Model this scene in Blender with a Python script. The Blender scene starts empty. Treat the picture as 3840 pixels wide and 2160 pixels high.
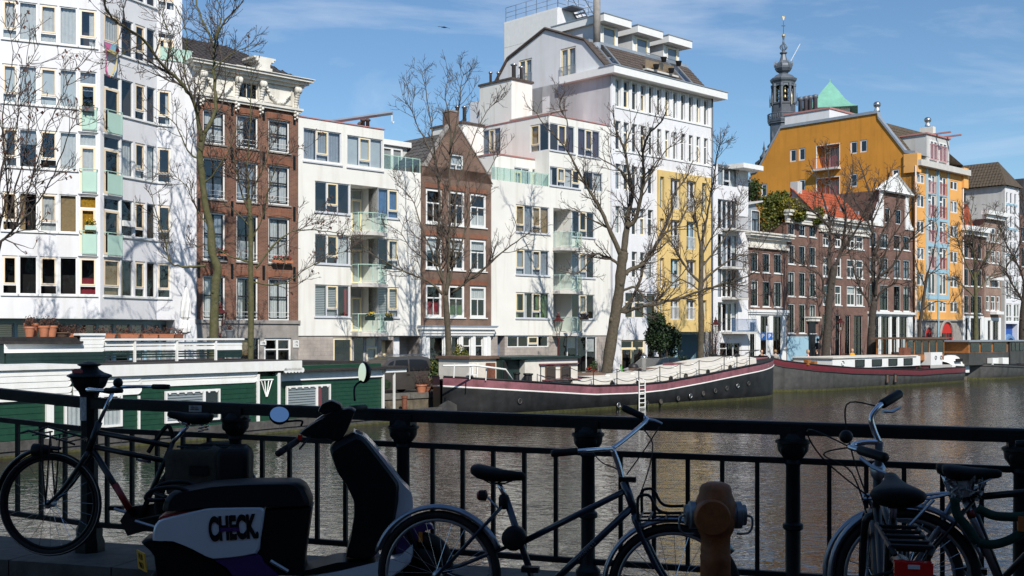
import bpy, math, random
from mathutils import Vector, Matrix
R=math.radians
sc=bpy.context.scene; col=sc.collection
# ---------- camera ----------
F,CX,HY,CZ=4272.0,1920.0,1255.0,3.7          # focal length (photo px), principal column, horizon row, eye height above water
cd=bpy.data.cameras.new('camera'); cam=bpy.data.objects.new('camera',cd); col.objects.link(cam)
cam.location=(0,0,CZ); cam.rotation_euler=(R(90),0,0)
cd.sensor_width=36; cd.lens=36*F/3840; cd.shift_y=(HY-1080)/3840; cd.clip_end=5000; cd.clip_start=.05
sc.camera=cam
# ---------- sun + sky ----------
EL=R(40); SH=Vector((.277,-.961)); AZ=math.atan2(SH.x,SH.y)
S=Vector((SH.x*math.cos(EL),SH.y*math.cos(EL),math.sin(EL)))
ld=bpy.data.lights.new('sun','SUN'); ld.energy=5.0; ld.angle=R(.5); ld.color=(1,.95,.87)
lo=bpy.data.objects.new('sun',ld); col.objects.link(lo); lo.rotation_euler=S.to_track_quat('Z','Y').to_euler(); lo.location=(0,-20,60)
w=bpy.data.worlds.new('World'); sc.world=w; w.use_nodes=True
nt=w.node_tree; nt.nodes.clear()
def nn(t,ty,**k):
    n=t.nodes.new(ty)
    for a,b in k.items(): setattr(n,a,b)
    return n
sky=nn(nt,'ShaderNodeTexSky',sky_type='NISHITA',sun_disc=False,sun_elevation=EL,sun_rotation=AZ,altitude=0,air_density=1.0,dust_density=.1,ozone_density=3.0)
tc=nn(nt,'ShaderNodeTexCoord'); mp=nn(nt,'ShaderNodeMapping'); mp.inputs['Scale'].default_value=(1.1,1.1,4.4); mp.inputs['Rotation'].default_value=(0,R(16),R(8)); mp.inputs['Location'].default_value=(.35,.0,.2)
nz=nn(nt,'ShaderNodeTexNoise'); nz.inputs['Scale'].default_value=2.3; nz.inputs['Detail'].default_value=9; nz.inputs['Roughness'].default_value=.58; nz.inputs['Distortion'].default_value=.5
rp=nn(nt,'ShaderNodeValToRGB'); rp.color_ramp.elements[0].position=.56; rp.color_ramp.elements[1].position=.85; rp.color_ramp.elements[1].color=(.62,.62,.62,1)
tn=nn(nt,'ShaderNodeMixRGB',blend_type='MULTIPLY'); tn.inputs[0].default_value=1; tn.inputs[2].default_value=(.80,.95,1.03,1);
mx=nn(nt,'ShaderNodeMixRGB'); mx.inputs[2].default_value=(8.2,8.7,9.6,1)
bg=nn(nt,'ShaderNodeBackground'); bg.inputs[1].default_value=.11; ow=nn(nt,'ShaderNodeOutputWorld')
L=nt.links.new
L(tc.outputs['Generated'],mp.inputs[0]); L(mp.outputs[0],nz.inputs[0]); L(nz.outputs[0],rp.inputs[0]); L(rp.outputs[0],mx.inputs[0]); L(sky.outputs[0],tn.inputs[1]); L(tn.outputs[0],mx.inputs[1]); L(mx.outputs[0],bg.inputs[0]); L(bg.outputs[0],ow.inputs[0])
vs=sc.view_settings; vs.view_transform='Standard'; vs.look='None'; vs.exposure=0.0; vs.gamma=1; vs.use_curve_mapping=False
sc.cycles.max_bounces=6; sc.cycles.transparent_max_bounces=12; sc.cycles.glossy_bounces=3; sc.cycles.diffuse_bounces=3; sc.cycles.caustics_reflective=False; sc.cycles.caustics_refractive=False
# ---------- materials ----------
MT={}
def mat(name,c,rough=.7,var=.12,scale=1.5,bump=0,bscale=30,metal=0,spec=.4,c2=None,stretch=None,coat=0,streak=0):
    if name in MT: return MT[name]
    m=bpy.data.materials.new(name); m.use_nodes=True; t=m.node_tree; b=t.nodes['Principled BSDF']; L=t.links.new
    b.inputs['Roughness'].default_value=rough; b.inputs['Metallic'].default_value=metal; b.inputs['Specular IOR Level'].default_value=spec
    if coat: b.inputs['Coat Weight'].default_value=coat; b.inputs['Coat Roughness'].default_value=.08
    c=tuple(c)
    if var>0 or c2:
        g=nn(t,'ShaderNodeNewGeometry'); mp=nn(t,'ShaderNodeMapping'); L(g.outputs['Position'],mp.inputs[0])
        if stretch: mp.inputs['Scale'].default_value=stretch
        n=nn(t,'ShaderNodeTexNoise'); n.inputs['Scale'].default_value=scale; n.inputs['Detail'].default_value=6; n.inputs['Roughness'].default_value=.62; L(mp.outputs[0],n.inputs[0])
        r=nn(t,'ShaderNodeValToRGB'); r.color_ramp.elements[0].position=.3; r.color_ramp.elements[1].position=.7
        r.color_ramp.elements[0].color=(*(c2 if c2 else tuple(x*(1-var*1.6) for x in c)),1); r.color_ramp.elements[1].color=(*(c if c2 else tuple(min(1,x*(1+var*.4)) for x in c)),1)
        L(n.outputs[0],r.inputs[0]); out=r.outputs[0]
        if streak:
            mp2=nn(t,'ShaderNodeMapping'); L(g.outputs['Position'],mp2.inputs[0]); mp2.inputs['Scale'].default_value=(1.7,1.7,.13)
            n2=nn(t,'ShaderNodeTexNoise'); n2.inputs['Scale'].default_value=1.6; n2.inputs['Detail'].default_value=4; L(mp2.outputs[0],n2.inputs[0])
            r2=nn(t,'ShaderNodeValToRGB'); r2.color_ramp.elements[0].position=.28; r2.color_ramp.elements[1].position=.5; q=1-streak*1.5
            r2.color_ramp.elements[0].color=(q,q*.985,q*.95,1); r2.color_ramp.elements[1].color=(1,1,1,1); L(n2.outputs[0],r2.inputs[0])
            x=nn(t,'ShaderNodeMixRGB',blend_type='MULTIPLY'); x.inputs[0].default_value=1; L(out,x.inputs[1]); L(r2.outputs[0],x.inputs[2]); out=x.outputs[0]
        L(out,b.inputs['Base Color'])
        if bump:
            n3=nn(t,'ShaderNodeTexNoise'); n3.inputs['Scale'].default_value=bscale; n3.inputs['Detail'].default_value=4; L(mp.outputs[0],n3.inputs[0])
            bp=nn(t,'ShaderNodeBump'); bp.inputs['Strength'].default_value=bump; bp.inputs['Distance'].default_value=.02; L(n3.outputs[0],bp.inputs['Height']); L(bp.outputs[0],b.inputs['Normal'])
    else: b.inputs['Base Color'].default_value=(*c,1)
    MT[name]=m; return m
def brick(name,a,b_,mortar,sx=.22,sz=.065,msz=.012,bump=.5):
    if name in MT: return MT[name]
    m=bpy.data.materials.new(name); m.use_nodes=True; t=m.node_tree; b=t.nodes['Principled BSDF']; L=t.links.new
    tc=nn(t,'ShaderNodeTexCoord'); s=nn(t,'ShaderNodeSeparateXYZ'); L(tc.outputs['Object'],s.inputs[0])
    ad=nn(t,'ShaderNodeMath',operation='ADD'); L(s.outputs[0],ad.inputs[0]); L(s.outputs[1],ad.inputs[1])
    cb=nn(t,'ShaderNodeCombineXYZ'); L(ad.outputs[0],cb.inputs[0]); L(s.outputs[2],cb.inputs[1])
    k=nn(t,'ShaderNodeTexBrick'); L(cb.outputs[0],k.inputs[0]); k.inputs['Scale'].default_value=1; k.inputs['Brick Width'].default_value=sx; k.inputs['Row Height'].default_value=sz; k.inputs['Mortar Size'].default_value=msz; k.inputs['Mortar Smooth'].default_value=.3; k.inputs['Bias'].default_value=-.1
    k.inputs['Color1'].default_value=(*a,1); k.inputs['Color2'].default_value=(*b_,1); k.inputs['Mortar'].default_value=(*mortar,1)
    g=nn(t,'ShaderNodeNewGeometry'); n=nn(t,'ShaderNodeTexNoise'); n.inputs['Scale'].default_value=.9; n.inputs['Detail'].default_value=7; n.inputs['Roughness'].default_value=.7; L(g.outputs['Position'],n.inputs[0])
    r=nn(t,'ShaderNodeValToRGB'); r.color_ramp.elements[0].position=.3; r.color_ramp.elements[1].position=.72; r.color_ramp.elements[0].color=(.58,.56,.56,1); r.color_ramp.elements[1].color=(1.12,1.08,1.05,1); L(n.outputs[0],r.inputs[0])
    x=nn(t,'ShaderNodeMixRGB',blend_type='MULTIPLY'); x.inputs[0].default_value=1; L(k.outputs[0],x.inputs[1]); L(r.outputs[0],x.inputs[2]); L(x.outputs[0],b.inputs['Base Color'])
    bp=nn(t,'ShaderNodeBump',invert=True); bp.inputs['Strength'].default_value=bump; bp.inputs['Distance'].default_value=.01; L(k.outputs['Fac'],bp.inputs['Height']); L(bp.outputs[0],b.inputs['Normal'])
    b.inputs['Roughness'].default_value=.85; b.inputs['Specular IOR Level'].default_value=.25
    MT[name]=m; return m
def glass(name,tint=(.74,.77,.78),refl=.35,ior=1.7,rough=.02):
    m=bpy.data.materials.new(name); m.use_nodes=True; t=m.node_tree; t.nodes.clear(); L=t.links.new
    o=nn(t,'ShaderNodeOutputMaterial'); tr=nn(t,'ShaderNodeBsdfTransparent'); tr.inputs[0].default_value=(*tint,1)
    gl=nn(t,'ShaderNodeBsdfGlossy'); gl.inputs['Roughness'].default_value=rough; gl.inputs[0].default_value=(.9,.95,1,1)
    g=nn(t,'ShaderNodeNewGeometry'); n=nn(t,'ShaderNodeTexNoise'); n.inputs['Scale'].default_value=.8; L(g.outputs['Position'],n.inputs[0]); bp=nn(t,'ShaderNodeBump'); bp.inputs['Strength'].default_value=.3; bp.inputs['Distance'].default_value=.05; L(n.outputs[0],bp.inputs['Height']); L(bp.outputs[0],gl.inputs['Normal'])
    lw=nn(t,'ShaderNodeLayerWeight'); lw.inputs[0].default_value=.5; pw=nn(t,'ShaderNodeMath',operation='POWER'); L(lw.outputs['Facing'],pw.inputs[0]); pw.inputs[1].default_value=4; fr=nn(t,'ShaderNodeMath',operation='MULTIPLY_ADD'); L(pw.outputs[0],fr.inputs[0]); fr.inputs[1].default_value=.8; fr.inputs[2].default_value=((ior-1)/(ior+1))**2*1.5
    mi=nn(t,'ShaderNodeMixShader'); L(fr.outputs[0],mi.inputs[0]); L(tr.outputs[0],mi.inputs[1]); L(gl.outputs[0],mi.inputs[2]); L(mi.outputs[0],o.inputs[0]); MT[name]=m; return m
GL=glass('window_glass'); GLG=glass('balcony_glass',(.78,.88,.84),ior=1.6); GLC=glass('car_glass',(.2,.23,.23),ior=1.6)
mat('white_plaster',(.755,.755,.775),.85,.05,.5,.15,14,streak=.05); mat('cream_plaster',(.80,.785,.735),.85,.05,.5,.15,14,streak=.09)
mat('grey_shade_plaster',(.70,.705,.725),.85,.06,.5,.12,14,streak=.05); mat('yellow_plaster',(.74,.53,.21),.85,.12,.45,.15,14,streak=.06)  # grey tone: white darkened by the gable side's shade, shared by dormers
mat('orange_shade_plaster',(.66,.285,.04),.85,.12,.3,.12,14,streak=.1); mat('orange_plaster',(.78,.40,.12),.85,.12,.4,.12,14)  # side wall's dimmer light is put into its darker copy of the orange
mat('blue_panel',(.33,.52,.62),.6,.06); mat('grey_render',(.56,.56,.55),.8,.08,.6,streak=.08)
brick('red_brick',(.235,.09,.055),(.16,.062,.042),(.27,.21,.16)); brick('brown_brick',(.19,.09,.062),(.125,.06,.043),(.27,.22,.18),msz=.015)
brick('canal_brick',(.215,.095,.07),(.15,.07,.055),(.26,.21,.18)); brick('pale_brick',(.36,.22,.165),(.28,.165,.125),(.35,.3,.26))
brick('arch_brick',(.31,.115,.06),(.22,.075,.042),(.25,.18,.14),sx=.07,sz=.3)
brick('tile_cladding',(.47,.43,.39),(.43,.395,.36),(.33,.3,.28),sx=.42,sz=.2,msz=.008,bump=.2)
brick('paving_brick',(.085,.05,.04),(.06,.038,.03),(.045,.038,.033),sx=.2,sz=.1,msz=.01)
mat('white_paint',(.80,.80,.78),.45,.04,3); mat('off_white',(.76,.73,.66),.6,.1,1.2,streak=.12); mat('grey_frame',(.60,.62,.66),.5,.05); mat('cream_sash',(.86,.72,.46),.5,.05); mat('peach_sash',(.87,.70,.50),.5,.06)
mat('black_sash',(.014,.015,.017),.35,.1); mat('stone_grey',(.34,.31,.285),.8,.18,2.5,.2,streak=.1); mat('slab_concrete',(.60,.58,.54),.8,.1,2)
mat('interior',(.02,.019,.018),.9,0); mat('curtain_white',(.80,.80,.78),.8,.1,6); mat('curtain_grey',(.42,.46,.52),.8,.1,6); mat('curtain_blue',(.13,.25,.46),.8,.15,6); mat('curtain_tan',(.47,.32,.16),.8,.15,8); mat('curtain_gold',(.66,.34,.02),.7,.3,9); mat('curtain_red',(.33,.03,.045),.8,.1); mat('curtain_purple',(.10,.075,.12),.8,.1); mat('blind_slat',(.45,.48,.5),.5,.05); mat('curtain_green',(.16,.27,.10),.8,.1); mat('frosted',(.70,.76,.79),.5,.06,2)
mat('mint_metal',(.45,.64,.55),.5,.05); mat('slate_tile',(.055,.05,.052),.75,.25,3,.2); mat('brown_tile',(.105,.083,.072),.75,.3,4,.2); mat('grey_tile',(.095,.09,.088),.75,.3,4,.2); mat('red_tile',(.40,.085,.032),.7,.25,5,.2); mat('mossy_tile',(.12,.085,.06),.8,.4,5,.2,c2=(.05,.045,.03))
mat('zinc',(.36,.40,.45),.45,.1,2,metal=.3); mat('lead_grey',(.14,.16,.19),.5,.2,2,metal=.2); mat('lead_dark',(.095,.105,.125),.55,.2,2); mat('steel',(.45,.46,.47),.3,.1,5,metal=.9); mat('copper_green',(.20,.46,.35),.6,.12,1.2); mat('red_trim',(.47,.22,.20),.5,.1); mat('pink_red',(.48,.12,.14),.5,.08); mat('gold',(.62,.5,.25),.4,.1,metal=.5)
mat('iron_black',(.010,.013,.014),.5,.35,9,.15,25,spec=.22); mat('rubber',(.014,.013,.013),.75,.3,8); mat('bark',(.125,.098,.072),.9,.35,7,.7,24,c2=(.055,.05,.03)); mat('bark_green',(.13,.115,.06),.9,.3,6,.7,24,c2=(.06,.066,.022)); mat('bark_dark',(.07,.056,.045),.9,.3,7,.6,24); mat('twig',(.095,.075,.062),.9,.2,4); mat('twig_dark',(.088,.068,.056),.9,.2,4)
mat('leaf_green',(.045,.085,.02),.6,.4,5); mat('leaf_yellow',(.17,.16,.025),.6,.35,5); mat('ivy_green',(.10,.125,.02),.6,.4,5); mat('ivy_yellow',(.32,.27,.03),.6,.35,5); mat('bridge_brick',(.17,.085,.068),.85,.25,4,.2); mat('leaf_dark',(.017,.038,.014),.6,.4,5); mat('leaf_brown',(.12,.055,.04),.8,.35,6); mat('flower_red',(.6,.03,.03),.6,.2,8); mat('flower_yellow',(.75,.5,.03),.6,.2,8); mat('flower_white',(.8,.78,.75),.6,.1)
mat('terracotta',(.50,.19,.10),.8,.15,6,.1); mat('pot_grey',(.12,.13,.145),.7,.1); mat('pot_black',(.02,.02,.022),.5,.1); mat('soil',(.05,.035,.025),.9,.2)
mat('asphalt',(.10,.095,.09),.9,.2,3,.3,40); mat('granite',(.16,.15,.135),.8,.25,5,.3,20); mat('quay_stone',(.17,.145,.105),.85,.35,3,.5,12,streak=.3)
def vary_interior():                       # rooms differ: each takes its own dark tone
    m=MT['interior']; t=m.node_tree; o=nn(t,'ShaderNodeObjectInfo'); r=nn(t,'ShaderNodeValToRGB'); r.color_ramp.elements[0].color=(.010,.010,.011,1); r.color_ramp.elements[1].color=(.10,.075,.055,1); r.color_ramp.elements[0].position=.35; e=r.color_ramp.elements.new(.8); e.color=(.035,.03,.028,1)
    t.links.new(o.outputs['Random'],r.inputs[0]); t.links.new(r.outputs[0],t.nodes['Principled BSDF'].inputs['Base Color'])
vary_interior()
# ---------- mesh building ----------
WM={}
class MB:
    def __init__(s): s.v=[]; s.f=[]
    def _a(s,vs,fs):
        k=len(s.v); s.v+=[tuple(p) for p in vs]; s.f+=[tuple(i+k for i in f) for f in fs]; return s
    def box(s,x0,x1,y0,y1,z0,z1):
        return s._a([(x0,y0,z0),(x1,y0,z0),(x1,y1,z0),(x0,y1,z0),(x0,y0,z1),(x1,y0,z1),(x1,y1,z1),(x0,y1,z1)],[(0,3,2,1),(4,5,6,7),(0,1,5,4),(1,2,6,5),(2,3,7,6),(3,0,4,7)])
    def poly(s,p): return s._a(p,[tuple(range(len(p)))])
    def prism(s,p,y0,y1):                       # polygon in x,z pushed along y
        n=len(p); return s._a([(x,y0,z) for x,z in p]+[(x,y1,z) for x,z in p],[tuple(range(n)),tuple(range(2*n-1,n-1,-1))]+[(i,i+n,(i+1)%n+n,(i+1)%n) for i in range(n)])
    def slab(s,p,z0,z1):                        # polygon in x,y pushed along z
        n=len(p); return s._a([(x,y,z0) for x,y in p]+[(x,y,z1) for x,y in p],[tuple(range(n-1,-1,-1)),tuple(range(n,2*n))]+[(i,(i+1)%n,(i+1)%n+n,i+n) for i in range(n)])
    def loft(s,rings,close=True,cap=True):
        n=len(rings[0]); fs=[]; m=n if close else n-1
        for i in range(len(rings)-1):
            for j in range(m): fs.append((i*n+j,i*n+(j+1)%n,(i+1)*n+(j+1)%n,(i+1)*n+j))
        if cap and close: fs+= [tuple(range(n-1,-1,-1)),tuple(range((len(rings)-1)*n,len(rings)*n))]
        return s._a([p for r in rings for p in r],fs)
    def tube(s,pts,rad,n=8,cap=True,flat=1.0):
        pts=[Vector(p) for p in pts]; m=len(pts)
        if not hasattr(rad,'__len__'): rad=[rad]*m
        rings=[]; up=None
        for i in range(m):
            t=(pts[min(i+1,m-1)]-pts[max(i-1,0)])
            if t.length<1e-9: t=Vector((0,0,1))
            t.normalize()
            if up is None: up=Vector((0,0,1)) if abs(t.z)<.9 else Vector((0,1,0))
            a=t.cross(up)
            if a.length<1e-6: a=t.orthogonal()
            a.normalize(); b=a.cross(t); up=b
            rings.append([pts[i]+(a*math.cos(k*6.2832/n)+b*math.sin(k*6.2832/n)*flat)*rad[i] for k in range(n)])
        return s.loft(rings,True,cap)
    def lathe(s,prof,n=12,c=(0,0,0),rot=0,M=None):
        rings=[[Vector((r*math.cos(rot+k*6.2832/n),r*math.sin(rot+k*6.2832/n),z)) for k in range(n)] for r,z in prof]
        c=Vector(c); return s.loft([[(M@p if M else p)+c for p in q] for q in rings])
    def ball(s,c,r,n=10,sz=1,M=None): return s.lathe([(r*math.cos(a),r*sz*math.sin(a)) for a in [R(-89+178*i/8) for i in range(9)]],n,c,0,M)
    def torus(s,c,Rr,r,M,n=40,m=6,a0=0,a1=6.2832):
        full=abs(a1-a0)>6.28; k=n if full else n+1; rings=[]
        for i in range(k):
            a=a0+(a1-a0)*i/n
            rings.append([Vector(c)+M@Vector(((Rr+r*math.cos(b))*math.cos(a),(Rr+r*math.cos(b))*math.sin(a),r*math.sin(b))) for b in [6.2832*j/m for j in range(m)]])
        if full: rings.append(rings[0])
        return s.loft(rings,True,not full)
    def mesh(s,name,smooth=False):
        me=bpy.data.meshes.new(name); me.from_pydata(s.v,[],s.f)
        if smooth: me.polygons.foreach_set('use_smooth',[True]*len(me.polygons))
        return me
    def build(s,name,m,parent=None,M=None,smooth=False,sharp=False):
        me=s.mesh(name,smooth); me.materials.append(MT[m] if isinstance(m,str) else m)
        if smooth and sharp: me.set_sharp_from_angle(angle=R(35))
        return link(name,me,parent,M)
def link(name,me,parent=None,M=None):
    o=bpy.data.objects.new(name,me); col.objects.link(o); M=M if M is not None else Matrix.Identity(4)
    if parent is not None:
        o.parent=parent; o.matrix_local=WM[parent.name].inverted()@M
    else: o.matrix_local=M
    WM[o.name]=M.copy(); return o
def tag(o,label,cat,group=None):
    o['label']=label; o['category']=cat
    if group: o['group']=group
    return o
def thing(name,label,cat,loc,group=None,rz=0):
    M=Matrix.Translation(loc)@Matrix.Rotation(rz,4,'Z'); o=link(name,None,None,M); return tag(o,label,cat,group)
def struct(o,kind='structure'): o['kind']=kind; return o
def clone(o,M,parent=None):              # copy of a thing, its parts and sub-parts; M moves the whole in world space
    c=o.copy(); col.objects.link(c); W=M@WM[o.name]; WM[c.name]=W; c.parent=parent
    c.matrix_local=(WM[parent.name].inverted()@W) if parent else W
    for ch in [x for x in o.children]: clone(ch,M,c)
    return c
# ---------- the street frame ----------
ANG=math.atan2(4272,4430); DV=Vector((math.cos(ANG),math.sin(ANG))); NV=Vector((DV.y,-DV.x)); FD=50.2; QZ=.9
class Pl:                                  # a vertical plane through o along d; photo columns map to u, rows to z
    def __init__(s,o,d):
        s.o=Vector(o); s.d=Vector(d).normalized(); s.n=Vector((s.d.y,-s.d.x))
        s.M=Matrix(((s.d.x,-s.n.x,0,s.o.x),(s.d.y,-s.n.y,0,s.o.y),(0,0,1,0),(0,0,0,1)))
    def u(s,x):
        r=(x-CX)/F; return (r*s.o.y-s.o.x)/(s.d.x-r*s.d.y)
    def Y(s,x): return s.o.y+s.u(x)*s.d.y
    def z(s,x,y): return CZ+(HY-y)*s.Y(x)/F
    def p(s,x,y): return (s.u(x),s.z(x,y))
    def r(s,x0,x1,yt,yb): return (s.u(x0),s.u(x1),s.z(x0,yb),s.z(x0,yt))
    def off(s,w): return Pl(s.o+s.n*w,s.d)
    def w(s,u,w,z): q=s.o+s.d*u+s.n*w; return Vector((q.x,q.y,z))
    def xy(s,u,w=0): q=s.o+s.d*u+s.n*w; return (q.x,q.y)
STD=Pl(-NV*FD,DV)
def at(x,y,Y): return Vector(((x-CX)/F*Y,Y,CZ+(HY-y)*Y/F))
# ---------- building kit ----------
rnd=random.Random(7)
CM={'w':'curtain_white','g':'curtain_grey','b':'curtain_blue','t':'curtain_tan','y':'curtain_gold','r':'curtain_red','p':'curtain_purple','n':'curtain_green','f':'frosted'}
def house(name,label,pl,x,group='canal houses'):
    return thing(name,label,'building',(*pl.xy(pl.u(x)),QZ),group)
def wall(b,pl,u0,u1,z0,z1,holes,m,rev=.16,dep=9,name='wall',sides=True,top=True,bot=False):
    us=sorted({u0,u1,*[max(u0,min(u1,h[i])) for h in holes for i in (0,1)]}); zs=sorted({z0,z1,*[max(z0,min(z1,h[i])) for h in holes for i in (2,3)]})
    g=MB()
    for i in range(len(us)-1):
        if us[i+1]-us[i]<1e-5: continue
        cu=(us[i]+us[i+1])/2; j0=None
        for j in range(len(zs)):
            if j<len(zs)-1:
                cz=(zs[j]+zs[j+1])/2; inh=any(h[0]<cu<h[1] and h[2]<cz<h[3] for h in holes)
            else: inh=True
            if not inh and j0 is None: j0=zs[j]
            if inh and j0 is not None:
                g.poly([(us[i],0,j0),(us[i+1],0,j0),(us[i+1],0,zs[j]),(us[i],0,zs[j])]); j0=None
    for h in holes:
        a,c,e,f=h[:4]; d=h[4] if len(h)>4 else rev
        g.poly([(a,0,e),(a,0,f),(a,d,f),(a,d,e)]); g.poly([(c,0,e),(c,d,e),(c,d,f),(c,0,f)]); g.poly([(a,0,f),(c,0,f),(c,d,f),(a,d,f)]); g.poly([(a,0,e),(a,d,e),(c,d,e),(c,0,e)])
        if len(h)>4: g.poly([(a,d,e),(c,d,e),(c,d,f),(a,d,f)])
    if sides: g.poly([(u0,0,z0),(u0,0,z1),(u0,dep,z1),(u0,dep,z0)]); g.poly([(u1,0,z0),(u1,dep,z0),(u1,dep,z1),(u1,0,z1)])
    if top: g.poly([(u0,0,z1),(u1,0,z1),(u1,dep,z1),(u0,dep,z1)])
    if bot: g.poly([(u0,0,z0),(u1,0,z0),(u1,dep,z0),(u0,dep,z0)])
    return g.build(name,m,b,pl.M)
def bars(g,a,c,e,f,w,y0,y1):
    g.box(a,c,y0,y1,e,e+w); g.box(a,c,y0,y1,f-w,f); g.box(a,a+w,y0,y1,e+w,f-w); g.box(c-w,c,y0,y1,e+w,f-w)
def curtain(win,pl,a,c,e,f,k,y):
    g=MB()
    if k[0]=='s':
        n=max(4,int((f-e)/.09))
        for i in range(n): z=e+(f-e)*(i+.2)/n; g.poly([(a,y,z),(c,y,z),(c,y+.02,z+(f-e)/n*.72),(a,y+.02,z+(f-e)/n*.72)])
        return g.build('blind','blind_slat',win,pl.M)
    W=c-a
    if '<' in k: c=a+W*rnd.uniform(.3,.55)
    if '>' in k: a=c-W*rnd.uniform(.3,.55)
    if '^' in k: e=f-(f-e)*rnd.uniform(.3,.55)
    if '_' in k: f=e+(f-e)*rnd.uniform(.35,.5)
    n=max(3,int((c-a)/.075)); P=[(a+(c-a)*i/n, y+(.025 if i%2 else 0)*rnd.uniform(.5,1.3)) for i in range(n+1)]
    if k[0] in 'ft': P=[(a,y),(c,y)]
    g.loft([[(x,q,e) for x,q in P],[(x,q,f) for x,q in P]],False)
    return g.build('curtain',CM[k[0]],win,pl.M)
def win(b,pl,rc,lights='f',frame='white_paint',sash='cream_sash',ins=.1,cur='',fw=.055,sill=None,lower=.23,room=True,name='window',top=.2):
    a,c,e,f=rc; g=MB(); y0,y1=ins,ins+.07
    bars(g,a,c,e,f,fw,y0,y1)
    n=len(lights); W=(c-a-fw*2); ps=[]; sg=MB(); cu=[]
    for i,k in enumerate(lights):
        l=a+fw+W*i/n+(fw/2 if i else 0); r_=a+fw+W*(i+1)/n-(fw/2 if i<n-1 else 0); lo,hi=e+fw,f-fw
        if i: g.box(l-fw,l,y0+.003,y1-.003,e+fw,f-fw)
        cu.append((l,r_,lo,hi))
        def sb(l,r_,lo,hi,w=.06): bars(sg,l,r_,lo,hi,w,y0-.012,y1-.01); ps.append((l+w,r_-w,lo+w,hi-w))
        if k=='f': ps.append((l,r_,lo,hi))
        elif k=='O': sb(l,r_,lo,hi)
        elif k=='o':
            zt=lo+(hi-lo)*lower; g.box(l,r_,y0+.004,y1-.004,zt-.03,zt+.03); sb(l,r_,zt+.03,hi); ps.append((l,r_,lo,zt-.03))
        elif k=='d':
            zt=hi-(hi-lo)*top; g.box(l,r_,y0+.004,y1-.004,zt-.03,zt+.03); sb(l,r_,lo,zt-.03,.09); ps.append((l,r_,zt+.03,hi))
        elif k=='t':
            zt=hi-(hi-lo)*.33; g.box(l,r_,y0+.004,y1-.004,zt-.03,zt+.03); ps+= [(l,r_,lo,zt-.03),(l,r_,zt+.03,hi)]
        elif k=='T':
            zt=hi-(hi-lo)*.33; g.box(l,r_,y0+.004,y1-.004,zt-.03,zt+.03); sb(l,r_,lo,zt-.03,.05); ps.append((l,r_,zt+.03,hi))
        elif k in 'xwXh2':
            zt=lo+(hi-lo)*(.56 if k in 'xX' else .6); w=.045; m=(l+r_)/2
            bars(sg,l,r_,lo,hi,w,y0-.01,y1-.012); sg.box(l+w,r_-w,y0-.006,y1-.02,zt-.035,zt+.035)
            if k in 'xX2': sg.box(m-.03,m+.03,y0-.004,y1-.02,lo+w,zt-.035); ps+=[(l+w,m-.03,lo+w,zt-.035),(m+.03,r_-w,lo+w,zt-.035)]
            elif k=='w': sg.box(m-.02,m+.02,y0-.004,y1-.02,lo+w,zt-.035); ps+=[(l+w,m-.02,lo+w,zt-.035),(m+.02,r_-w,lo+w,zt-.035)]
            else: ps.append((l+w,r_-w,lo+w,zt-.035))
            if k in 'xX': sg.box(m-.03,m+.03,y0-.004,y1-.02,zt+.035,hi-w); ps+=[(l+w,m-.03,zt+.035,hi-w),(m+.03,r_-w,zt+.035,hi-w)]
            else: ps.append((l+w,r_-w,zt+.035,hi-w))
            if k=='X':
                sg.box(l+w,r_-w,y0-.002,y1-.02,lo+(zt-lo)*.5-.012,lo+(zt-lo)*.5+.012)
    wn=g.build(name,frame,b,pl.M)
    if sg.v: sg.build('sash',sash,wn,pl.M)
    for p in ps: MB().poly([(p[0],y1-.03,p[2]),(p[1],y1-.03,p[2]),(p[1],y1-.03,p[3]),(p[0],y1-.03,p[3])]).build('pane',GL,wn,pl.M)
    if room:
        h=MB(); d0,d1=y1,y1+.75
        h.poly([(a,d1,e),(c,d1,e),(c,d1,f),(a,d1,f)]); h.poly([(a,d0,e),(a,d1,e),(a,d1,f),(a,d0,f)]); h.poly([(c,d0,e),(c,d0,f),(c,d1,f),(c,d1,e)]); h.poly([(a,d0,f),(a,d1,f),(c,d1,f),(c,d0,f)]); h.poly([(a,d0,e),(c,d0,e),(c,d1,e),(a,d1,e)])
        h.build('interior','interior',wn,pl.M)
    if isinstance(cur,str): cur=[cur]*n if cur else []
    for i,k in enumerate(cur):
        if k and k!='-' and i<len(cu): curtain(wn,pl,*cu[i],k,y1+.06)
        elif i<len(cu) and rnd.random()<.2 and cu[i][1]-cu[i][0]>.35:          # a plant on the window sill
            l,r_,lo,hi=cu[i]; g=MB(); cx_,s_=rnd.uniform(l+.15,r_-.15),rnd.uniform(.16,.3)
            for _ in range(34):
                x_,z_=cx_+rnd.gauss(0,s_*.35),lo+s_*.5+abs(rnd.gauss(0,s_*.8)); q=rnd.uniform(.04,.08); y_=y1+.12+rnd.uniform(-.05,.05); g._a([(x_,y_,z_),(x_+q,y_-.02,z_+q*.6),(x_+q*.3,y_,z_+q*1.6)],[(0,1,2)])
            g.box(cx_-.07,cx_+.07,y1+.06,y1+.18,lo,lo+s_*.5); g.build('sill_plant','leaf_green',wn,pl.M)
    if sill: MB().box(a-.06,c+.06,-.07,ins,e-.07,e).build('sill',sill,wn,pl.M)
    return wn
def rc_(): return rnd.choice(['-','-','-','-','w<','w>','w','g','w^','-','g<'])
def rcs(n): return [rc_() for _ in range(n)]
def cornice(b,pl,u0,u1,steps,m,name='cornice'):
    g=MB()
    for i,(w,z0,z1) in enumerate(steps): e=w*.85; g.box(u0-e,u1+e,-w,.05,z0,z1)
    return g.build(name,m,b,pl.M)
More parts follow.
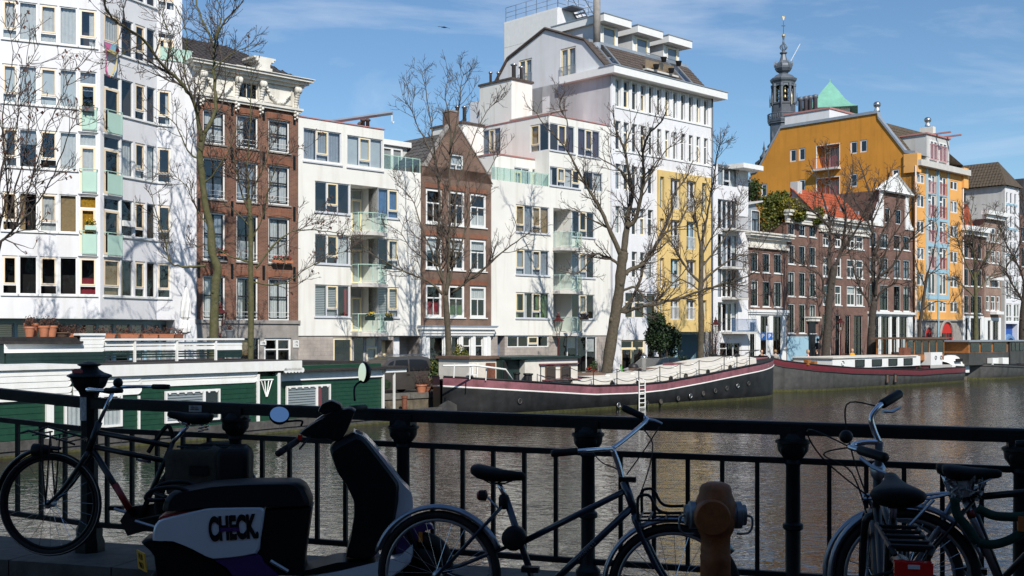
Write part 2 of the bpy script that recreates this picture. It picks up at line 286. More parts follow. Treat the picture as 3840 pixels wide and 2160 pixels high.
def balcony(b,pl,u0,u1,z,h=1.0,dep=.95,bow=.32,slab='slab_concrete',rail='mint_metal',panel=GLG,label=None):
    n=8; arc=[(u0+(u1-u0)*i/n, -(dep-bow)-bow*math.sin(math.pi*i/n)) for i in range(n+1)]
    s=MB().slab([(u0,-.01)]+arc+[(u1,-.01)],z-.2,z).build('balcony',slab,b,pl.M)
    path=[(u0+.05,-.02)]+[(min(max(x,u0+.05),u1-.05),y+.05) for x,y in arc]+[(u1-.05,-.02)]
    MB().tube([(x,y,z+h) for x,y in path],.025,6).build('handrail',rail,s,pl.M); MB().tube([(x,y,z+.08) for x,y in path],.02,6).build('lower_rail',rail,s,pl.M)
    for i in (1,4,6,9): MB().tube([(path[i][0],path[i][1],z),(path[i][0],path[i][1],z+h)],.022,6).build('post',rail,s,pl.M)
    for i0,i1 in ((0,1),(1,4),(4,6),(6,9),(9,10)):
        q=path[i0:i1+1]; MB().loft([[(x,y+.01,z+.12) for x,y in q],[(x,y+.01,z+h-.04) for x,y in q]],False).build('glass_panel',panel,s,pl.M)
    return s
def barrail(b,pl,u0,u1,z0,z1,m,y=-.06,step=.11,name='balcony_rail'):
    g=MB(); g.box(u0,u1,y-.02,y+.02,z1-.035,z1); g.box(u0,u1,y-.015,y+.015,z0,z0+.03); n=max(2,int((u1-u0)/step))
    for i in range(n+1): x=u0+(u1-u0)*i/n; g.box(x-.01,x+.01,y-.01,y+.01,z0+.03,z1-.035)
    return g.build(name,m,b,pl.M)
TILE={}
def tiles(b,M,W,Ls,m,tw=.26,tl=.33,nmax=300,inside=None,name='roof_tile'):
    key=(tw,tl,m)
    if key not in TILE:
        g=MB(); pr=[(0,.0),(.16,.035),(.34,.045),(.52,.03),(.7,.008),(1,0)]
        lo=[(x*tw*1.02,0,z+.03) for x,z in pr]; hi=[(x*tw*1.02,tl*1.12,z) for x,z in pr]; bt=[(x*tw*1.02,0,z) for x,z in pr]
        g.loft([bt,lo,hi],False); TILE[key]=g
    T=TILE[key]; me=T.mesh(name); me.materials.append(MT[m]); rest=MB(); cnt=0
    for j in range(int(Ls/tl)):
        for i in range(int(W/tw)):
            if inside and not inside((i+.5)*tw,(j+.5)*tl): continue
            if cnt<nmax: link(name,me,b,M@Matrix.Translation((i*tw,j*tl,rnd.uniform(0,.008)))@Matrix.Rotation(rnd.uniform(-.02,.02),4,'Z')); cnt+=1
            else: rest._a([(x+i*tw,y+j*tl,z) for x,y,z in T.v],T.f)
    if rest.v: struct(rest.build('roof_tiles',m,b,M),'stuff')
def frame3(o,x,y):                         # matrix with given origin, x axis and y axis (z = x cross y)
    x=Vector(x).normalized(); y=Vector(y); y=(y-x*y.dot(x)).normalized(); z=x.cross(y)
    return Matrix(((x.x,y.x,z.x,o[0]),(x.y,y.y,z.y,o[1]),(x.z,y.z,z.z,o[2]),(0,0,0,1)))
def pipes(b,pl,pts,z0,m='steel',h=.9,r=.09):
    for u,w,k in pts: MB().lathe([(r*k,z0),(r*k,z0+h*k),(r*1.5*k,z0+h*k+.02),(r*1.7*k,z0+h*k+.1),(r*.5*k,z0+h*k+.18)],10,(u,w,0)).build('flue_pipe',m,b,pl.M,True)
P=STD; u=P.u; z=P.z
# ================= A: white curved apartment block =================
c1=Pl((-18.1,50.6),(3.8,1.9)); q1=Vector(c1.xy(c1.u(376))); q0=Vector(c1.xy(c1.u(-110))); q2=Vector((-16.8,53.9)); q3=Vector(P.xy(P.u(739)))
A1=Pl(q0,q1-q0); A2=Pl(q1,q2-q1); A3=Pl(q2,q3-q2)
b=house('apartment_block','white plastered apartment block with zigzag front and mint green balcony panels at far left',A1,100)
ZH=[CZ+3.4+2.74*(5-k) for k in range(6)]; ZB=4.42; ZT=21.6
cA=[(8,66,'o'),(71,140,'f'),(149,215,'o'),(223,289,'f'),(297,363,'o')]
cB=[(390,452,'o'),(456,500,'f'),(507,545,'o'),(551,584,'f')]
curA=[['-']*5,['w','w','w','w','w>'],['f','f','f','f','g^'],['w<','g^','-','w','w'],['t<','t<','w','t','y'],['-','-','-','-','r_']]
curB=[['-']*4,['w','-','-','-'],['-','-','-','-'],['-','w','w_','w'],['-','-','-','-'],['t','t<','-','-']]
for pl,cols,curs,U0,U1 in ((A1,cA,curA,0,A1.u(376)),(A2,cB,curB,0,(q2-q1).length)):
    hs=[]; todo=[]
    for k in range(6):
        h=ZH[k]; s=h-1.66
        for i,(x0,x1,t) in enumerate(cols):
            door=(k in (2,3,4)) and ((pl is A1 and i==4) or (pl is A2 and i==0))
            if door: rc=(pl.u(x0),pl.u(x1),h-2.6,h); todo.append((rc,'d',curs[k][i],True))
            else: rc=(pl.u(x0),pl.u(x1),s,h); todo.append((rc,t,curs[k][i],False))
            hs.append(rc)
    wall(b,pl,U0,U1,ZB,ZT,hs,'white_plaster',rev=.12,sides=False,top=False)
    for rc,t,cu,door in todo:
        wn=win(b,pl,rc,t,'white_paint','peach_sash',ins=.04,cur=[cu],fw=.05,sill='white_paint' if not door else None)
        if door:
            a,c,e,f=rc; zt=e+1.02
            pn=MB().box(a+.14,c-.04,-.1,-.085,e+.05,zt-.1).build('balcony_panel','mint_metal',b,pl.M)
            g=MB(); g.tube([(a,-.02,zt),(a+.03,-.12,zt),(c+.0,-.12,zt),(c+.02,-.02,zt)],.022,6)
            for x in (a+.12,c-.03): g.tube([(x,-.12,zt),(x,-.12,e)],.018,6)
            g.tube([(a+.12,-.12,e+.02),(c-.03,-.12,e+.02)],.018,6); g.build('rail_frame','mint_metal',pn,pl.M)
            MB().box(a-.05,c+.05,-.06,.04,e-.08,e).build('sill','white_paint',wn,pl.M)
hs=[];todo=[]; E3=(q3-q2).length
for k in range(2,6): rc=(A3.u(591),A3.u(641),ZH[k]-1.66,ZH[k]); hs.append(rc); todo.append((rc,'o',['-','-','w>','-','-','-'][k]))
wall(b,A3,0,E3,ZB,16.8,hs,'white_plaster',rev=.12)
for rc,t,cu in todo: win(b,A3,rc,t,'white_paint','peach_sash',ins=.04,cur=[cu],fw=.05,sill='white_paint')
rc=(A3.u(591),A3.u(657),16.82,ZH[1]); r0=(A3.u(591),A3.u(657),ZH[0]-1.66,ZH[0])
wall(b,A3.off(-.0),0,A3.u(683),16.8,ZT,[rc,r0],'white_plaster',rev=.12,name='upper_wall')
win(b,A3,rc,'dd','white_paint','peach_sash',ins=.04,cur=['-','w']); win(b,A3,r0,'oo','white_paint','peach_sash',ins=.04,cur=['w','w>'])
for xa,xb in ((600,640),(641,680),(681,720)): MB().box(A3.u(xa),A3.u(xb)-.03,-.05,-.035,16.75,17.3).build('balcony_panel','mint_metal',b,A3.M)
MB().box(A3.u(600),A3.u(722),-.06,-.02,17.31,17.35).build('handrail','mint_metal',b,A3.M)
# roof slab, soffit and recessed ground floor
pts=[q0,q1,q2,q3]; bk=[p_-NV*12 for p_ in (q3,q0)]
MB().slab([tuple(p_) for p_ in pts]+[tuple(p_) for p_ in bk],ZB-.02,ZB-.005).build('soffit','grey_render',b); MB().slab([tuple(p_) for p_ in [q0,q1,q2,Vector(A3.xy(A3.u(683)))]]+[tuple(p_) for p_ in bk],ZT,ZT+.1).build('roof','grey_render',b)
G=Pl(q0-NV*1.3,q3-q0); 
gx=[-40,60,120,250,300,365,430,490,545,600,660,700]; hs=[(G.u(gx[i])+.06,G.u(gx[i+1])-.06,QZ+.35,4.2) for i in range(len(gx)-1)]
wall(b,G,0,(q3-q0).length,QZ,ZB-.03,hs,'blue_panel',dep=3)
for i,h in enumerate(hs): win(b,G,h,'f','zinc','white_paint',cur=[['s','s','-','-','-','w','-','w','w','w','w'][i%11]])
MB().box(A3.u(655),A3.u(737),-.02,1.2,QZ,ZB).build('pier','white_plaster',b,A3.M)
# ================= B: tall brick house =================
b=house('brick_canal_house','tall red brick canal house with ornate white attic and black hipped roof',P,930)
uL,uR=u(737),u(1118); zb=z(1113,424); zbase=z(1110,1206); zc=z(1113,330); ztop=z(1118,303)
cols=[(761,846),(887,969),(1007,1087)]; rows=[(445,570),(617,769),(813,990),(1042,1206)]; rz_=[(z(1007,p_[1]),z(1007,p_[0])) for p_ in rows]
hs=[]; ws=[]
for i,(x0,x1) in enumerate(cols):
    for j,(e,f) in enumerate(rz_): hs.append((u(x0),u(x1),e+.05,f)); ws.append((hs[-1],j,i))
wall(b,P,uL,uR,zbase,zb,hs,'red_brick',rev=.22)
cc={(0,0):'w',(0,1):'w<',(0,2):'w',(1,0):'g_',(1,1):'g',(1,2):'w',(2,0):'g',(2,1):'w_',(2,2):'w',(3,0):'w<',(3,1):'w<',(3,2):'w'}
for rc,j,i in ws:
    wn=win(b,P,rc,'x','white_paint','black_sash',ins=.1,cur=[cc[(j,i)]],fw=.09,sill='stone_grey')
    a,c,e,f=rc
    g=MB()
    for zz in (e+.22,e+.42): g.tube([(a+.03,.03,zz),(c-.03,.03,zz)],.012,5)
    g.build('guard_bar','white_paint',wn,P.M)
    n=7; g=MB()
    for k in range(n): # shallow brick arch
        t0,t1=k/n,(k+1)/n; h0,h1=.10*math.sin(math.pi*t0),.10*math.sin(math.pi*t1); x0,x1=a-.1+(c-a+.2)*t0,a-.1+(c-a+.2)*t1
        g.prism([(x0,f+h0),(x1,f+h1),(x1,f+.34+h1),(x0,f+.34+h0)],-.025,.01)
    g.build('brick_arch','arch_brick',b,P.M)
for xx in (745,870,988,1103):
    for (e,f) in rz_: MB().box(u(xx)-.06,u(xx)+.06,-.05,.01,f-.1,f+.62).build('wall_anchor','iron_black',b,P.M)
# attic
aw=(u(889),u(968),zb+.35,zc-.15)
wall(b,P.off(.06),uL,uR,zb,zc+.3,[aw],'off_white',rev=.3,name='attic_wall'); win(b,P.off(.06),aw,'22','off_white','black_sash',ins=.18)
cornice(b,P.off(.06),uL,uR,[(.12,zb-.02,zb+.09),(.2,zb+.09,zb+.2)],'off_white','attic_moulding')
cornice(b,P,uL,uR,[(.25,zc-.02,zc+.12),(.45,zc+.12,zc+.26),(.62,zc+.26,zc+.42),(.7,zc+.42,ztop)],'off_white')
for xx in (752,884,975,1105):
    g=MB(); x=u(xx)
    for k in range(9):
        t=k/8; g.ball((x,-.1-.26*t**2,zb+.05+(zc-zb-.3)*t),.09+.05*t,8)
    g.lathe([(.02,-.15),(.17,-.14),(.19,-.05),(.15,0),(.19,.05),(.17,.14),(.02,.15)],14,(x,-.33,zc-.2),0,Matrix.Rotation(R(90),3,'Y'))
    for k in range(5): g.ball((x+.07*(k%2*2-1),-.14,zb+.0-.09*k),.1-.012*k,7)
    g.build('scroll_corbel','off_white',b,P.M,True)
for xa,xb in ((775,868),(995,1085)):
    x0,x1=u(xa),u(xb); g=MB(); n=14
    g.tube([(x0+(x1-x0)*i/n,-.14,zc-.35-.62*math.sin(math.pi*i/n)) for i in range(n+1)],[.05+.06*math.sin(math.pi*i/n) for i in range(n+1)],7)
    for k in range(n): t=k/n; g.ball((x0+(x1-x0)*t,-.18,zc-.35-.62*math.sin(math.pi*t)+rnd.uniform(-.05,.05)),.08,6)
    g.build('festoon','off_white',b,P.M,True); g=MB(); bars(g,x0-.12,x1+.12,zb+.3,zc-.14,.07,-.1,-.06); g.build('panel_moulding','off_white',b,P.M)
m_=u(972); g=MB()
for w_,z0,z1 in ((.42,0,.22),(.3,.22,.42),(.36,.42,.52),(.52,.52,.64),(.62,.64,.74)): g.box(m_-w_,m_+w_,-.55,.6,ztop+z0,ztop+z1)
g.build('crest','off_white',b,P.M)
MB().box(m_-1.4,m_-.5,-.2,.25,ztop,ztop+.2).build('crest_wing','off_white',b,P.M)
# hipped roof with slates
rt=ztop-.05; ph=2.0; e0,e1=uL-.3,uR+.4
g=MB(); A=[(e0,-.3,rt),(e1,-.3,rt),(e1,9.3,rt),(e0,9.3,rt),(e0+1.2,3.2,rt+ph),(e1-2.6,3.2,rt+ph-.35),(e1-2.6,7,rt+ph-.35),(e0+1.2,7,rt+ph)]
g._a(A,[(0,1,5,4),(1,2,6,5),(2,3,7,6),(3,0,4,7),(4,5,6,7)]); roof=g.build('roof','slate_tile',b,P.M)
def w3(pl,u_,y_,z_): return pl.M@Vector((u_,y_,z_))
o=w3(P,e0,-.3,rt); ax=w3(P,e1,-.3,rt)-o; ay=w3(P,e0+1.2,3.2,rt+ph)-o; sl=Vector((0,3.5,ph)).length; Wd=e1-e0
tiles(roof,frame3(o,ax,ay)@Matrix.Translation((0,0,.01)),Wd,sl,'slate_tile',.3,.36,300,lambda x,y:1.2*y/sl+.1<x<Wd-2.6*y/sl-.15)
o=w3(P,e1,-.3,rt); ax=w3(P,e1,9.3,rt)-o; ay=w3(P,e1-2.6,3.2,rt+ph-.35)-o; sl2=4.4
tiles(roof,frame3(o,ax,ay)@Matrix.Translation((0,0,.01)),9.6,3.6,'slate_tile',.3,.36,0,lambda x,y:3.5*y/3.6+.1<x<9.6-2.3*y/3.6-.1)
# stone base with doors
gh=[(u(990),u(1092),QZ+.05,z(990,1267)),(u(901),u(974),QZ+.6,z(901,1267)),(u(775),u(850),QZ+.6,z(775,1262))]
wall(b,P.off(.02),uL,uR,QZ,zbase,gh,'stone_grey',dep=2,name='stone_base'); cornice(b,P,uL,uR,[(.1,zbase-.12,zbase+.06)],'stone_grey','plinth_band')
win(b,P.off(.02),gh[0],'dd','white_paint','black_sash',name='front_door',fw=.12,ins=.08); win(b,P.off(.02),gh[1],'x','white_paint','black_sash',cur=['t<']); win(b,P.off(.02),gh[2],'x','white_paint','black_sash')
def lettering(name,s,mtx,size,m,parent=None,ext=.004,bold=0):
    cu=bpy.data.curves.new(name,'FONT'); cu.body=s; cu.size=size; cu.extrude=ext; cu.offset=bold; cu.align_x='CENTER'; cu.align_y='CENTER'; cu.materials.append(MT[m] if isinstance(m,str) else m)
    t=bpy.data.objects.new(name,cu); col.objects.link(t); bpy.context.view_layer.update()
    me=bpy.data.meshes.new_from_object(t.evaluated_get(bpy.context.evaluated_depsgraph_get())); me.materials.clear(); me.materials.append(MT[m] if isinstance(m,str) else m)
    bpy.data.objects.remove(t); return link(name,me,parent,mtx)
RX=Matrix.Rotation(R(90),4,'X')
for xx,yy,s in ((985,1286,'176'),(1108,1283,'170'),(1108,1296,'174')):
    pt=MB().box(-.17,.17,-.03,0,-.1,.1).build('number_plate','white_paint',b,P.M@Matrix.Translation((u(xx),-.03,z(xx,yy))))
    lettering('number',s,P.M@Matrix.Translation((u(xx),-.066,z(xx,yy)))@RX,.15,'black_sash',pt)
# ================= C: white block with bowed balconies =================
b=house('white_apartment_block','cream white apartment block with stacked bowed glass balconies beside the tall brick house',P,1300)
uL,uR,uM=u(1119),u(1583),u(1440); zt=z(1119,437); zp=z(1440,632); zb=z(1122,1259)
R2=[P.r(1181,1312,677,793),P.r(1181,1312,876,987),P.r(1181,1312,1066,1187)]; R1=[P.r(1138,1280,478,602),P.r(1302,1435,505,625)]
zrow=[(q[2],q[3]) for q in R2]; S2=[(u(1418),u(1496),a,c) for a,c in zrow]; Rec=[(u(1314),u(1418),c-.0+.02-2.55,c+.02,1.5) for a,c in zrow]
wall(b,P,uL,uR,zb,zp,R2+S2+Rec,'cream_plaster',rev=.12,name='wall'); wall(b,P,uL,uM,zp,zt,R1,'cream_plaster',rev=.12,name='upper_wall',dep=7)
MB().box(uL-.06,uM+.06,-.05,7.05,zt,zt+.05).build('roof_trim','red_trim',b,P.M)
cs=[['-','-','-'],['-','-','w'],['s','s','r>']]
for i,q in enumerate(R2): win(b,P,q,'fof','grey_frame','cream_sash',ins=.05,cur=cs[i],sill='grey_frame')
for i,q in enumerate(S2): win(b,P,q,'fo','grey_frame','cream_sash',ins=.05,cur=[['b','b'],['-','w>'],['s','s']][i],sill='grey_frame')
win(b,P,R1[0],'fof','grey_frame','cream_sash',ins=.05,cur=['g','g','g'],sill='grey_frame'); win(b,P,R1[1],'fof','grey_frame','cream_sash',ins=.05,cur=['f','f','f'],sill='grey_frame')
for i,q in enumerate(Rec):
    pb=P.off(-1.45); a,c=q[0]+.04,q[1]-.04; m=a+(c-a)*.55
    win(b,pb,(a,m,q[2]+.5,q[3]-.05),'ff','grey_frame','cream_sash',ins=-.02,cur=[['w>','-'],['-','w'],['-','-']][i],room=True); win(b,pb,(m+.02,c,q[2]+.05,q[3]-.05),'d','grey_frame','cream_sash',ins=-.02,cur=[['b'],['w>'],['g<']][i])
    balcony(b,P,u(1318),u(1428),q[2]-.0,1.0,1.0,.4)
# ground floor
gw=[(u(1252),u(1325),QZ+.2,zb-.1),(u(1328),u(1372),QZ+.2,zb-.1),(u(1376),u(1420),QZ+.2,zb-.1)]; dr=(u(1433),u(1476),QZ,zb-.25,.8); nich=(u(1478),u(1576),QZ,zb-.05,1.1)
wall(b,P.off(-.06),uL,uR,QZ,zb,gw+[dr,nich],'tile_cladding',name='tile_wall')
for i,q in enumerate(gw): win(b,P.off(-.06),q,['O','f','d'][i],'grey_frame','cream_sash',ins=.05,cur=[['-','-','g'][i]])
MB().box(dr[0]+.03,dr[1]-.03,.7,.78,QZ,dr[3]-.02).build('front_door','cream_sash',b,P.M); MB().box(u(1478)+.02,u(1512),.35,1.09,QZ,zb-.07).build('entrance_pier','white_plaster',b,P.M)
MB().box(u(1436),u(1447),-.0,.06,zb+.02,zb+.05).build('lamp_bracket','iron_black',b,P.M)
g=MB(); h0=zt+.35; g.tube([(u(1320),3.2,h0+.15),(u(1434),-.9,h0+.45)],.11,4); g.build('hoist_beam','zinc',b,P.M); g=MB(); g.tube([(u(1434),-.85,h0+.4),(u(1434),-.85,h0+.0),(u(1434)+.08,-.85,h0-.1),(u(1434)+.14,-.85,h0)],.03,6); g.build('hoist_hook','white_paint',b,P.M)
pipes(b,P,[(u(1408),1.5,.6),(u(1419),1.4,1),(u(1428),1.2,1),(u(1432),1.9,.9)],zt+.05,'brown_tile',.55,.1)
for i in range(5): x0=u(1440)+i*.52; MB().box(x0,x0+.48,.03,.045,zp,zp+.75).build('glass_panel',GLG,b,P.M); MB().box(x0+.48,x0+.52,.02,.06,zp,zp+.82).build('rail_post','mint_metal',b,P.M)
MB().box(u(1440),u(1440)+2.6,.015,.06,zp+.76,zp+.8).build('handrail','mint_metal',b,P.M)
# ================= D: narrow gabled brick house =================
b=house('gabled_brick_house','narrow brown brick house with steep gable and dark tiled roof between two white blocks',P,1710)
D=P.off(.12); u=D.u; z=D.z
uL,uR=u(1583),u(1841); zs=z(1837,652); zb=z(1590,1222); pkx=(u(1683)+u(1722))/2; pz=z(1700,470)
cols=[(1597,1658),(1682,1743),(1763,1824)]; rows=[(704,836),(883,1007),(1065,1189)]
hs=[];
for j,(yt,yb) in enumerate(rows):
    e,f=z(1599,yb),z(1599,yt)
    for x0,x1 in cols: hs.append((u(x0),u(x1),e,f))
wall(b,D,uL,uR,zb,zs,hs,'brown_brick',rev=.2)
cc=['-','-','w_','w^','w^','w^','r_','n_','w^']
for i,q in enumerate(hs): win(b,D,q,'w','white_paint','white_paint',ins=.06,cur=[cc[i]],fw=.1,sill='white_paint'); MB().box(q[0]-.08,q[1]+.08,-.02,.01,q[3]+.02,q[3]+.3).build('brick_lintel','arch_brick',b,D.M)
at_=(u(1687),u(1738),z(1687,672),z(1687,574))
a,c,e,f=at_
def gx_(zz,side): t=(zz-zs)/(pz-zs); return (uL+.35)+(pkx-.3-(uL+.35))*t if side<0 else (uR-.35)+(pkx+.3-(uR-.35))*t
g=MB(); lv=[zs,e,f,pz]
for k in range(3):
    l0,l1=lv[k],lv[k+1]
    if k==1:
        g.poly([(gx_(l0,-1),0,l0),(a,0,l0),(a,0,l1),(gx_(l1,-1),0,l1)]); g.poly([(c,0,l0),(gx_(l0,1),0,l0),(gx_(l1,1),0,l1),(c,0,l1)])
    else: g.poly([(gx_(l0,-1),0,l0),(gx_(l0,1),0,l0),(gx_(l1,1),0,l1),(gx_(l1,-1),0,l1)])
for (p_,q_) in (((a,e),(a,f)),((a,f),(c,f)),((c,f),(c,e))): g.poly([(p_[0],0,p_[1]),(q_[0],0,q_[1]),(q_[0],.2,q_[1]),(p_[0],.2,p_[1])])
g.build('gable_wall','brown_brick',b,D.M); win(b,D,at_,'2','white_paint','white_paint',ins=.05,cur=['f'],fw=.06)
g=MB()
for s_ in (-1,1):
    A0=Vector((gx_(zs,s_),-.05,zs)); A1_=Vector((gx_(pz,s_),-.05,pz)); dd=Vector((s_*.0,0,.12))
    g._a([A0,A1_,A1_+dd,A0+dd]+[q+Vector((0,.4,0)) for q in (A0,A1_,A1_+dd,A0+dd)],[(0,1,2,3),(4,7,6,5),(3,2,6,7),(0,4,5,1),(0,3,7,4),(1,5,6,2)])
g.build('gable_coping','stone_grey',b,D.M)
for s_ in (-1,1): x=uL+.18 if s_<0 else uR-.18; MB().box(x-.2,x+.2,-.04,.4,zs-.05,zs+.12).build('shoulder_stone','stone_grey',b,D.M)
MB().box(pkx-.36,pkx+.36,-.02,.6,pz-.4,z(1700,420)).build('chimney','brown_brick',b,D.M); MB().box(pkx-.4,pkx+.4,-.05,.63,z(1700,420),z(1700,420)+.1).build('chimney_cap','stone_grey',b,D.M)
# roof slopes with single tiles
zr=pz-.35; dp=11
for s_ in (-1,1):
    eu=uL+.2 if s_<0 else uR-.2
    sl=Vector((pkx-eu,0,zr-zs)).length
    MB().poly([(eu,.3,zs),(pkx,.3,zr),(pkx,dp,zr),(eu,dp,zs)]).build('roof_slope','grey_tile',b,D.M)
    o=D.M@Vector((eu,dp if s_<0 else .3,zs)); ax=(D.M.to_3x3()@Vector((0,-1 if s_<0 else 1,0))); ay=D.M.to_3x3()@Vector((pkx-eu,0,zr-zs))
    tiles(b,frame3(o,ax,ay)@Matrix.Translation((0,0,.02)),dp-.3,sl,'grey_tile',.3,.36,300 if s_<0 else 0)
dm=D.off(-3.0); zd0=zs+.2
MB().box(uL-.75,uL+1.3,3,5.6,zs-.6,zs+1.45).build('dormer','grey_render',b,D.M); MB().box(uL-1.0,uL+1.45,2.75,5.9,zs+1.45,zs+1.75).build('dormer_roof','white_paint',b,D.M)
win(b,dm,(uL-.65,uL+.9,zs-.1,zs+1.35),'OO','white_paint','white_paint',ins=-.09,room=False)
# shop front
cornice(b,D,uL,uR,[(.12,zb-.55,zb-.42),(.18,zb-.42,zb-.2),(.3,zb-.2,zb-.05)],'white_paint'); MB().box(uL-.3,uR+.3,-.34,.05,zb-.048,zb+.03).build('lead_flashing','zinc',b,D.M)
gh=[(u(1612),u(1665),QZ+.5,zb-.62),(u(1694),u(1722),QZ+.4,zb-.62),(u(1737),u(1767),QZ+.1,zb-.62),(u(1784),u(1813),QZ+.1,zb-.62)]
wall(b,D,uL,uR,QZ,zb-.43,gh,'white_paint',dep=2,name='shop_front')
for i,q in enumerate(gh): win(b,D,q,'h' if i<2 else 'd','white_paint','black_sash',ins=.12,fw=.05)
for xx in (1590,1680,1730,1776,1830): MB().box(u(xx)-.1,u(xx)+.1,-.06,.01,QZ,zb-.56).build('pilaster','white_paint',b,D.M)
# ================= E: white block with set-back corner floors =================
u=P.u; z=P.z
b=house('white_corner_block','cream white apartment block with stepped corner top floors behind the stern of the white barge',P,2060)
uL,uR=u(1843),u(2288); zp=z(1843,672); zb=z(1845,1258)
RA=[P.r(1935,2060,765,868),P.r(1935,2060,932,1029),P.r(1935,2060,1095,1193)]; RB=[(u(2145),u(2230),q[2],q[3]) for q in RA]; Rec=[(u(2075),u(2143),q[3]-2.5,q[3]+.03,1.4) for q in RA]
wall(b,P,uL,uR,zb,zp,RA+RB+Rec,'cream_plaster',rev=.12)
cE=[['t','g','t','t'],['g','g','g','g'],['n<','w<','n>','n']]
for i,q in enumerate(RA): win(b,P,q,'ofof','grey_frame','cream_sash',ins=.05,cur=cE[i],sill='grey_frame')
for i,q in enumerate(RB): win(b,P,q,'fof','grey_frame','cream_sash',ins=.05,cur=[rcs(3),['g','g','-'],['-','s','-']][i],sill='grey_frame')
for i,q in enumerate(Rec):
    pb=P.off(-1.35); a,c=q[0]+.04,q[1]-.04; win(b,pb,(a,c,q[2]+.05,q[3]-.05),'df','grey_frame','cream_sash',ins=-.02,cur=rcs(2)); balcony(b,P,u(2072),u(2158),q[2],.98,1.0,.35)
# upper floors: corner block
uc=u(2059); z6=z(2059,430)
fw6=[P.r(2062,2155,459,562),P.r(2167,2250,478,582)]; fw5=[P.r(2062,2175,622,735),P.r(2190,2260,640,735)]; fw5=[(q[0],q[1],max(q[2],zp+.1),q[3]) for q in fw5]
wall(b,P,uc,uR,zp,z6,fw6+fw5,'cream_plaster',rev=.12,name='upper_wall',sides=False,top=True,dep=6.5)
for q in fw6: win(b,P,q,'fof','grey_frame','cream_sash',ins=.03,cur=['p','p','p'],sill='grey_frame')
win(b,P,fw5[0],'fofo','grey_frame','cream_sash',ins=.03,cur=['w<','w>','w','-'],sill='grey_frame'); win(b,P,fw5[1],'ff','grey_frame','cream_sash',ins=.03,cur=['-','w'])
SD=Pl(P.xy(uc),NV)                    # side wall facing left, u runs toward the canal (negative = inland)
su=SD.u
def sr(x0,x1,yt,yb): a_,c_=su(x0),su(x1); zt_=SD.z(x1,yt); zb_=SD.z(x1,yb); return (a_,c_,zb_,zt_)
sw=[sr(1988,2056,458,562),sr(1810,1876,478,588)]
wall(b,SD,su(1800),0,zp-.6,z6,sw,'cream_plaster',rev=.12,name='side_wall',sides=False,top=False)
win(b,SD,sw[0],'of','grey_frame','cream_sash',ins=.03,cur=['t','p']); win(b,SD,sw[1],'fof','grey_frame','cream_sash',ins=.03,cur=['g','w','g'])
MB().box(uc-.05,uR,-.05,6.5,z6,z6+.06).build('roof_trim','red_trim',b,P.M)
# lower step of the top floors, with terrace doors and glass rail
P5=P.off(-1.3); u5=P5.u(1856); u5r=uc; z5=P5.z(1856,578); dr=[(P5.u(1928),P5.u(1986),zp+.02,P5.z(1928,625)),(P5.u(1996),P5.u(2040),zp+.02,P5.z(1996,632))]
wall(b,P5,u5,u5r,zp,z5,dr,'cream_plaster',rev=.1,name='terrace_wall',dep=5); MB().box(u5-.05,u5r-.01,1.25,6.3,z5,z5+.08).build('roof_trim','red_trim',b,P.M)
for q in dr: win(b,P5,q,'df','grey_frame','cream_sash',ins=.03,cur=['w','w'],top=.18)
n=9; x0=uL+.05; st=(uc-x0)/n
for i in range(n): MB().box(x0+st*i,x0+st*(i+1)-.05,.05,.065,zp,zp+.72).build('glass_panel',GLG,b,P.M); MB().box(x0+st*(i+1)-.045,x0+st*(i+1)-.005,.03,.08,zp,zp+.8).build('rail_post','mint_metal',b,P.M)
MB().box(x0,uc,.03,.08,zp+.74,zp+.79).build('handrail','mint_metal',b,P.M)
# chimney block on the roof
g=MB(); ch0=u(1985); Q=P.off(-5.4)
g.box(Q.u(1918),Q.u(1996),5.4,8.6,z5,Q.z(1985,312)).build('chimney_block','cream_plaster',b,P.M); MB().box(Q.u(1915),Q.u(1999),5.3,8.7,Q.z(1985,312),Q.z(1985,312)+.14).build('chimney_cap','brown_tile',b,P.M)
zc_=Q.z(1985,312)+.14; pipes(b,P,[(Q.u(1930),7.8,.9),(Q.u(1936),7.2,.8),(Q.u(1965),6.4,1.5),(Q.u(1978),6.0,1.25)],zc_,'steel',.75,.1)
g=MB(); g.tube([(u(2075),4,z6+.2),(u(2170),1.0,z6+.85)],.09,4); g.build('hoist_beam','stone_grey',b,P.M)
Q=P.off(-4.5); MB().box(Q.u(1732),Q.u(1812),4.5,7.5,zp-1,Q.z(1760,466)).build('stair_head','cream_plaster',b,P.M); MB().box(Q.u(1728),Q.u(1816),4.4,7.6,Q.z(1760,466),Q.z(1760,466)+.12).build('chimney_cap','brown_tile',b,P.M)
pipes(b,P,[(Q.u(1757),5.6,1.15),(Q.u(1766),6.2,.8),(Q.u(1776),5.4,1.15)],Q.z(1760,466)+.1,'steel',.95,.1)
# ground floor
gd=(u(1868),u(1895),QZ,zb-.03,.7); gw=[(u(1905),u(2060),zb-.72,zb-.03),(u(2093),u(2240),QZ+.3,zb-.05)]
wall(b,P.off(-.06),uL,uR,QZ,zb,[gd]+gw,'tile_cladding',name='tile_wall'); MB().box(gd[0]+.02,gd[1]-.02,.6,.7,QZ,gd[3]).build('front_door','curtain_blue',b,P.M)
win(b,P.off(-.06),gw[0],'ffof','white_paint','cream_sash',ins=.03); win(b,P.off(-.06),gw[1],'ffff','white_paint','cream_sash',ins=.03,cur=['-','w^','-','w^'])
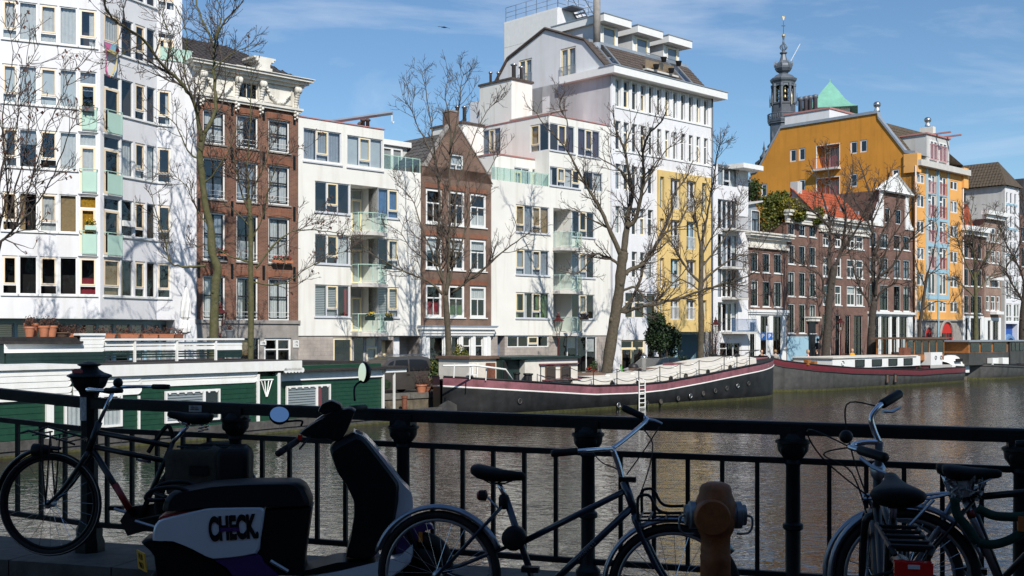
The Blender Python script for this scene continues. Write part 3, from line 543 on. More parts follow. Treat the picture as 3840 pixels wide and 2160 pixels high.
# ================= F: big white house with eaves, plus yellow bay =================
b=house('large_white_house','large white five storey house with long eave, mansard tile roof and three box dormers',P,2480)
uL,uR=u(2288),u(2670); ze=z(2288,281); zg=QZ
cx=[948,1012,1075,1140,1200,1262,1325,1385,1447,1508,1565,1625]; cw=[(1850+c/2.07,1850+(c+42)/2.07) for c in cx]
zr=[(z(2308,396),z(2308,295)),(z(2308,558),z(2308,451)),(z(2308,708),z(2308,606)),(z(2308,873),z(2308,771)),(z(2308,1036),z(2308,938))]
hs=[]; ws=[]
for j,(e,f) in enumerate(zr):
    for i,(x0,x1) in enumerate(cw):
        if j>=2 and x0>2440: continue
        if j==4 and i in(0,1): continue
        q=(u(x0),u(x1),e,f); hs.append(q); ws.append((q,j,i))
g6=[(u(2345),u(2378),z(2345,1194),z(2345,1098)),(u(2381),u(2421),z(2345,1194),z(2345,1098)),(u(2425),u(2462),z(2345,1194),z(2345,1098))]; gd=[(u(2330),u(2420),QZ+.05,z(2330,1275)),(u(2428),u(2460),QZ+.4,z(2330,1275))]
# yellow bay openings
yT=z(2470,638); yB=z(2470,1244); yr=[(z(2515,784),z(2515,669)),(z(2515,932),z(2515,824)),(z(2515,1080),z(2515,970)),(z(2515,1200),z(2515,1122))]
ycols=[(2476,2491,'O'),(2515,2552,'OO'),(2575,2611,'OO'),(2633,2650,'O')]
uy=u(2470)
wall(b,P,uL,uR,yT,ze+.2,[h for h in hs if h[2]>yT-.3 ],'white_plaster',rev=.2,name='wall',dep=14)
wall(b,P,uL,uy,zg,yT,[h for h in hs if h[3]<yT+.2]+g6+gd,'white_plaster',rev=.2,name='lower_wall',dep=14,top=False)
for q,j,i in ws: win(b,P,q,'T' if i in (1,3,6,10) else 't','white_paint','cream_sash' if i in (1,3,6,10) else 'white_paint',ins=.14,cur=[rc_()],fw=.045)
for q in g6: win(b,P,q,'T','grey_frame','cream_sash',ins=.1,cur=['-'])
dd=win(b,P,gd[0],'dd','cream_sash','cream_sash',ins=.1,fw=.1,name='yellow_door'); win(b,P,gd[1],'f','zinc','zinc')
for e,f in zr[:2]: MB().box(uL+.5,uR-.1,-.06,.0,e-.14,e-.06).build('window_ledge','white_paint',b,P.M)
for i in range(13):
    x=u(2300)+(u(2664)-u(2300))*i/12
    for e,f in zr[:2]: MB().box(x-.07,x+.07,-.05,.01,e-.05,f+.1).build('mullion_pier','white_paint',b,P.M)
for k,(xx,m_) in enumerate(((2291,'grey_frame'),(2668,'lead_grey'))): g=MB(); g.tube([(u(xx),-.08,QZ),(u(xx),-.08,ze)],.06,8); g.build('downpipe',m_,b,P.M,True)
yp=P.off(.16); yh=[]
for x0,x1,t in ycols:
    for e,f in yr: yh.append(((yp.u(x0),yp.u(x1),e,f),t))
bay=wall(b,yp,yp.u(2470),yp.u(2667),yB,yT,[h for h,_ in yh],'yellow_plaster',rev=.3,name='yellow_bay',dep=.9,bot=True)
for k,(h,t) in enumerate(yh):
    win(b,yp,h,t,'white_paint','grey_frame' if k%3 else 'blue_panel',ins=.2,cur=rcs(len(t)),fw=.04)
    if t=='OO': barrail(b,yp,h[0]+.02,h[1]-.02,h[2]+.05,h[2]+.95,'white_paint',y=.06)
wall(b,P.off(-.7),uy,uR,zg,yB+.2,[(u(2480)+.2,u(2560),QZ+.2,yB-.2),(u(2570),u(2660),QZ+.2,yB-.2)],'blue_panel',name='ground_wall',dep=3)
# side wall (faces left) and roof
FS=Pl(P.xy(uL),NV); fu=FS.u; fz=FS.z
def fp(x,y): return FS.p(x,y)
gp=[(2046,109),(2195,152),(2277,249),(2287,252)]; lp=[(1906,221),(1850,333),(1797,430)]
outl=[(fu(1797),QZ+6),(0,QZ+6),(0,ze+.2),fp(2277,249),fp(2195,152),fp(2046,109),fp(1906,221),fp(1797,430)]
sw=[(fu(1946),fu(1995),fz(1970,328),fz(1970,222)),(fu(2102),fu(2160),fz(2131,302),fz(2131,178)),(fu(2034),fu(2062),fz(2050,425),fz(2050,362))]
# cut the openings: vertical strips of the outline between the opening edges
def hatz(uu):
    pts=[outl[7],outl[6],outl[5],outl[4],outl[3],outl[2]]
    for (a,za),(c,zc_) in zip(pts,pts[1:]):
        if a<=uu<=c: return za+(zc_-za)*(uu-a)/max(1e-6,c-a)
    return ze
us=sorted({p_[0] for p_ in outl}|{q[i] for q in sw for i in(0,1)}); g=MB()
for a,c in zip(us,us[1:]):
    if c-a<1e-4: continue
    m=(a+c)/2; blk=sorted([(q[2],q[3]) for q in sw if q[0]<m<q[1]]); lo=QZ+6
    for e,f in blk: g.poly([(a,0,lo),(c,0,lo),(c,0,e),(a,0,e)]); lo=f
    g.poly([(a,0,lo),(c,0,lo),(c,0,hatz(c-1e-6)),(a,0,hatz(a+1e-6))])
for a,c,e,f in sw:
    for p_,q_ in (((a,e),(a,f)),((a,f),(c,f)),((c,f),(c,e)),((c,e),(a,e))): g.poly([(p_[0],0,p_[1]),(q_[0],0,q_[1]),(q_[0],.15,q_[1]),(p_[0],.15,p_[1])])
g.build('gable_wall','grey_shade_plaster',b,FS.M)
for i,q in enumerate(sw):
    win(b,FS,q,['OO','OO','f'][i],'white_paint','cream_sash',ins=.05,cur=[['g','g'],['w','g'],['-']][i],fw=.05)
    if i<2: barrail(b,FS,q[0]-.03,q[1]+.03,q[2]+.05,q[2]+1.0,'zinc',y=-.08)
# roof planes (along the facade direction, from the gable profile) in facade coordinates: y=inland depth
prof=[(-p_[0],p_[1]) for p_ in outl[2:]]     # (depth inland, z)
Lr=uR-uL; g=MB()
for (y0,z0),(y1,z1) in zip(prof,prof[1:]): g.poly([(uL,y0,z0),(uR,y0,z0),(uR,y1,z1),(uL,y1,z1)])
g.poly([(uR,y_,z_) for y_,z_ in prof]+[(uR,prof[-1][0],QZ+6),(uR,0,QZ+6)])
roof=g.build('roof','brown_tile',b,P.M)
(y0,z0),(y1,z1)=prof[1],prof[2]; sl=math.hypot(y1-y0,z1-z0)
o=P.M@Vector((uL-.1,y0,z0)); ay=P.M.to_3x3()@Vector((0,y1-y0,z1-z0)); tiles(roof,frame3(o,P.M.to_3x3()@Vector((1,0,0)),ay)@Matrix.Translation((0,0,.02)),Lr+.15,sl,'brown_tile',.28,.34,300)
(ya,za),(yb_,zb_)=prof[2],prof[3]; sl2=math.hypot(yb_-ya,zb_-za); o=P.M@Vector((uL-.1,ya,za)); tiles(roof,frame3(o,P.M.to_3x3()@Vector((1,0,0)),P.M.to_3x3()@Vector((0,yb_-ya,zb_-za)))@Matrix.Translation((0,0,.02)),Lr+.15,sl2,'brown_tile',.28,.34,0)
g=MB()
for (p_,q_) in zip(outl[3:7],outl[4:8]): g.tube([(p_[0],-.06,p_[1]+.04),(q_[0],-.06,q_[1]+.04)],.11,6)
g.build('verge_tiles','brown_tile',b,FS.M)
# eave
ev=MB(); ev.box(uL-.45,uR+.9,-.75,.6,ze,ze+.5); ev.build('eave','white_paint',b,P.M); MB().box(uL-.5,uR+.95,-.8,.6,ze+.5,ze+.56).build('eave_trim','zinc',b,P.M)
MB().box(uL-.45,uL+.3,.6,4.3,ze+.002,ze+.5).build('eave_return','white_paint',b,P.M)
# dormers
ym=prof[2][0]; zm=prof[2][1]
for k,(xa,xb,yt,yb) in enumerate(((2256,2305,97,172),(2382,2425,139,211),(2497,2536,175,240))):
    Q=P.off(-(ym+.25)); a,c,e,f=Q.r(xa,xb,yt,yb); d=ym+.25
    dm=MB().box(a-.35,c+.28,d,d+4.2,zm-.15,f+.12).build('dormer','grey_shade_plaster',b,P.M)
    MB().box(a-.36,a-.02,d-.05,d+.02,zm-.1,f+.1).build('dormer_jamb','white_paint',dm,P.M); MB().box(c+.02,c+.29,d-.05,d+.02,zm-.1,f+.1).build('dormer_jamb','white_paint',dm,P.M)
    MB().box(a-.6,c+.95,d-.75,d+4.3,f+.12,f+.62).build('dormer_roof','white_paint',dm,P.M); MB().box(a-.64,c+1.0,d-.79,d+4.34,f+.62,f+.68).build('dormer_trim','zinc',dm,P.M)
    win(b,Q,(a,c,e,f),'O','white_paint','cream_sash',ins=-.09,cur=[],fw=.05,room=False); 
    MB().poly([(a,d+.0-.012,e),(c,d-.012,e),(c,d-.012,f),(a,d-.012,f)]).build('curtain','curtain_grey',dm,P.M)
g=MB(); g.box(uL+.2,uR-.1,ym-.15,ym+.1,zm-.06,zm+.14); g.build('gutter','zinc',b,P.M)
# skylights and roof terrace
MS=frame3(P.M@Vector((uL,y0,z0)),P.M.to_3x3()@Vector((1,0,0)),P.M.to_3x3()@Vector((0,y1-y0,z1-z0)))
for xu in (u(2310)-uL,u(2585)-uL):
    g=MB(); 
    for A in ((0,1.0,0,.07),(0,1.0,sl*.82-.07,sl*.82),(0,.07,.07,sl*.82-.07),(.93,1.0,.07,sl*.82-.07)): g.box(xu+A[0],xu+A[1],sl*.1+A[2],sl*.1+A[3],.06,.16)
    s=g.build('skylight','zinc',b,MS); MB().box(xu+.07,xu+.93,sl*.1+.07,sl*.92-.07,.08,.11).build('pane',GL,s,MS)
tz=z0+.5; tu0,tu1=u(2440),u(2560)
MB().box(tu0,tu1,y0+.1,y1+.2,tz,tz+.12).build('roof_terrace','slab_concrete',b,P.M); barrail(b,P.off(-(y0+.15)),tu0,tu1,tz+.1,tz+1.2,'steel',y=0); 
MB().box(tu0+.2,tu1-.2,y0+.35,y0+.4,tz+.15,tz+.8).build('reed_screen','curtain_tan',b,P.M)
for k in range(4): pt=MB().lathe([(.16,0),(.22,.3),(.24,.32),(.2,.32)],10).build('hanging_pot','pot_black',b,P.M@Matrix.Translation((tu0+.9+k*.85,y0-.02,tz+(.8 if k%2 else .15))),True)
# flue
g=MB(); fx=u(2236); fd=1.9; zf=z0+1.4; g.lathe([(.28,zf-1),(.28,zf+.6)],12,(uL+.8,fd,0)); g.build('flue_base','zinc',b,P.M,True); g=MB(); g.lathe([(.25,zf+.6),(.25,zf+3.6),(.17,zf+3.7),(.17,zf+8)],12,(uL+.8,fd,0)); g.build('flue_pipe','stone_grey',b,P.M,True)
# panelled roof box with railing and stair
Q=P.off(-9.5); xa,xb=Q.u(1993),Q.u(2175); bz0,bz1=QZ+14,FS.off(0).z(2046,109)+2.9
yb0=8.6; BU0=uL-.0; 
FS3=Pl(P.xy(uL+2.6),NV); yb0=-FS3.u(2092); yb1=-FS3.u(1890); bz1=FS3.z(2092,26)
wb=MB().box(uL+2.6,uL+7.2,yb0,yb1,bz0,bz1).build('roof_box','white_plaster',b,P.M)
bs=Pl(P.xy(uL,-0),NV)
nb=10; wb_=(yb1-yb0-.06)/nb
for i in range(nb):
    for j in range(3): MB().box(-yb0-.03-(i+1)*wb_+.02,-yb0-.03-i*wb_,-.03,.0,bz1-.1-(j+1)*1.9+.03,bz1-.1-j*1.9).build('cladding_panel','white_paint',wb,FS3.M)
uLs=uL; uL=uL+2.6; g=MB(); LB=yb1-yb0
for i in range(6): yy=yb0+.1+i*(LB-.2)/5; g.tube([(uL+.1,yy,bz1),(uL+.1,yy,bz1+1.1)],.03,6)
for hz in (.35,.7,1.1): g.tube([(uL+.1,yb0+.1,bz1+hz),(uL+.1,yb1-.1,bz1+hz)],.02,5); g.tube([(uL+.1,yb0+.1,bz1+hz),(uL+4.5,yb0+.1,bz1+hz)],.02,5); g.tube([(uL+4.5,yb0+.1,bz1+hz),(uL+4.5,yb1-.1,bz1+hz)],.02,5)
for i in range(5): g.tube([(uL+.1+i*1.1,yb0+.1,bz1),(uL+.1+i*1.1,yb0+.1,bz1+1.1)],.03,6)
g.build('roof_railing','steel',b,P.M)
g=MB(); g.box(uL+.4,uL+1.6,yb0-1.1,yb0-.03,bz1-.12,bz1-.0)
for i in range(9): g.box(uL+1.6+i*.25,uL+1.85+i*.25,yb0-1.05,yb0-.1,bz1-.3-i*.24,bz1-.26-i*.24)
for yy in (yb0-1.08,yb0-.06): g.tube([(uL+1.6,yy,bz1-.15),(uL+3.9,yy,bz1-2.35)],.06,4); g.tube([(uL+1.6,yy,bz1+.8),(uL+3.9,yy,bz1-1.4)],.025,5); g.tube([(uL+.4,yy,bz1+.95),(uL+1.6,yy,bz1+.8)],.025,5)
g.build('roof_stair','lead_dark',b,P.M); uL=uLs
# ================= G: narrow white house with small balconies =================
b=house('narrow_white_house','narrow white house with small wrought balconies right of the yellow bay',P,2740)
uL,uR=u(2674),u(2806); zt=z(2690,600); zu=z(2690,668)
rw=[(614,692),(745,856),(876,1000),(1006,1115),(1133,1244)]; hs=[(u(2692),u(2768),z(2692,b_),z(2692,t_)) for t_,b_ in rw]
wall(b,P,uL,uR,QZ,zt-.5,hs+[(u(2700),u(2780),QZ+.2,z(2700,1285))],'white_plaster',rev=.2); MB().box(u(2738),u(2813),-1.2,4,zt-.5,zt-.15).build('roof_canopy','white_paint',b,P.M)
for i,q in enumerate(hs):
    win(b,P,q,'fOOf' if i else 'fof','white_paint','grey_frame' if i<3 else 'white_paint',ins=.14,cur=rcs(4),fw=.04)
    if i: 
        s=MB().box(u(2706),u(2768) if i<4 else u(2800),-.95,-.01,q[2]-.16,q[2]).build('balcony','slab_concrete',b,P.M)
        a,c=u(2706)+.05,(u(2768) if i<4 else u(2800))-.05; pb=P.off(.9); barrail(s,pb,a,c,q[2],q[2]+.95,'lead_dark' if i<4 else 'curtain_blue',y=0); g=MB()
        for x in (a,c): g.tube([(x,-.9,q[2]+.95),(x,-.02,q[2]+.95)],.02,5)
        g.build('side_rail','lead_dark',s,P.M)
win(b,P,(u(2700),u(2780),QZ+.2,z(2700,1285)),'dff','white_paint','black_sash')
MB().box(u(2792),u(2812),1,3,zt-2.4,zt-1.7).build('roof_vent','lead_dark',b,P.M)
# ================= H-K: four brick canal houses =================
def oldhouse(name,label,x0,x1,ybt,ygt,cols,rows,brickm,ground,lights='x',fsash='black_sash',frame='white_paint',pl=None,ref=None,gm='white_paint'):
    p=pl or P; b=house(name,label,p,(x0+x1)/2); U0,U1=p.u(x0),p.u(x1)-.03; ref=ref or cols[0][0]
    zT=p.z(x0,ybt); zG=p.z(x0,ygt); hs=[]
    for t_,b_ in rows:
        for a,c in cols: hs.append((p.u(a),p.u(c),p.z(ref,b_),p.z(ref,t_)))
    wall(b,p,U0,U1,zG,zT,hs,brickm,rev=.18)
    for i,q in enumerate(hs): win(b,p,q,lights,frame,fsash,ins=.06,cur=[rnd.choice(['-','-','-','w<','w^','g'])],fw=.08,sill='white_paint')
    wall(b,p.off(.01),U0,U1,QZ,zG,ground(p,zG),gm,name='ground_front',dep=2)
    for q in ground(p,zG): win(b,p.off(.01),q[:4],'x' if q[1]-q[0]>.7 else 'h',frame,'black_sash',ins=.1,fw=.06,cur=[rnd.choice(['-','w_','-'])])
    return b,p,U0,U1,zT,zG
b,p,U0,U1,zT,zG=oldhouse('brick_canal_house','low three window brick house with white frieze next to the narrow white house',2808,2949,925,1160,[(2815,2844),(2860,2888),(2903,2932)],[(943,1019),(1050,1149)],'canal_brick',lambda p,zG:[(p.u(2812),p.u(2834),QZ,p.z(2812,1208)),(p.u(2852),p.u(2884),QZ+1.2,p.z(2812,1183)),(p.u(2899),p.u(2932),QZ+1.2,p.z(2812,1183)),(p.u(2852),p.u(2884),QZ+.15,QZ+.9),(p.u(2899),p.u(2932),QZ+.15,QZ+.9)])
zc=p.z(2808,868); wall(b,p.off(.03),U0,U1,zT,zc,[],'off_white',name='frieze'); cornice(b,p,U0,U1,[(.2,zT-.05,zT+.12),(.3,zc-.5,zc-.3),(.5,zc-.3,zc-.12),(.6,zc-.12,zc)],'off_white'); cornice(b,p,U0,U1,[(.12,zG-.35,zG-.2),(.2,zG-.2,zG)],'white_paint','shop_cornice')
dm=MB(); a,c=p.u(2812),p.u(2890); dm.prism([(a,zc),(c,zc),(c,zc+1.9),(c-.4,zc+2.5),(a+.2,zc+2.3),(a,zc+1.9)],1.2,4); dm=dm.build('dormer','zinc',b,p.M); win(b,p.off(-1.2),(p.u(2857)+.2,p.u(2890)+.1,zc+.1,zc+1.9),'2','white_paint','black_sash',ins=-.1,room=False)
MB().prism([(a-.1,zc+2.0),(c+.3,zc+2.6),(c+.3,zc+2.72),(a-.1,zc+2.12)],.9,4.1).build('dormer_roof','grey_render',b,p.M)
b,p,U0,U1,zT,zG=oldhouse('brick_canal_house','dark brick house with blue grey plinth and ivy along its white cornice',2950,3071,832,1262,[(2956,2981),(2996,3021),(3035,3060)],[(835,880),(916,990),(1017,1111),(1138,1250)],'canal_brick',lambda p,zG:[(p.u(2962),p.u(3020),QZ+.2,QZ+.9)],gm='canal_brick')
cornice(b,p,U0,U1,[(.15,zT-.05,zT+.15),(.2,zT+.15,zT+.5),(.45,zT+.5,zT+.75),(.55,zT+.75,zT+.95)],'off_white')
MB().box(U0+.02,U1-.02,-.05,-.012,QZ,zG).build('plinth','blue_panel',b,p.M); MB().box(p.u(3030),p.u(3056),-.06,.1,QZ+.3,zG+1.2).build('front_door','black_sash',b,p.M)
cornice(b,p,p.u(3028),p.u(3060),[(.25,zG+1.25,zG+1.5),(.35,zG+1.5,zG+1.62)],'off_white','door_canopy')
b,p,U0,U1,zT,zG=oldhouse('brick_canal_house','wide brick house with bright red pantile roof and tall white windows',3073,3255,866,1172,[(3086,3111),(3131,3156),(3176,3208),(3211,3239)],[(870,922),(962,1037),(1066,1143)],'canal_brick',lambda p,zG:[(p.u(3084),p.u(3118),QZ+.6,zG-.15),(p.u(3132),p.u(3152),QZ,zG-.15),(p.u(3168),p.u(3190),QZ+.6,zG-.15),(p.u(3202),p.u(3236),QZ+.6,zG-.15)],lights='w',fsash='white_paint',gm='canal_brick')
cornice(b,p,U0,U1,[(.15,zT-.05,zT+.2),(.22,zT+.2,zT+.75),(.5,zT+.75,zT+.95),(.65,zT+.95,zT+1.2)],'off_white')
MB().box(U0+.02,U1-.02,-.06,-.012,QZ,QZ+.8).build('plinth','blue_panel',b,p.M); MB().box(U0+.02,U1-.02,-.03,-.012,QZ+.8,zG).build('lower_brick','canal_brick',b,p.M) if False else None
ry,rz2=2.8,2.7; rzb=zT+1.15; g=MB(); g.poly([(U0,0,rzb),(U1,0,rzb),(U1,ry,rzb+rz2),(U0,ry,rzb+rz2)]); g.poly([(U0,ry,rzb),(U1,ry,rzb),(U1,ry,rzb+rz2),(U0,ry,rzb+rz2)]); rf=g.build('roof','red_tile',b,p.M)
tiles(rf,frame3(p.M@Vector((U0,0,rzb)),p.M.to_3x3()@Vector((1,0,0)),p.M.to_3x3()@Vector((0,ry,rz2)))@Matrix.Translation((0,0,.02)),U1-U0,math.hypot(ry,rz2),'red_tile',.3,.4,300)
MB().box(U0+.2,U0+.9,2.2,2.9,rzb+1.2,rzb+3.2).build('chimney','grey_render',b,p.M)
for k in range(3):
    xx=U0+2.2+k*2.6; g=MB(); g.box(xx,xx+.7,.9,1.0,rzb+.7,rzb+1.15); g.build('roof_window','zinc',b,p.M)
b,p,U0,U1,zT,zG=oldhouse('brick_canal_house','brick neck gable house with white pediment and white shop front left of the orange building',3257,3423,843,1172,[(3262,3288),(3300,3332),(3352,3378),(3388,3412)],[(868,925),(962,1037),(1064,1164)],'canal_brick',lambda p,zG:[(p.u(3282),p.u(3298),QZ+.7,zG-.25),(p.u(3304),p.u(3336),QZ,zG-.25),(p.u(3344),p.u(3366),QZ+.7,zG-.25),(p.u(3372),p.u(3404),QZ+.7,zG-.25)])
cornice(b,p,U0,U1,[(.12,zG-.2,zG-.1),(.25,zG-.1,zG+.1)],'white_paint','shop_cornice')
n0,n1=p.u(3300),p.u(3402); zn=p.z(3300,712); zpk=p.z(3350,660)
nw=[(p.u(3318),p.u(3338),p.z(3318,834),p.z(3318,778)),(p.u(3358),p.u(3380),p.z(3318,834),p.z(3318,778))]
wall(b,p,n0,n1,zT,zn,nw,'canal_brick',name='neck_wall',rev=.15)
for q in nw: win(b,p,q,'2','white_paint','black_sash',ins=.05,fw=.07)
mid=(n0+n1)/2; MB().prism([(n0-.5,zn),(n1+.5,zn),(mid,zpk)],-.25,.3).build('pediment','white_paint',b,p.M); g=MB(); g.tube([(n0-.6,-.3,zn),(mid,-.3,zpk+.15),(n1+.6,-.3,zn)],.12,4); g.tube([(n0-.6,-.3,zn-.05),(n1+.6,-.3,zn-.05)],.12,4); g.build('pediment_moulding','white_paint',b,p.M)
for x in (n0+.15,n1-.15): MB().box(x-.3,x+.3,-.12,.02,zT,zn-.1).build('neck_pilaster','white_paint',b,p.M)
for s_,x0,x1 in ((-1,U0,n0),(1,U1,n1)):
    n=8; pts=[(x0,zT),(x1,zT),(x1,zn-1)]+[(x1+(x0-x1)*i/n, zT+.25+(zn-1.2-zT)*(1-i/n)**2.2) for i in range(1,n+1)]
    MB().prism(pts,-.08,.25).build('gable_scroll','white_paint',b,p.M)
# ================= L: orange building =================
b=house('orange_apartment_building','tall orange apartment building with light blue balcony strip and silver balls on its roof',P,3500)
uL,uR=u(3434),u(3611); ze=z(3436,622); zb=z(3436,1198)
rows=[(650,686),(727,776),(825,872),(926,973),(1025,1070),(1126,1168)]; wc=[(3439,3468),(3564,3592)]; dc=[(3481,3509),(3524,3550)]
hs=[];ws=[]
for j,(t_,b_) in enumerate(rows):
    e,f=z(3440,b_),z(3440,t_)
    for a,c in wc: q=(u(a),u(c),e,f); hs.append(q); ws.append((q,'OO',0))
    for a,c in dc:
        q=(u(a),u(c),e if j==5 else e-.75,f+ (.15 if j<5 else 0)); hs.append(q); ws.append((q,'OO' if j>3 else 'dO',1 if j<4 else 0))
wall(b,P,uL,uR,zb,ze,hs,'orange_plaster',rev=.2,dep=1)
for q,t,rl in ws:
    win(b,P,q,t,'white_paint','white_paint',ins=.06,fw=.05,cur=rcs(2))
    if rl: barrail(b,P,q[0],q[1],q[2]+.02,q[2]+1.15,'pink_red',y=-.05,step=.14)
for k in range(5):
    e=z(3440,rows[k][1])-.75; f=z(3440,rows[k+1][0])+.15
    MB().box(u(3474),u(3557),-.025,0,f+.02,e-.02).build('blue_spandrel','blue_panel',b,P.M)
for xa,xb in ((3473,3480),(3511,3522),(3552,3558)): MB().box(u(xa),u(xb),-.03,0,z(3474,1119),ze).build('blue_strip','blue_panel',b,P.M)
for xx,m_ in ((3430,'white_paint'),(3516,'blue_panel'),(3608,'white_paint')): g=MB(); g.tube([(u(xx),-.1,QZ),(u(xx),-.1,ze)],.07,6); g.build('downpipe',m_,b,P.M)
# base with arched red gates
arch=[(3461,3493),(3522,3570)]; wall(b,P.off(-.02),uL,uR,QZ,zb,[(u(a),u(c),QZ,z(3470,1262)) for a,c in arch],'stone_grey',dep=2,name='stone_base',top=False)
for a,c in arch:
    a,c=u(a),u(c); m=(a+c)/2; rr=(c-a)/2; zz=z(3470,1262); n=10
    sp=[(m-rr*math.cos(math.pi*i/n),zz+rr*1.1*math.sin(math.pi*i/n)) for i in range(n+1)]
    gt=MB().prism([(a,QZ),(c,QZ)]+sp[::-1],-.06,.02).build('arched_gate',mat('gate_red',(.55,.03,.02),.5,.1),b,P.M)
    for i in range(4):
        for j in range(5):
            MB().box(a+.2+(c-a-.4)*i/4+.05,a+.2+(c-a-.4)*(i+1)/4-.05,-.075,-.062,QZ+.5+j*.5+.05,QZ+.5+j*.5+.45).build('gate_pane','interior',gt,P.M)
    g=MB(); g.tube([(x_,-.1,z_) for x_,z_ in sp],.14,6); g.build('arch_stone','stone_grey',b,P.M)
cornice(b,P,uL,uR,[(.15,zb-.1,zb+.05)],'stone_grey','base_moulding')
# side wall
LS=Pl(P.xy(uL),NV); lu=LS.u
op=[(2814,649),(2840,643),(2929,479),(3291,422),(3294,442),(3395,571),(3434,574)]; tp=[LS.p(*q) for q in op]; tp[-1]=(0,tp[-1][1])
sw=[(2962,2987,560,607),(2995,3020,555,602),(3188,3216,530,577),(3225,3252,524,571),(2854,2876,690,737),(2995,3020,673,720),(3188,3216,651,701),(3345,3372,634,676)]
sq=[(lu(a),lu(c),LS.z((a+c)/2,b_),LS.z((a+c)/2,t_)) for a,c,t_,b_ in sw]; rec=[(lu(3060),lu(3150),LS.z(3105,632),LS.z(3105,541)),(lu(3060),lu(3150),LS.z(3105,745),LS.z(3105,664))]
def topz(uu):
    for (a,za),(c,zc_) in zip(tp,tp[1:]):
        if a<=uu<=c: return za+(zc_-za)*(uu-a)/max(1e-6,c-a)
    return tp[-1][1]
us=sorted({q[0] for q in tp}|{q[i] for q in sq+rec for i in (0,1)}); g=MB(); zlo=QZ
for a,c in zip(us,us[1:]):
    if c-a<1e-4: continue
    m=(a+c)/2; lo=zlo
    for e,f in sorted([(q[2],q[3]) for q in sq+rec if q[0]<m<q[1]]): g.poly([(a,0,lo),(c,0,lo),(c,0,e),(a,0,e)]); lo=f
    g.poly([(a,0,lo),(c,0,lo),(c,0,topz(c-1e-6)),(a,0,topz(a+1e-6))])
for k,(a,c,e,f) in enumerate(sq+rec):
    d=.18 if k<len(sq) else 1.3
    for p_,q_ in (((a,e),(a,f)),((a,f),(c,f)),((c,f),(c,e)),((c,e),(a,e))): g.poly([(p_[0],0,p_[1]),(q_[0],0,q_[1]),(q_[0],d,q_[1]),(p_[0],d,p_[1])])
    if d>1: g.poly([(a,d,e),(c,d,e),(c,d,f),(a,d,f)])
g.build('side_wall','orange_shade_plaster',b,LS.M)
for q in sq: win(b,LS,q,'O','white_paint','white_paint',ins=.06,fw=.06)
for q in rec:
    a,c,e,f=q; win(b,LS.off(-1.25),(a+.3,c-.1,e+.1,f-.15),'dffd','white_paint','white_paint',ins=-.05); MB().box(a-.1,c+.1,-.7,1.2,e-.2,e-.01).build('balcony','slab_concrete',b,LS.M); barrail(b,LS,a,c,e,e+1.05,'pink_red',y=-.6,step=.16)
    g=MB(); bars(g,a,c,e,f,.07,-.02,.06); g.build('recess_frame','white_paint',b,LS.M)
g=MB()
for p_,q_ in zip(tp,tp[1:]): g._a([(p_[0],-.12,p_[1]-.08),(q_[0],-.12,q_[1]-.08),(q_[0],-.12,q_[1]+.2),(p_[0],-.12,p_[1]+.2),(p_[0],.5,p_[1]-.08),(q_[0],.5,q_[1]-.08),(q_[0],.5,q_[1]+.2),(p_[0],.5,p_[1]+.2)],[(0,1,2,3),(3,2,6,7),(4,7,6,5),(0,4,5,1),(0,3,7,4),(1,5,6,2)])
g.build('parapet_coping','zinc',b,LS.M)
# roof: front slope with tiles, parapet at right end
dpt=[-q[0] for q in tp]; dep=dpt[4]; zk=tp[4][1]-.3; ze2=tp[5][1]-.3; de=dpt[5]
g=MB(); g.poly([(uL+.3,de,ze2),(uR,de,ze2),(uR,dep,zk),(uL+.3,dep,zk)]); g.poly([(uL+.3,dep,zk),(uR,dep,zk),(uR,dpt[2],zk),(uL+.3,dpt[2],zk)]); g.poly([(uL+.3,-.1,ze2),(uR,-.1,ze2),(uR,de,ze2),(uL+.3,de,ze2)]); g.poly([(uR,0,QZ),(uR,0,ze2),(uR,dep,zk),(uR,dpt[2],zk),(uR,dpt[0],tp[0][1]),(uR,dpt[0],QZ)]); g.poly([(uL,dpt[0],QZ),(uR,dpt[0],QZ),(uR,dpt[0],tp[0][1]),(uL,dpt[0],tp[0][1])]); g.poly([(uL,dpt[0],tp[0][1]),(uR,dpt[0],tp[0][1]),(uR,dpt[2],zk),(uL,dpt[2],zk)])
rf=g.build('roof','mossy_tile',b,P.M); tiles(rf,frame3(P.M@Vector((uL+.3,de,ze2)),P.M.to_3x3()@Vector((1,0,0)),P.M.to_3x3()@Vector((0,dep-de,zk-ze2)))@Matrix.Translation((0,0,.02)),uR-uL-.5,math.hypot(dep-de,zk-ze2),'mossy_tile',.34,.42,300)
MB().box(uL-.1,uR+.5,-.6,.5,ze,ze+.55).build('eave','slab_concrete',b,P.M)
MB().box(uL-.2,uL+.6,-.25,1.1,ze-.6,tp[-1][1]).build('corner_pier','orange_plaster',b,P.M); MB().box(uR-.3,uR+.7,-.25,1.3,ze-1.2,tp[-1][1]-.4).build('corner_pier','orange_plaster',b,P.M)
Q=P.off(.05); a,c=Q.u(3482),Q.u(3552); f=Q.z(3485,505); dm=MB().prism([(a-.4,ze+.5),(c+.4,ze+.5),(c+.4,f),(a-.4,f)],-.06,5.5).build('dormer','grey_render',b,P.M)
for xa,xb in ((3484,3512),(3519,3547)):
    q=(Q.u(xa),Q.u(xb),Q.z(3485,598),Q.z(3485,525)); win(b,Q,q,'OO','white_paint','white_paint',ins=-.09,fw=.06,room=False); MB().poly([(q[0],-.055,q[2]),(q[1],-.055,q[2]),(q[1],-.055,q[3]),(q[0],-.055,q[3])]).build('room_shade','interior',dm,P.M) if False else None
    barrail(b,Q,q[0],q[1],q[2]+.02,q[2]+1.5,'pink_red',y=-.16,step=.14)
MB().box(a-.55,c+.55,-.2,5.5,f,f+.14).build('dormer_trim','red_trim',b,P.M)
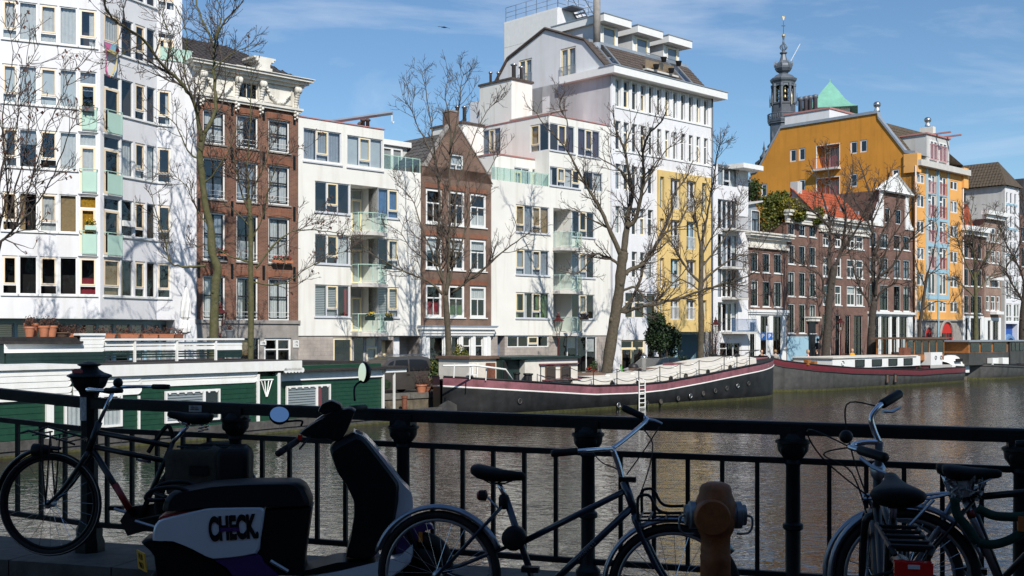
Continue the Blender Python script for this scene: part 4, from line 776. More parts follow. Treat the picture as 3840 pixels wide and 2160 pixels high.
for xx in (3505,3545): MB().box(Q.u(xx),Q.u(xx)+.2,-1.6,1,f+.14,f+.28).build('hoist_beam','red_trim',b,P.M)
for xx,dd_,yy in ((3287,0,404),(3470,1,462)):
    if dd_==0: bp=LS.M@Vector((lu(3285),.2,0)); zb_=tp[3][1]
    else: bp=P.M@Vector((uR+.2,dep,0)); zb_=zk+.6
    g=MB(); g.lathe([(.3,zb_+.2),(.2,zb_+.5),(.12,zb_+.55)],10,(bp.x,bp.y,0)); g.build('ball_stand','zinc',b,None); g=MB(); g.ball((bp.x,bp.y,zb_+.8),.36,14,.85); g.build('roof_ball','steel',b,None,True)
MB().box(uR-.1,uR+.5,dep-.7,dep+.7,zk-1,zk+.65).build('end_parapet','off_white',b,P.M)
# ================= M-P: far right houses =================
b,p,U0,U1,zT,zG=oldhouse('brick_canal_house','brown brick house with white cornice just right of the orange building',3613,3690,880,1184,[(3617,3633),(3640,3655),(3666,3682)],[(904,967),(1005,1072),(1106,1175)],'canal_brick',lambda p,zG:[(p.u(3620),p.u(3632),QZ+.4,zG-.2),(p.u(3640),p.u(3655),QZ,zG-.2),(p.u(3664),p.u(3680),QZ+.4,zG-.2)])
cornice(b,p,U0,U1,[(.3,zT,zT+.4),(.6,zT+.4,zT+.9)],'white_paint'); MB().prism([(U0,zT+.9),(U1,zT+.9),(U1-1.5,zT+3.4),(U0,zT+3)],1,5).build('roof','red_tile',b,p.M)
b,p,U0,U1,zT,zG=oldhouse('pale_brick_house','slender pale brick house with a white bay window',3691,3754,820,1190,[(3698,3712),(3716,3734),(3738,3750)],[(850,905),(935,985),(1035,1075),(1107,1165)],'pale_brick',lambda p,zG:[(p.u(3704),p.u(3716),QZ+.1,zG-.3),(p.u(3722),p.u(3746),QZ+.3,zG-.3)],lights='w',fsash='white_paint')
cornice(b,p,U0,U1,[(.4,zT,zT+.4),(.7,zT+.4,zT+.8)],'white_paint')
for t_,b_ in ((1100,1168),(990,1040)): MB().box(p.u(3712),p.u(3740),-.7,-.02,p.z(3712,b_)-.3,p.z(3712,b_)).build('bay_sill','white_paint',b,p.M)
b=house('grey_gabled_block','tall grey apartment block with dark tiled hip roof and white and blue window strips',P,3790)
uL,uR=u(3769),u(3822); zt=z(3769,695); zl=z(3769,1030)
hs=[]
for t_,b_ in ((720,760),(768,800),(808,850),(858,900),(905,950),(955,1010)):
    for a,c in ((3773,3780),(3788,3796),(3804,3812)): hs.append((u(a),u(c),z(3773,b_),z(3773,t_)))
wall(b,P,uL,uR,zl,zt,hs,'white_plaster',rev=.12,dep=22)
for i,q in enumerate(hs): win(b,P,q,'f','white_paint','white_paint',ins=.05,fw=.06,cur=['-'])
for t_ in (760,852,952): MB().box(u(3773),u(3815),-.02,0,z(3773,t_+8),z(3773,t_)).build('blue_band','blue_panel',b,P.M)
OS=Pl(P.xy(uL),NV); q=(OS.u(3615),OS.u(3618),OS.z(3616,758),OS.z(3616,724)); MB().box(OS.u(3608),-.02,-.03,.1,QZ+2,zt-.02).build('side_wall','grey_render',b,OS.M)
MB().box(OS.u(3614),OS.u(3622),-.06,-.035,OS.z(3618,758),OS.z(3618,726)).build('side_window','interior',b,OS.M)
dS=-OS.u(3600); rt=zt; pk=OS.z(3716,600); g=MB(); pA,pB=-OS.u(3716),-OS.u(3586)
g._a([(uL-.4,-.3,rt),(uR+.4,-.3,rt),(uR+.4,dS+8,rt),(uL-.4,dS+8,rt),((uL+uR)/2,pA,pk),((uL+uR)/2,dS+4,pk)],[(0,1,4),(1,2,5,4),(2,3,5),(3,0,4,5)]); rf=g.build('roof','mossy_tile',b,P.M)
o=Vector((uL-.4,dS+8,rt)); sl_=Vector(((uR-uL)/2+.4,0,pk-rt)); LL=dS+8.3
tiles(rf,frame3(P.M@o,P.M.to_3x3()@Vector((0,-1,0)),P.M.to_3x3()@sl_)@Matrix.Translation((0,0,.02)),LL,sl_.length,'mossy_tile',.34,.42,300,lambda x,y:x<LL-(pA+.3)*y/sl_.length-.1)
b=house('glass_fronted_building','far right white building with big glass panes above a blue arched entrance',P,3806)
uL,uR=u(3769),u(3852); zt=z(3769,1032); rows=[(1050,1122),(1138,1205)]; hs=[]
for t_,b_ in rows:
    for a,c in ((3772,3794),(3800,3822),(3826,3850)): hs.append((u(a),u(c),z(3772,b_),z(3772,t_)))
ar=(u(3770),u(3814),QZ,z(3772,1214),.6); wall(b,P.off(.05),uL,uR,QZ,zt,hs+[ar],'white_plaster',rev=.15)
for q in hs: win(b,P.off(.05),q,'oo','white_paint','white_paint',ins=.06,cur=[rc_(),'w'])
g=MB(); m=(ar[0]+ar[1])/2; rr=(ar[1]-ar[0])/2-.1; g.tube([(m-rr*math.cos(math.pi*i/10),.3,QZ+1.2+rr*math.sin(math.pi*i/10)) for i in range(11)],.3,6); g.build('blue_arch','curtain_blue',b,P.M); MB().box(ar[0],ar[1],.5,.58,QZ,ar[3]).build('blue_gate',mat('deep_blue',(.02,.1,.4),.5,.1),b,P.M)
b,p,U0,U1,zT,zG=oldhouse('brick_canal_house','dark brick house cut by the right edge of the picture',3824,3900,805,1035,[(3832,3846),(3860,3880)],[(850,905),(930,1000)],'canal_brick',lambda p,zG:[])
MB().prism([(U0,zT),(U1,zT),(U1,zT+4),(U0+1,zT+4)],0,5).build('roof','slate_tile',b,p.M)
# ================= roof pavilion and church tower behind =================
b=thing('roof_pavilion','white rooftop block with green copper pyramid roof behind the orange gable','building',at(3110,480,135)); T=135
k=T/F; c0=at(3080,470,T)
def bx(x0,x1,yt,yb,Y0,Y1): A=at(x0,yb,Y0); B=at(x1,yt,Y0); return (A.x,B.x,Y0,Y1,A.z,B.z)
cr=at(3110,410,128); RP=Pl((cr.x,cr.y),NV); zt_=RP.z(3109,408); MB().box(RP.u(2943),0,0,7,QZ+8,zt_).build('roof_storey','white_plaster',b,RP.M); MB().box(RP.u(2943)-.1,.1,-.1,7.1,zt_,zt_+.2).build('storey_trim','red_trim',b,RP.M)
e=.5*177*k; cc_=at(3113,420,142); ev=cc_.z; h=(420-301)*142/F; r0=88*142/F
g=MB(); rot=R(28); prf=[(1.0,0),(.78,.1),(.55,.3),(.3,.62),(.03,.93),(.015,1.03)]
g.lathe([(r0*1.6*a,ev+h*c) for a,c in prf],4,(cc_.x,cc_.y,0),rot); g.build('pyramid_roof','copper_green',b); g=MB(); g.lathe([(r0*1.15,ev-6),(r0*1.15,ev)],4,(cc_.x,cc_.y,0),rot); g.build('pavilion_wall','off_white',b)
for i,xx in enumerate((3002,3021,3038,3057)): A=at(xx,404,136); g=MB(); g.lathe([(.28,A.z-1),(.28,A.z+.8+.1*i),(.36,A.z+.85+.1*i),(.36,A.z+1.2+.1*i),(.1,A.z+1.3+.1*i)],10,(A.x,A.y,0)); g.build('flue_pipe','lead_grey',b,None,True)
for xx in (2.2,3.6): g=MB(); g.box(-.03,.0,xx,xx+.8,zt_-2.2,zt_-.8); g.box(0,.03,xx,xx+.8,zt_-2.2,zt_-.8); g.build('window','interior',b,RP.M)
t=thing('church_tower','slender grey church bell tower with onion spire and gilded weathercock','tower',at(2938,700,150)); TY=150; kk=TY/F; ct=at(2938,600,TY)
def yz(y): return CZ+(HY-y)*kk
def lt(name,pf,m,n=8,rot=R(22.5),sm=False): g=MB(); g.lathe([(r*kk,yz(y)) for r,y in pf],n,(ct.x,ct.y,0),rot); return g.build(name,m,t,None,sm)
lt('lower_shaft',[(56,700),(56,560),(54,545),(50,540)],'stone_grey'); lt('upper_shaft',[(50,545),(50,470),(56,466),(56,460),(48,458)],'lead_grey')
bl=lt('gallery',[(58,460),(60,452),(60,448),(46,447)],'lead_grey')
for i in range(40): a=i*6.2832/40; g=MB(); g.lathe([(1.2*kk,yz(448)),(2*kk,yz(440)),(1.2*kk,yz(433))],5,(ct.x+58*kk*math.cos(a),ct.y+58*kk*math.sin(a),0)); g.build('baluster','lead_grey',t)
g=MB(); g.torus((ct.x,ct.y,yz(431)),58*kk,2*kk,Matrix.Identity(3),24,6); g.build('gallery_rail','lead_grey',t)
lt('belfry_base',[(44,447),(44,396),(47,394),(47,388),(38,387)],'lead_dark')
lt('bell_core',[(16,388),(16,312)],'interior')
for i in range(8):
    a=R(22.5+45*i); A=Vector((ct.x+40*kk*math.cos(a),ct.y+40*kk*math.sin(a),0)); g=MB(); g.lathe([(7.5*kk,yz(388)),(7.5*kk,yz(384)),(5.5*kk,yz(382)),(5.5*kk,yz(330)),(7*kk,yz(328)),(7.5*kk,yz(318))],6,A); g.build('belfry_pillar','lead_grey',t)
    g=MB(); g.lathe([(2.2*kk,yz(400)),(2.6*kk,yz(372)),(1*kk,yz(360)),(.6*kk,yz(352))],6,(ct.x+50*kk*math.cos(a),ct.y+50*kk*math.sin(a),0)); g.build('pinnacle','gold' if i%3==0 else 'lead_dark',t)
    a2=a+R(22.5); g=MB(); m3=Matrix.Rotation(a2+R(90),3,'Z'); w_=11*kk; n=8; cc2=Vector((ct.x+37.5*kk*math.cos(a2),ct.y+37.5*kk*math.sin(a2),0))
    pr=[m3@Vector((-w_*1.35,0,0)),]
    ring=[(-w_*1.3,yz(316)),(-w_*1.3,yz(336))]+[(-w_*math.cos(math.pi*i2/n),yz(336)+w_*math.sin(math.pi*i2/n)) for i2 in range(n+1)]+[(w_*1.3,yz(336)),(w_*1.3,yz(316))]
    g.poly([cc2+m3@Vector((x_,0,0))+Vector((0,0,z_)) for x_,z_ in ring]); g.build('belfry_arch','lead_grey',t)
    for zz,r_ in ((372,5),(352,4.5),(338,3.5)): g=MB(); g.lathe([(r_*1.1*kk,yz(zz)),(r_*.8*kk,yz(zz-5)),(r_*.5*kk,yz(zz-11)),(.5*kk,yz(zz-13))],8,(ct.x+25*kk*math.cos(a2),ct.y+25*kk*math.sin(a2),0)); g.build('bell','gold',t,None,True)
lt('belfry_cornice',[(42,318),(43,312),(48,306),(50,300),(50,297),(44,294)],'lead_grey'); lt('bell_roof',[(44,296),(34,285),(20,279),(16,276),(16,272)],'lead_grey')
lt('onion_dome',[(16,274),(26,268),(32,258),(33,250),(32,243),(24,236),(15,228),(11,215),(9,205),(14,200),(14,197)],'lead_grey')
lt('upper_lantern',[(13,198),(6,194),(6,188)],'lead_grey')
for i in range(8):
    a=R(45*i); g=MB(); g.tube([(ct.x+r_*kk*math.cos(a),ct.y+r_*kk*math.sin(a),yz(y_)) for r_,y_ in ((4,189),(11,184),(14,178),(11,171),(4,164),(3,158))],1.3*kk,5); g.build('lantern_rib','lead_grey',t)
lt('spire_neck',[(4,164),(3,150),(4.5,139),(3,137)],'lead_grey'); g=MB(); g.ball((ct.x,ct.y,yz(134)),6.5*kk,10); g.build('gilded_ball','gold',t,None,True)
lt('spire_rod',[(1.3,128),(1,78)],'lead_dark',6); g=MB(); g.box(ct.x-7*kk,ct.x+7*kk,ct.y-.05,ct.y+.05,yz(98),yz(95)); g.build('cross_arm','lead_dark',t)
g=MB(); g.prism([(ct.x+a*kk,yz(y_)) for a,y_ in ((-5,62),(-3,70),(-1,77),(2,74),(4,66),(4,58),(6,57),(1,63),(-3,60))],ct.y-.06,ct.y+.06); g.build('weathercock','gold',t)
g=MB(); g.tube([(ct.x+24*kk,ct.y-.5,yz(232)),(ct.x+59*kk,ct.y-.5,yz(168))],1.2*kk,5); g.build('flag_pole','white_paint',t)
for i in range(8):
    a=R(22.5+45*i); g=MB(); g.lathe([(2.2*kk,yz(250)),(2.5*kk,yz(240)),(.4*kk,yz(228))],6,(ct.x+33*kk*math.cos(a),ct.y+33*kk*math.sin(a),0)); g.build('dome_finial','lead_grey',t)
for dx,y0_,s in ((-60,600,1.0),(-92,640,.8)):
    g=MB(); B=Vector((ct.x+dx*kk,ct.y-3,0)); g.box(B.x-15*kk,B.x+20*kk,B.y,B.y+3,yz(y0_+60),yz(y0_-30)); g.build('corner_turret','stone_grey',t); g=MB(); g.lathe([(19*kk*s,yz(y0_-30)),(20*kk*s,yz(y0_-38)),(9*kk*s,yz(y0_-50)),(4*kk*s,yz(y0_-62)),(7*kk*s,yz(y0_-68)),(3*kk*s,yz(y0_-78)),(.5*kk,yz(y0_-96))],8,B); g.build('turret_roof','lead_dark',t,None,True)
# ================= boats =================
mat('hb_white',(.84,.84,.81),.5,.04,4,streak=.05); mat('hb_green',(.010,.055,.028),.42,.2,5); mat('hb_dgreen',(.014,.034,.03),.5,.2,5); mat('roof_felt',(.04,.035,.034),.85,.3,4,.3,40); mat('pontoon',(.10,.095,.088),.8,.3,4,.3,15,streak=.25); mat('hull_black',(.022,.022,.023),.55,.45,1.6,streak=.25); mat('hull_grey',(.075,.074,.07),.55,.25,2.5,streak=.28); mat('hull_purple',(.27,.105,.125),.55,.25,2.2,streak=.16); mat('hull_red',(.13,.014,.022),.4,.15,3); mat('deck_cream',(.74,.70,.62),.6,.1,2); mat('varnish',(.40,.15,.04),.35,.25,6); mat('hatch_brown',(.16,.10,.07),.7,.2,4); mat('algae',(.085,.085,.03),.9,.4,6); mat('rust',(.22,.085,.05),.8,.3,8); mat('rope',(.30,.25,.18),.9,.2); mat('chain',(.12,.12,.12),.5,.2,metal=.5)
d1=Vector(((5000-1920)/4272,1)).normalized(); HB=Pl(((1000-CX)/F*42.7,42.7),d1); hu,hz=HB.u,HB.z
b=thing('houseboat','long green and white clapboard houseboat with roof terrace moored in front of the white block','houseboat',(*HB.xy(hu(600)),0))
zr_=hz(211,1380); zwb=hz(800,1441); zp_=hz(800,1600); zl_=hz(100,1503)
uA,uB,uC,uD,uE=hu(-70),hu(530),hu(966),hu(1052),hu(1462)
MB().box(uA,hu(1490),-.25,5.2,-.6,.32).build('pontoon','pontoon',b,HB.M); MB().box(uA,hu(1490),-.27,-.252,-.1,.07).build('algae_line','algae',b,HB.M)
for i in range(12): x=uA+i*2.3; MB().box(x,x+2.27,-.3,-.254,.2,.5).build('fender_board','pontoon',b,HB.M)
MB().box(uA,uC+.02,.05,4.8,.3,zr_).build('cabin','hb_green',b,HB.M); MB().box(uC,uE,.5,4.8,.3,zwb+.55).build('cabin','hb_green',b,HB.M)
def plank(x0,x1,z0,z1,m,y=0,curl=False,pl=HB,tilt=.03,thick=.035,par=None):
    n=5; pr=[(x0,z0),(x1,z0)]
    if curl: h=z1-z0; pr=[(x0,z0),(x1-h*.9,z0)]+[(x1-h*.9+h*.9*math.sin(a),z1-h*math.cos(a)) for a in [R(15*i) for i in range(1,7)]]
    else: pr.append((x1,z1))
    if pr[-1]!=(x1,z1): pr.append((x1,z1))
    pr.append((x0,z1))
    g=MB(); k=len(pr)
    fr=[(x,y-thick-(tilt*.6 if zz<(z0+z1)/2 else 0),zz) for x,zz in pr]; bk=[(x,y,zz) for x,zz in pr]
    g._a(fr+bk,[tuple(range(k)),tuple(range(2*k-1,k-1,-1))]+[(i,i+k,(i+1)%k+k,(i+1)%k) for i in range(k)])
    return g.build('plank',m,par or b,pl.M)
# white boards
def rows(z0,z1,n): return [(z0+(z1-z0)*i/n+.002,z0+(z1-z0)*(i+1)/n) for i in range(n)]
for e,f in rows(zl_,zr_-.03,5): plank(uA,hu(262)+rnd.uniform(-.05,.1),e,f,'hb_white',-.06,True)
for e,f in rows(hz(400,1484),zr_-.08,4): plank(hu(262)+.1,uB,e,f,'hb_white',0,True)
for e,f in rows(zwb,zr_-.08,3): plank(uB-.1,uC,e,f,'hb_white',.02,True)
MB().box(uA,hu(300),-.18,4.9,zr_-.03,zr_+.1).build('roof_edge','hb_white',b,HB.M)
MB().box(uA,hu(1122),-.1,4.9,zr_-.02,zr_+.07).build('flat_roof','roof_felt',b,HB.M); MB().box(hu(300),hu(1122),-.16,-.1,zr_-.32,zr_+.05).build('fascia','hb_white',b,HB.M)
for i in range(6): x=hu(1062)+i*.17; MB().lathe([(.1,-.03),(.1,.03)],10,(0,0,0),0,Matrix.Rotation(R(90),3,'X')).build('scallop','hb_white',b,HB.M@Matrix.Translation((x,-.13,zr_-.32)))
# green boards
for e,f in rows(zp_-.12,zl_,7): plank(uA,hu(240),e,f,'hb_green',.02)
for e,f in rows(zp_-.12,zwb-.02,9): plank(hu(240),uC,e,f,'hb_green',.05)
for e,f in rows(.55,zwb+.1,9): plank(uC+.1,uE,e,f,'hb_green',.5)
z2=hz(1100,1430); z2t=hz(1100,1396)
for e,f in rows(z2,z2t,2): plank(uD,uE,e,f,'hb_white',.42)
MB().box(uD-.1,hu(1538),.1,4.9,z2t,z2t+.09).build('flat_roof','roof_felt',b,HB.M); MB().box(uE,hu(1538),.2,4.5,z2t-.17,z2t-.01).build('porch_beam','hb_white',b,HB.M)
MB().prism([(hu(1090),z2t+.09),(hu(1500),z2t+.09),(hu(1440),z2t+.33),(hu(1150),z2t+.38)],1.2,4.5).build('roof_hump','roof_felt',b,HB.M)
for xx,w_,y_,t_,b_ in ((175,.16,-.08,zl_+.02,.35),(188,.1,-.07,zl_,.35),(519,.07,-.0,hz(519,1484),.4),(966,.12,-.0,zwb+.3,.35),(1042,.12,-.02,z2t,.35),(1056,.1,.36,z2t,.45),(1462,.08,.4,z2t,.45),(1497,.05,.3,z2t,.4)): MB().box(hu(xx)-w_/2,hu(xx)+w_/2,y_-.06,y_+.04,b_,t_).build('post','hb_white',b,HB.M)
# windows
def hwin(x0,x1,yt,yb,y,split,cur):
    q=HB.r(x0,x1,yt,yb); a,c,e,f=q; o=HB.off(-y); g=MB(); fw=.07; bars(g,a,c,e,f,fw,-.12,-.04); 
    for s in split: x=a+(c-a)*s; g.box(x-.05,x+.05,-.122,-.04,e+fw,f-fw)
    for i in range(7): x=a+(c-a)*(i+.5)/7; g.lathe([(.055,-.02),(.055,.02)],8,(x,-.105,f-fw),0,Matrix.Rotation(R(90),3,'X'))
    wn=g.build('window','hb_white',b,o.M); MB().box(a+.02,c-.02,-.05,-.02,e+.02,f-.02).build('interior','interior',wn,o.M)
    xs=[a]+[a+(c-a)*s for s in split]+[c]
    for i in range(len(xs)-1):
        MB().poly([(xs[i]+.06,-.09,e+fw),(xs[i+1]-.06,-.09,e+fw),(xs[i+1]-.06,-.09,f-fw),(xs[i]+.06,-.09,f-fw)]).build('pane',GL,wn,o.M)
        if cur[i]!='-': curtain(wn,o,xs[i]+.06,xs[i+1]-.06,e+fw,f-fw,cur[i],-.078)
hwin(236,452,1487,1614,0,(.48,.64),('w','w','w_')); hwin(615,820,1467,1588,.02,(.7,),('s','-')); hwin(1099,1264,1449,1540,.46,(.68,),('s','r<'))
# door with white wedge lantern frame
dq=HB.r(975,1036,1412,1612); MB().box(dq[0],dq[1],-.06,.0,dq[2],dq[3]).build('door','hb_green',b,HB.M)
g=MB(); m=hu(992); zz=hz(992,1425)
for x0,x1 in ((-.27,-.02),(.27,.02),(-.1,-.01),(.1,.01)): g.tube([(m+x0,-.12,zz),(m+x1,-.12,zz-.62)],.025,4)
g.tube([(m-.32,-.12,zz),(m+.32,-.12,zz)],.035,4); g.build('wedge_ornament','hb_white',b,HB.M)
g=MB(); g.tube([(hu(1065),.2,.5),(hu(1065),.2,z2t)],.03,6); g.build('downpipe','steel',b,HB.M)
g=MB(); g.lathe([(.02,.0),(.22,.05),(.26,.3),(.1,.42)],9,(hu(1478),.5,z2-.55)); g.build('hanging_fern','leaf_dark',b,HB.M)
# roof terrace
HT=HB.off(-2.2); tu,tz=HT.u,HT.z; tT=tz(650,1272); tB=zr_+.06
def trow(z0,z1,n,x0,x1,m,curl,gap=0):
    for e,f in rows(z0,z1,n): plank(x0,x1+rnd.uniform(-.02,.02),e+gap,f,m,2.2,curl,HB,tilt=.02 if not gap else 0)
zm_=tB+(tT-tB)*.48
MB().box(tu(18),tu(385),2.25,4.6,tB,tz(100,1292)).build('terrace_box','hb_dgreen',b,HB.M)
trow(tB,zm_,3,tu(22),tu(392),'hb_dgreen',True); trow(zm_,tz(100,1290),2,tu(15),tu(390),'hb_white',True); trow(tz(300,1292),tz(300,1256),2,tu(300),tu(392),'hb_white',True)
trow(tB+.12,zm_,3,tu(392),tu(805),'hb_dgreen',False,.03); trow(zm_,tT-.1,2,tu(392),tu(805),'hb_white',False,.035)
trow(tB+.1,zm_,3,tu(805),tu(905),'hb_dgreen',False); trow(zm_,tT-.05,2,tu(805),tu(905),'hb_white',False)
MB().box(tu(15),tu(300),2.0,4.4,tz(100,1290),tz(100,1280)).build('roof_step','roof_felt',b,HB.M); MB().box(tu(118),tu(302),2.3,4.4,tz(200,1279),tz(200,1264)).build('roof_step','roof_felt',b,HB.M)
for xx in (500,658,804): MB().box(tu(xx)-.035,tu(xx)+.035,2.08,2.17,zr_+.02,tT).build('rail_post','hb_white',b,HB.M)
MB().box(tu(390),tu(907),2.05,2.3,tT-.04,tT+.03).build('handrail','hb_white',b,HB.M); MB().box(tu(290),tu(390),2.1,3.5,tz(330,1258),tz(330,1250)).build('bench_top','hb_white',b,HB.M)
# --- barge ---
PB=STD.off(13.2); bu,bz=PB.u,PB.z
def hull(b,pl,sheer,U0,U1,beam,bandm,hullm,bandh,stern=True,bow_at_right=True,n=40,line=None,bandz=None):
    us=[U0+(U1-U0)*i/n for i in range(n+1)]
    def zs(x):
        for (a,za),(c,zc) in zip(sheer,sheer[1:]):
            if a<=x<=c: return za+(zc-za)*(x-a)/(c-a)
        return sheer[0][1] if x<sheer[0][0] else sheer[-1][1]
    def hb(x):
        s=(x-U0)/(U1-U0); s=s if bow_at_right else 1-s
        k=1
        if s<.15: k=max(.03,math.sqrt(max(0,1-(1-s/.15)**2.4)))
        if s>.8: k=max(.02,math.cos((s-.8)/.2*math.pi/2)**.75)
        return beam/2*k
    cy=beam/2
    def strip(name,m,prof):
        for sd in (-1,1):
            g=MB(); g.loft([[(x,cy+sd*(hb(x)*kb+db),fz(x)) for kb,db,fz in prof] for x in us],False); g.build(name,m,b,pl.M,True)
    strip('hull_side',hullm,[(1,0,lambda x:zs(x)-bandh),(1,.01,lambda x:zs(x)-bandh-.25),(.99,0,lambda x:.45),(.93,0,lambda x:.0),(.7,0,lambda x:-.5)])
    strip('bulwark',bandm,[(1,.035,lambda x:zs(x)-.06),(1,.045,lambda x:zs(x)-bandh*.5),(1,.035,lambda x:zs(x)-bandh)])
    strip('gunwale','hull_black',[(1,-.1,lambda x:zs(x)+.01),(1,.07,lambda x:zs(x)+.01),(1,.07,lambda x:zs(x)-.07),(1,.03,lambda x:zs(x)-.07)])
    strip('waterline_growth','algae',[(.96,.02,lambda x:.16),(.945,.03,lambda x:.06),(.93,.03,lambda x:-.03)])
    if line: strip('rubbing_strip',line,[(1,.02,lambda x:zs(x)-bandh+.01),(1,.075,lambda x:zs(x)-bandh-.03),(1,.02,lambda x:zs(x)-bandh-.075)])
    g=MB(); g.loft([[(x,cy-hb(x)+.04,zs(x)-.22),(x,cy,zs(x)-.14),(x,cy+hb(x)-.04,zs(x)-.22)] for x in us],False); g.build('deck','hull_black',b,pl.M)
    return zs,hb,cy
b=thing('barge','long black barge with purple bulwark and cream cabin roof moored along the quay','boat',(*PB.xy(bu(2300)),0))
sheer=[(PB.off(-q).u(x),PB.off(-q).z(x,y)) for x,y,q in ((1655,1402,2.3),(1720,1411,.7),(1935,1425,0),(2229,1444,0),(2386,1440,0),(2491,1430,0),(2648,1402,0),(2779,1369,.5),(2882,1334,2.2))]
U0,U1=PB.off(-2.3).u(1655),PB.off(-2.3).u(2886); zs,hb,cy=hull(b,PB,sheer,U0,U1,4.6,'hull_purple','hull_black',.43,line='hb_white')
g=MB(); g.prism([(bu(1725),.0),(bu(1745),.55),(bu(1775),.75),(bu(1810),.5),(bu(1860),.2),(bu(1880),-.2),(bu(1725),-.3)],1.6,1.75); g.build('rudder','hull_grey',b,PB.M)
# cabin and trunk
def cab(name,x0,x1,yA,yB,z0,z1,m,cam=0): 
    n=6; pr=[(yA,z0(0) if callable(z0) else z0)]; g=MB(); g.box(x0,x1,yA,yB,z0,z1); return g.build(name,m,b,PB.M)
bu_=PB.off(-.55).u; x0,x1=bu_(1968),bu_(2166); zc0=zs(x0)-.15; zc1=PB.off(-.5).z(2060,1345); cab('wheelhouse',x0,x1,.55,4.0,zc0,zc1,'deck_cream'); MB().box(x0-1.0,x1+.08,.4,4.15,zc1,zc1+.1).build('wheelhouse_roof','hb_dgreen',b,PB.M)
for xa in (2046,2103):
    a,c=bu_(xa),bu_(xa+33); e,f=PB.off(-.5).z(2060,1421),PB.off(-.5).z(2060,1381); n=6; g=MB(); pr=[(a,e),(c,e),(c,f)]+[(c-(c-a)*i/n,f+.12*math.sin(math.pi*i/n)) for i in range(1,n)]+[(a,f)]
    w_=MB().prism([(m_+(p_-m_)*1.14,zz+(.06 if zz>e+.1 else -.06)) for p_,zz in pr for m_ in [(a+c)/2]],.5,.56).build('window','hatch_brown',b,PB.M); MB().prism(pr,.46,.498).build('pane','interior',w_,PB.M)
MB().box(bu_(2020),x1-.05,.42,.54,PB.off(-.5).z(2060,1367),PB.off(-.5).z(2060,1363)).build('trim_strip','hull_purple',b,PB.M); MB().box(bu_(2032),x1+.05,.3,.54,PB.off(-.5).z(2060,1426),PB.off(-.5).z(2060,1423)).build('bench_plank','hull_purple',b,PB.M)
MB().box(bu(1935),x0,.9,3.6,zc0,zc1-.02).build('companionway','hb_dgreen',b,PB.M); MB().box(bu(1944)-.1,bu(1960)-.1,.86,.9,zc0+.2,zc1-.1).build('companion_door','interior',b,PB.M)
zl2=PB.off(-1.2).z(1850,1345); MB().box(bu(1832),bu(1935),1.3,3.4,zc0,zl2).build('aft_cabin','deck_cream',b,PB.M); MB().box(bu(1826),bu(1938),1.15,3.5,zl2,zl2+.12).build('aft_roof','hatch_brown',b,PB.M); MB().box(bu(1893),bu(1912),.95,1.25,zc0,zc0+1.0).build('stove_box','rust',b,PB.M)
t0,t1=bu(2168),bu(2860); n=24; g=MB(); rings=[]; sides=MB(); sr=[]
for i in range(n+1):
    x=t0+(t1-t0)*i/n; h=zs(x)+.14+ .1*min(1,i/4); w_=min(1.95,hb(x)-.35); rings.append([(x,cy-w_,h),(x,cy-w_*.93,h+.06),(x,cy-w_*.5,h+.12),(x,cy,h+.14),(x,cy+w_*.5,h+.12),(x,cy+w_,h)]); sr.append([(x,cy-w_-.03,zs(x)-.2),(x,cy-w_,h)])
sides.loft(sr,False); sides.poly([sr[0][0],sr[0][1],rings[0][3],(t0,cy+1.9,h),(t0,cy+1.9,zs(t0)-.2)]); sides.build('cabin_side','deck_cream',b,PB.M); g.loft(rings,False); g.build('cabin_roof','deck_cream',b,PB.M,True)
def rx(x): return Matrix.Rotation(R(90),3,'X')
for xx in (2313,2410,2533,2589,2672,2755):
    x=bu(xx); w_=min(1.95,hb(x)-.35); zz=zs(x)+.02; g=MB(); g.torus((x,cy-w_-.05,zz),.13,.03,rx(0),16,6); p_=g.build('porthole','hull_black',b,PB.M,True); MB().lathe([(.13,-.01),(.13,.01)],14,(x,cy-w_-.04,zz),0,rx(0)).build('pane','interior',p_,PB.M)
for k,xx in enumerate((2318,2425,2477,2542,2588,2636,2681,2724,2765,2806,1952)):
    x=bu(xx); zz=zs(x)-1.02 if k<10 else zs(x)-.95; g=MB(); yy=cy-hb(x)-.035; g.torus((x,yy,zz),.11,.025,rx(0),16,6); p_=g.build('porthole','steel' if k%4==0 else 'hull_grey',b,PB.M,True); MB().lathe([(.11,-.01),(.11,.012)],14,(x,yy+.01,zz),0,rx(0)).build('pane','interior',p_,PB.M)
for xa,xb,ya,yb,m_ in ((2328,2412,2.5,3.3,'hatch_brown'),(2538,2628,2.4,3.3,'hatch_brown'),(2660,2722,2.4,3.2,'hull_purple'),(2222,2285,2.9,3.5,'hatch_brown')): x=bu(xa); MB().box(bu(xa),bu(xb),ya,yb,zs(x)+.25,zs(x)+.5).build('roof_hatch',m_,b,PB.M)
sl=MB(); sl._a([(bu(2180),.8,zs(t0)+.34),(bu(2275),.8,zs(t0)+.34),(bu(2285),2.2,zs(t0)+.5),(bu(2190),2.2,zs(t0)+.5)],[(0,1,2,3)]); sl.build('sliding_hatch','hatch_brown',b,PB.M)
for xx in (2372,2466,2620,2693): x=bu(xx); g=MB(); g.lathe([(.14,0),(.14,.04),(.1,.06)],12,(x,cy-.6,zs(x)+.36)); g.build('deck_vent','hb_white',b,PB.M)
g=MB(); x=bu(2526); g.lathe([(.12,0),(.12,.75),(.17,.78),(.17,.9),(.05,.93)],12,(x,2.0,zs(x)+.3)); g.build('stove_pipe','steel',b,PB.M,True)
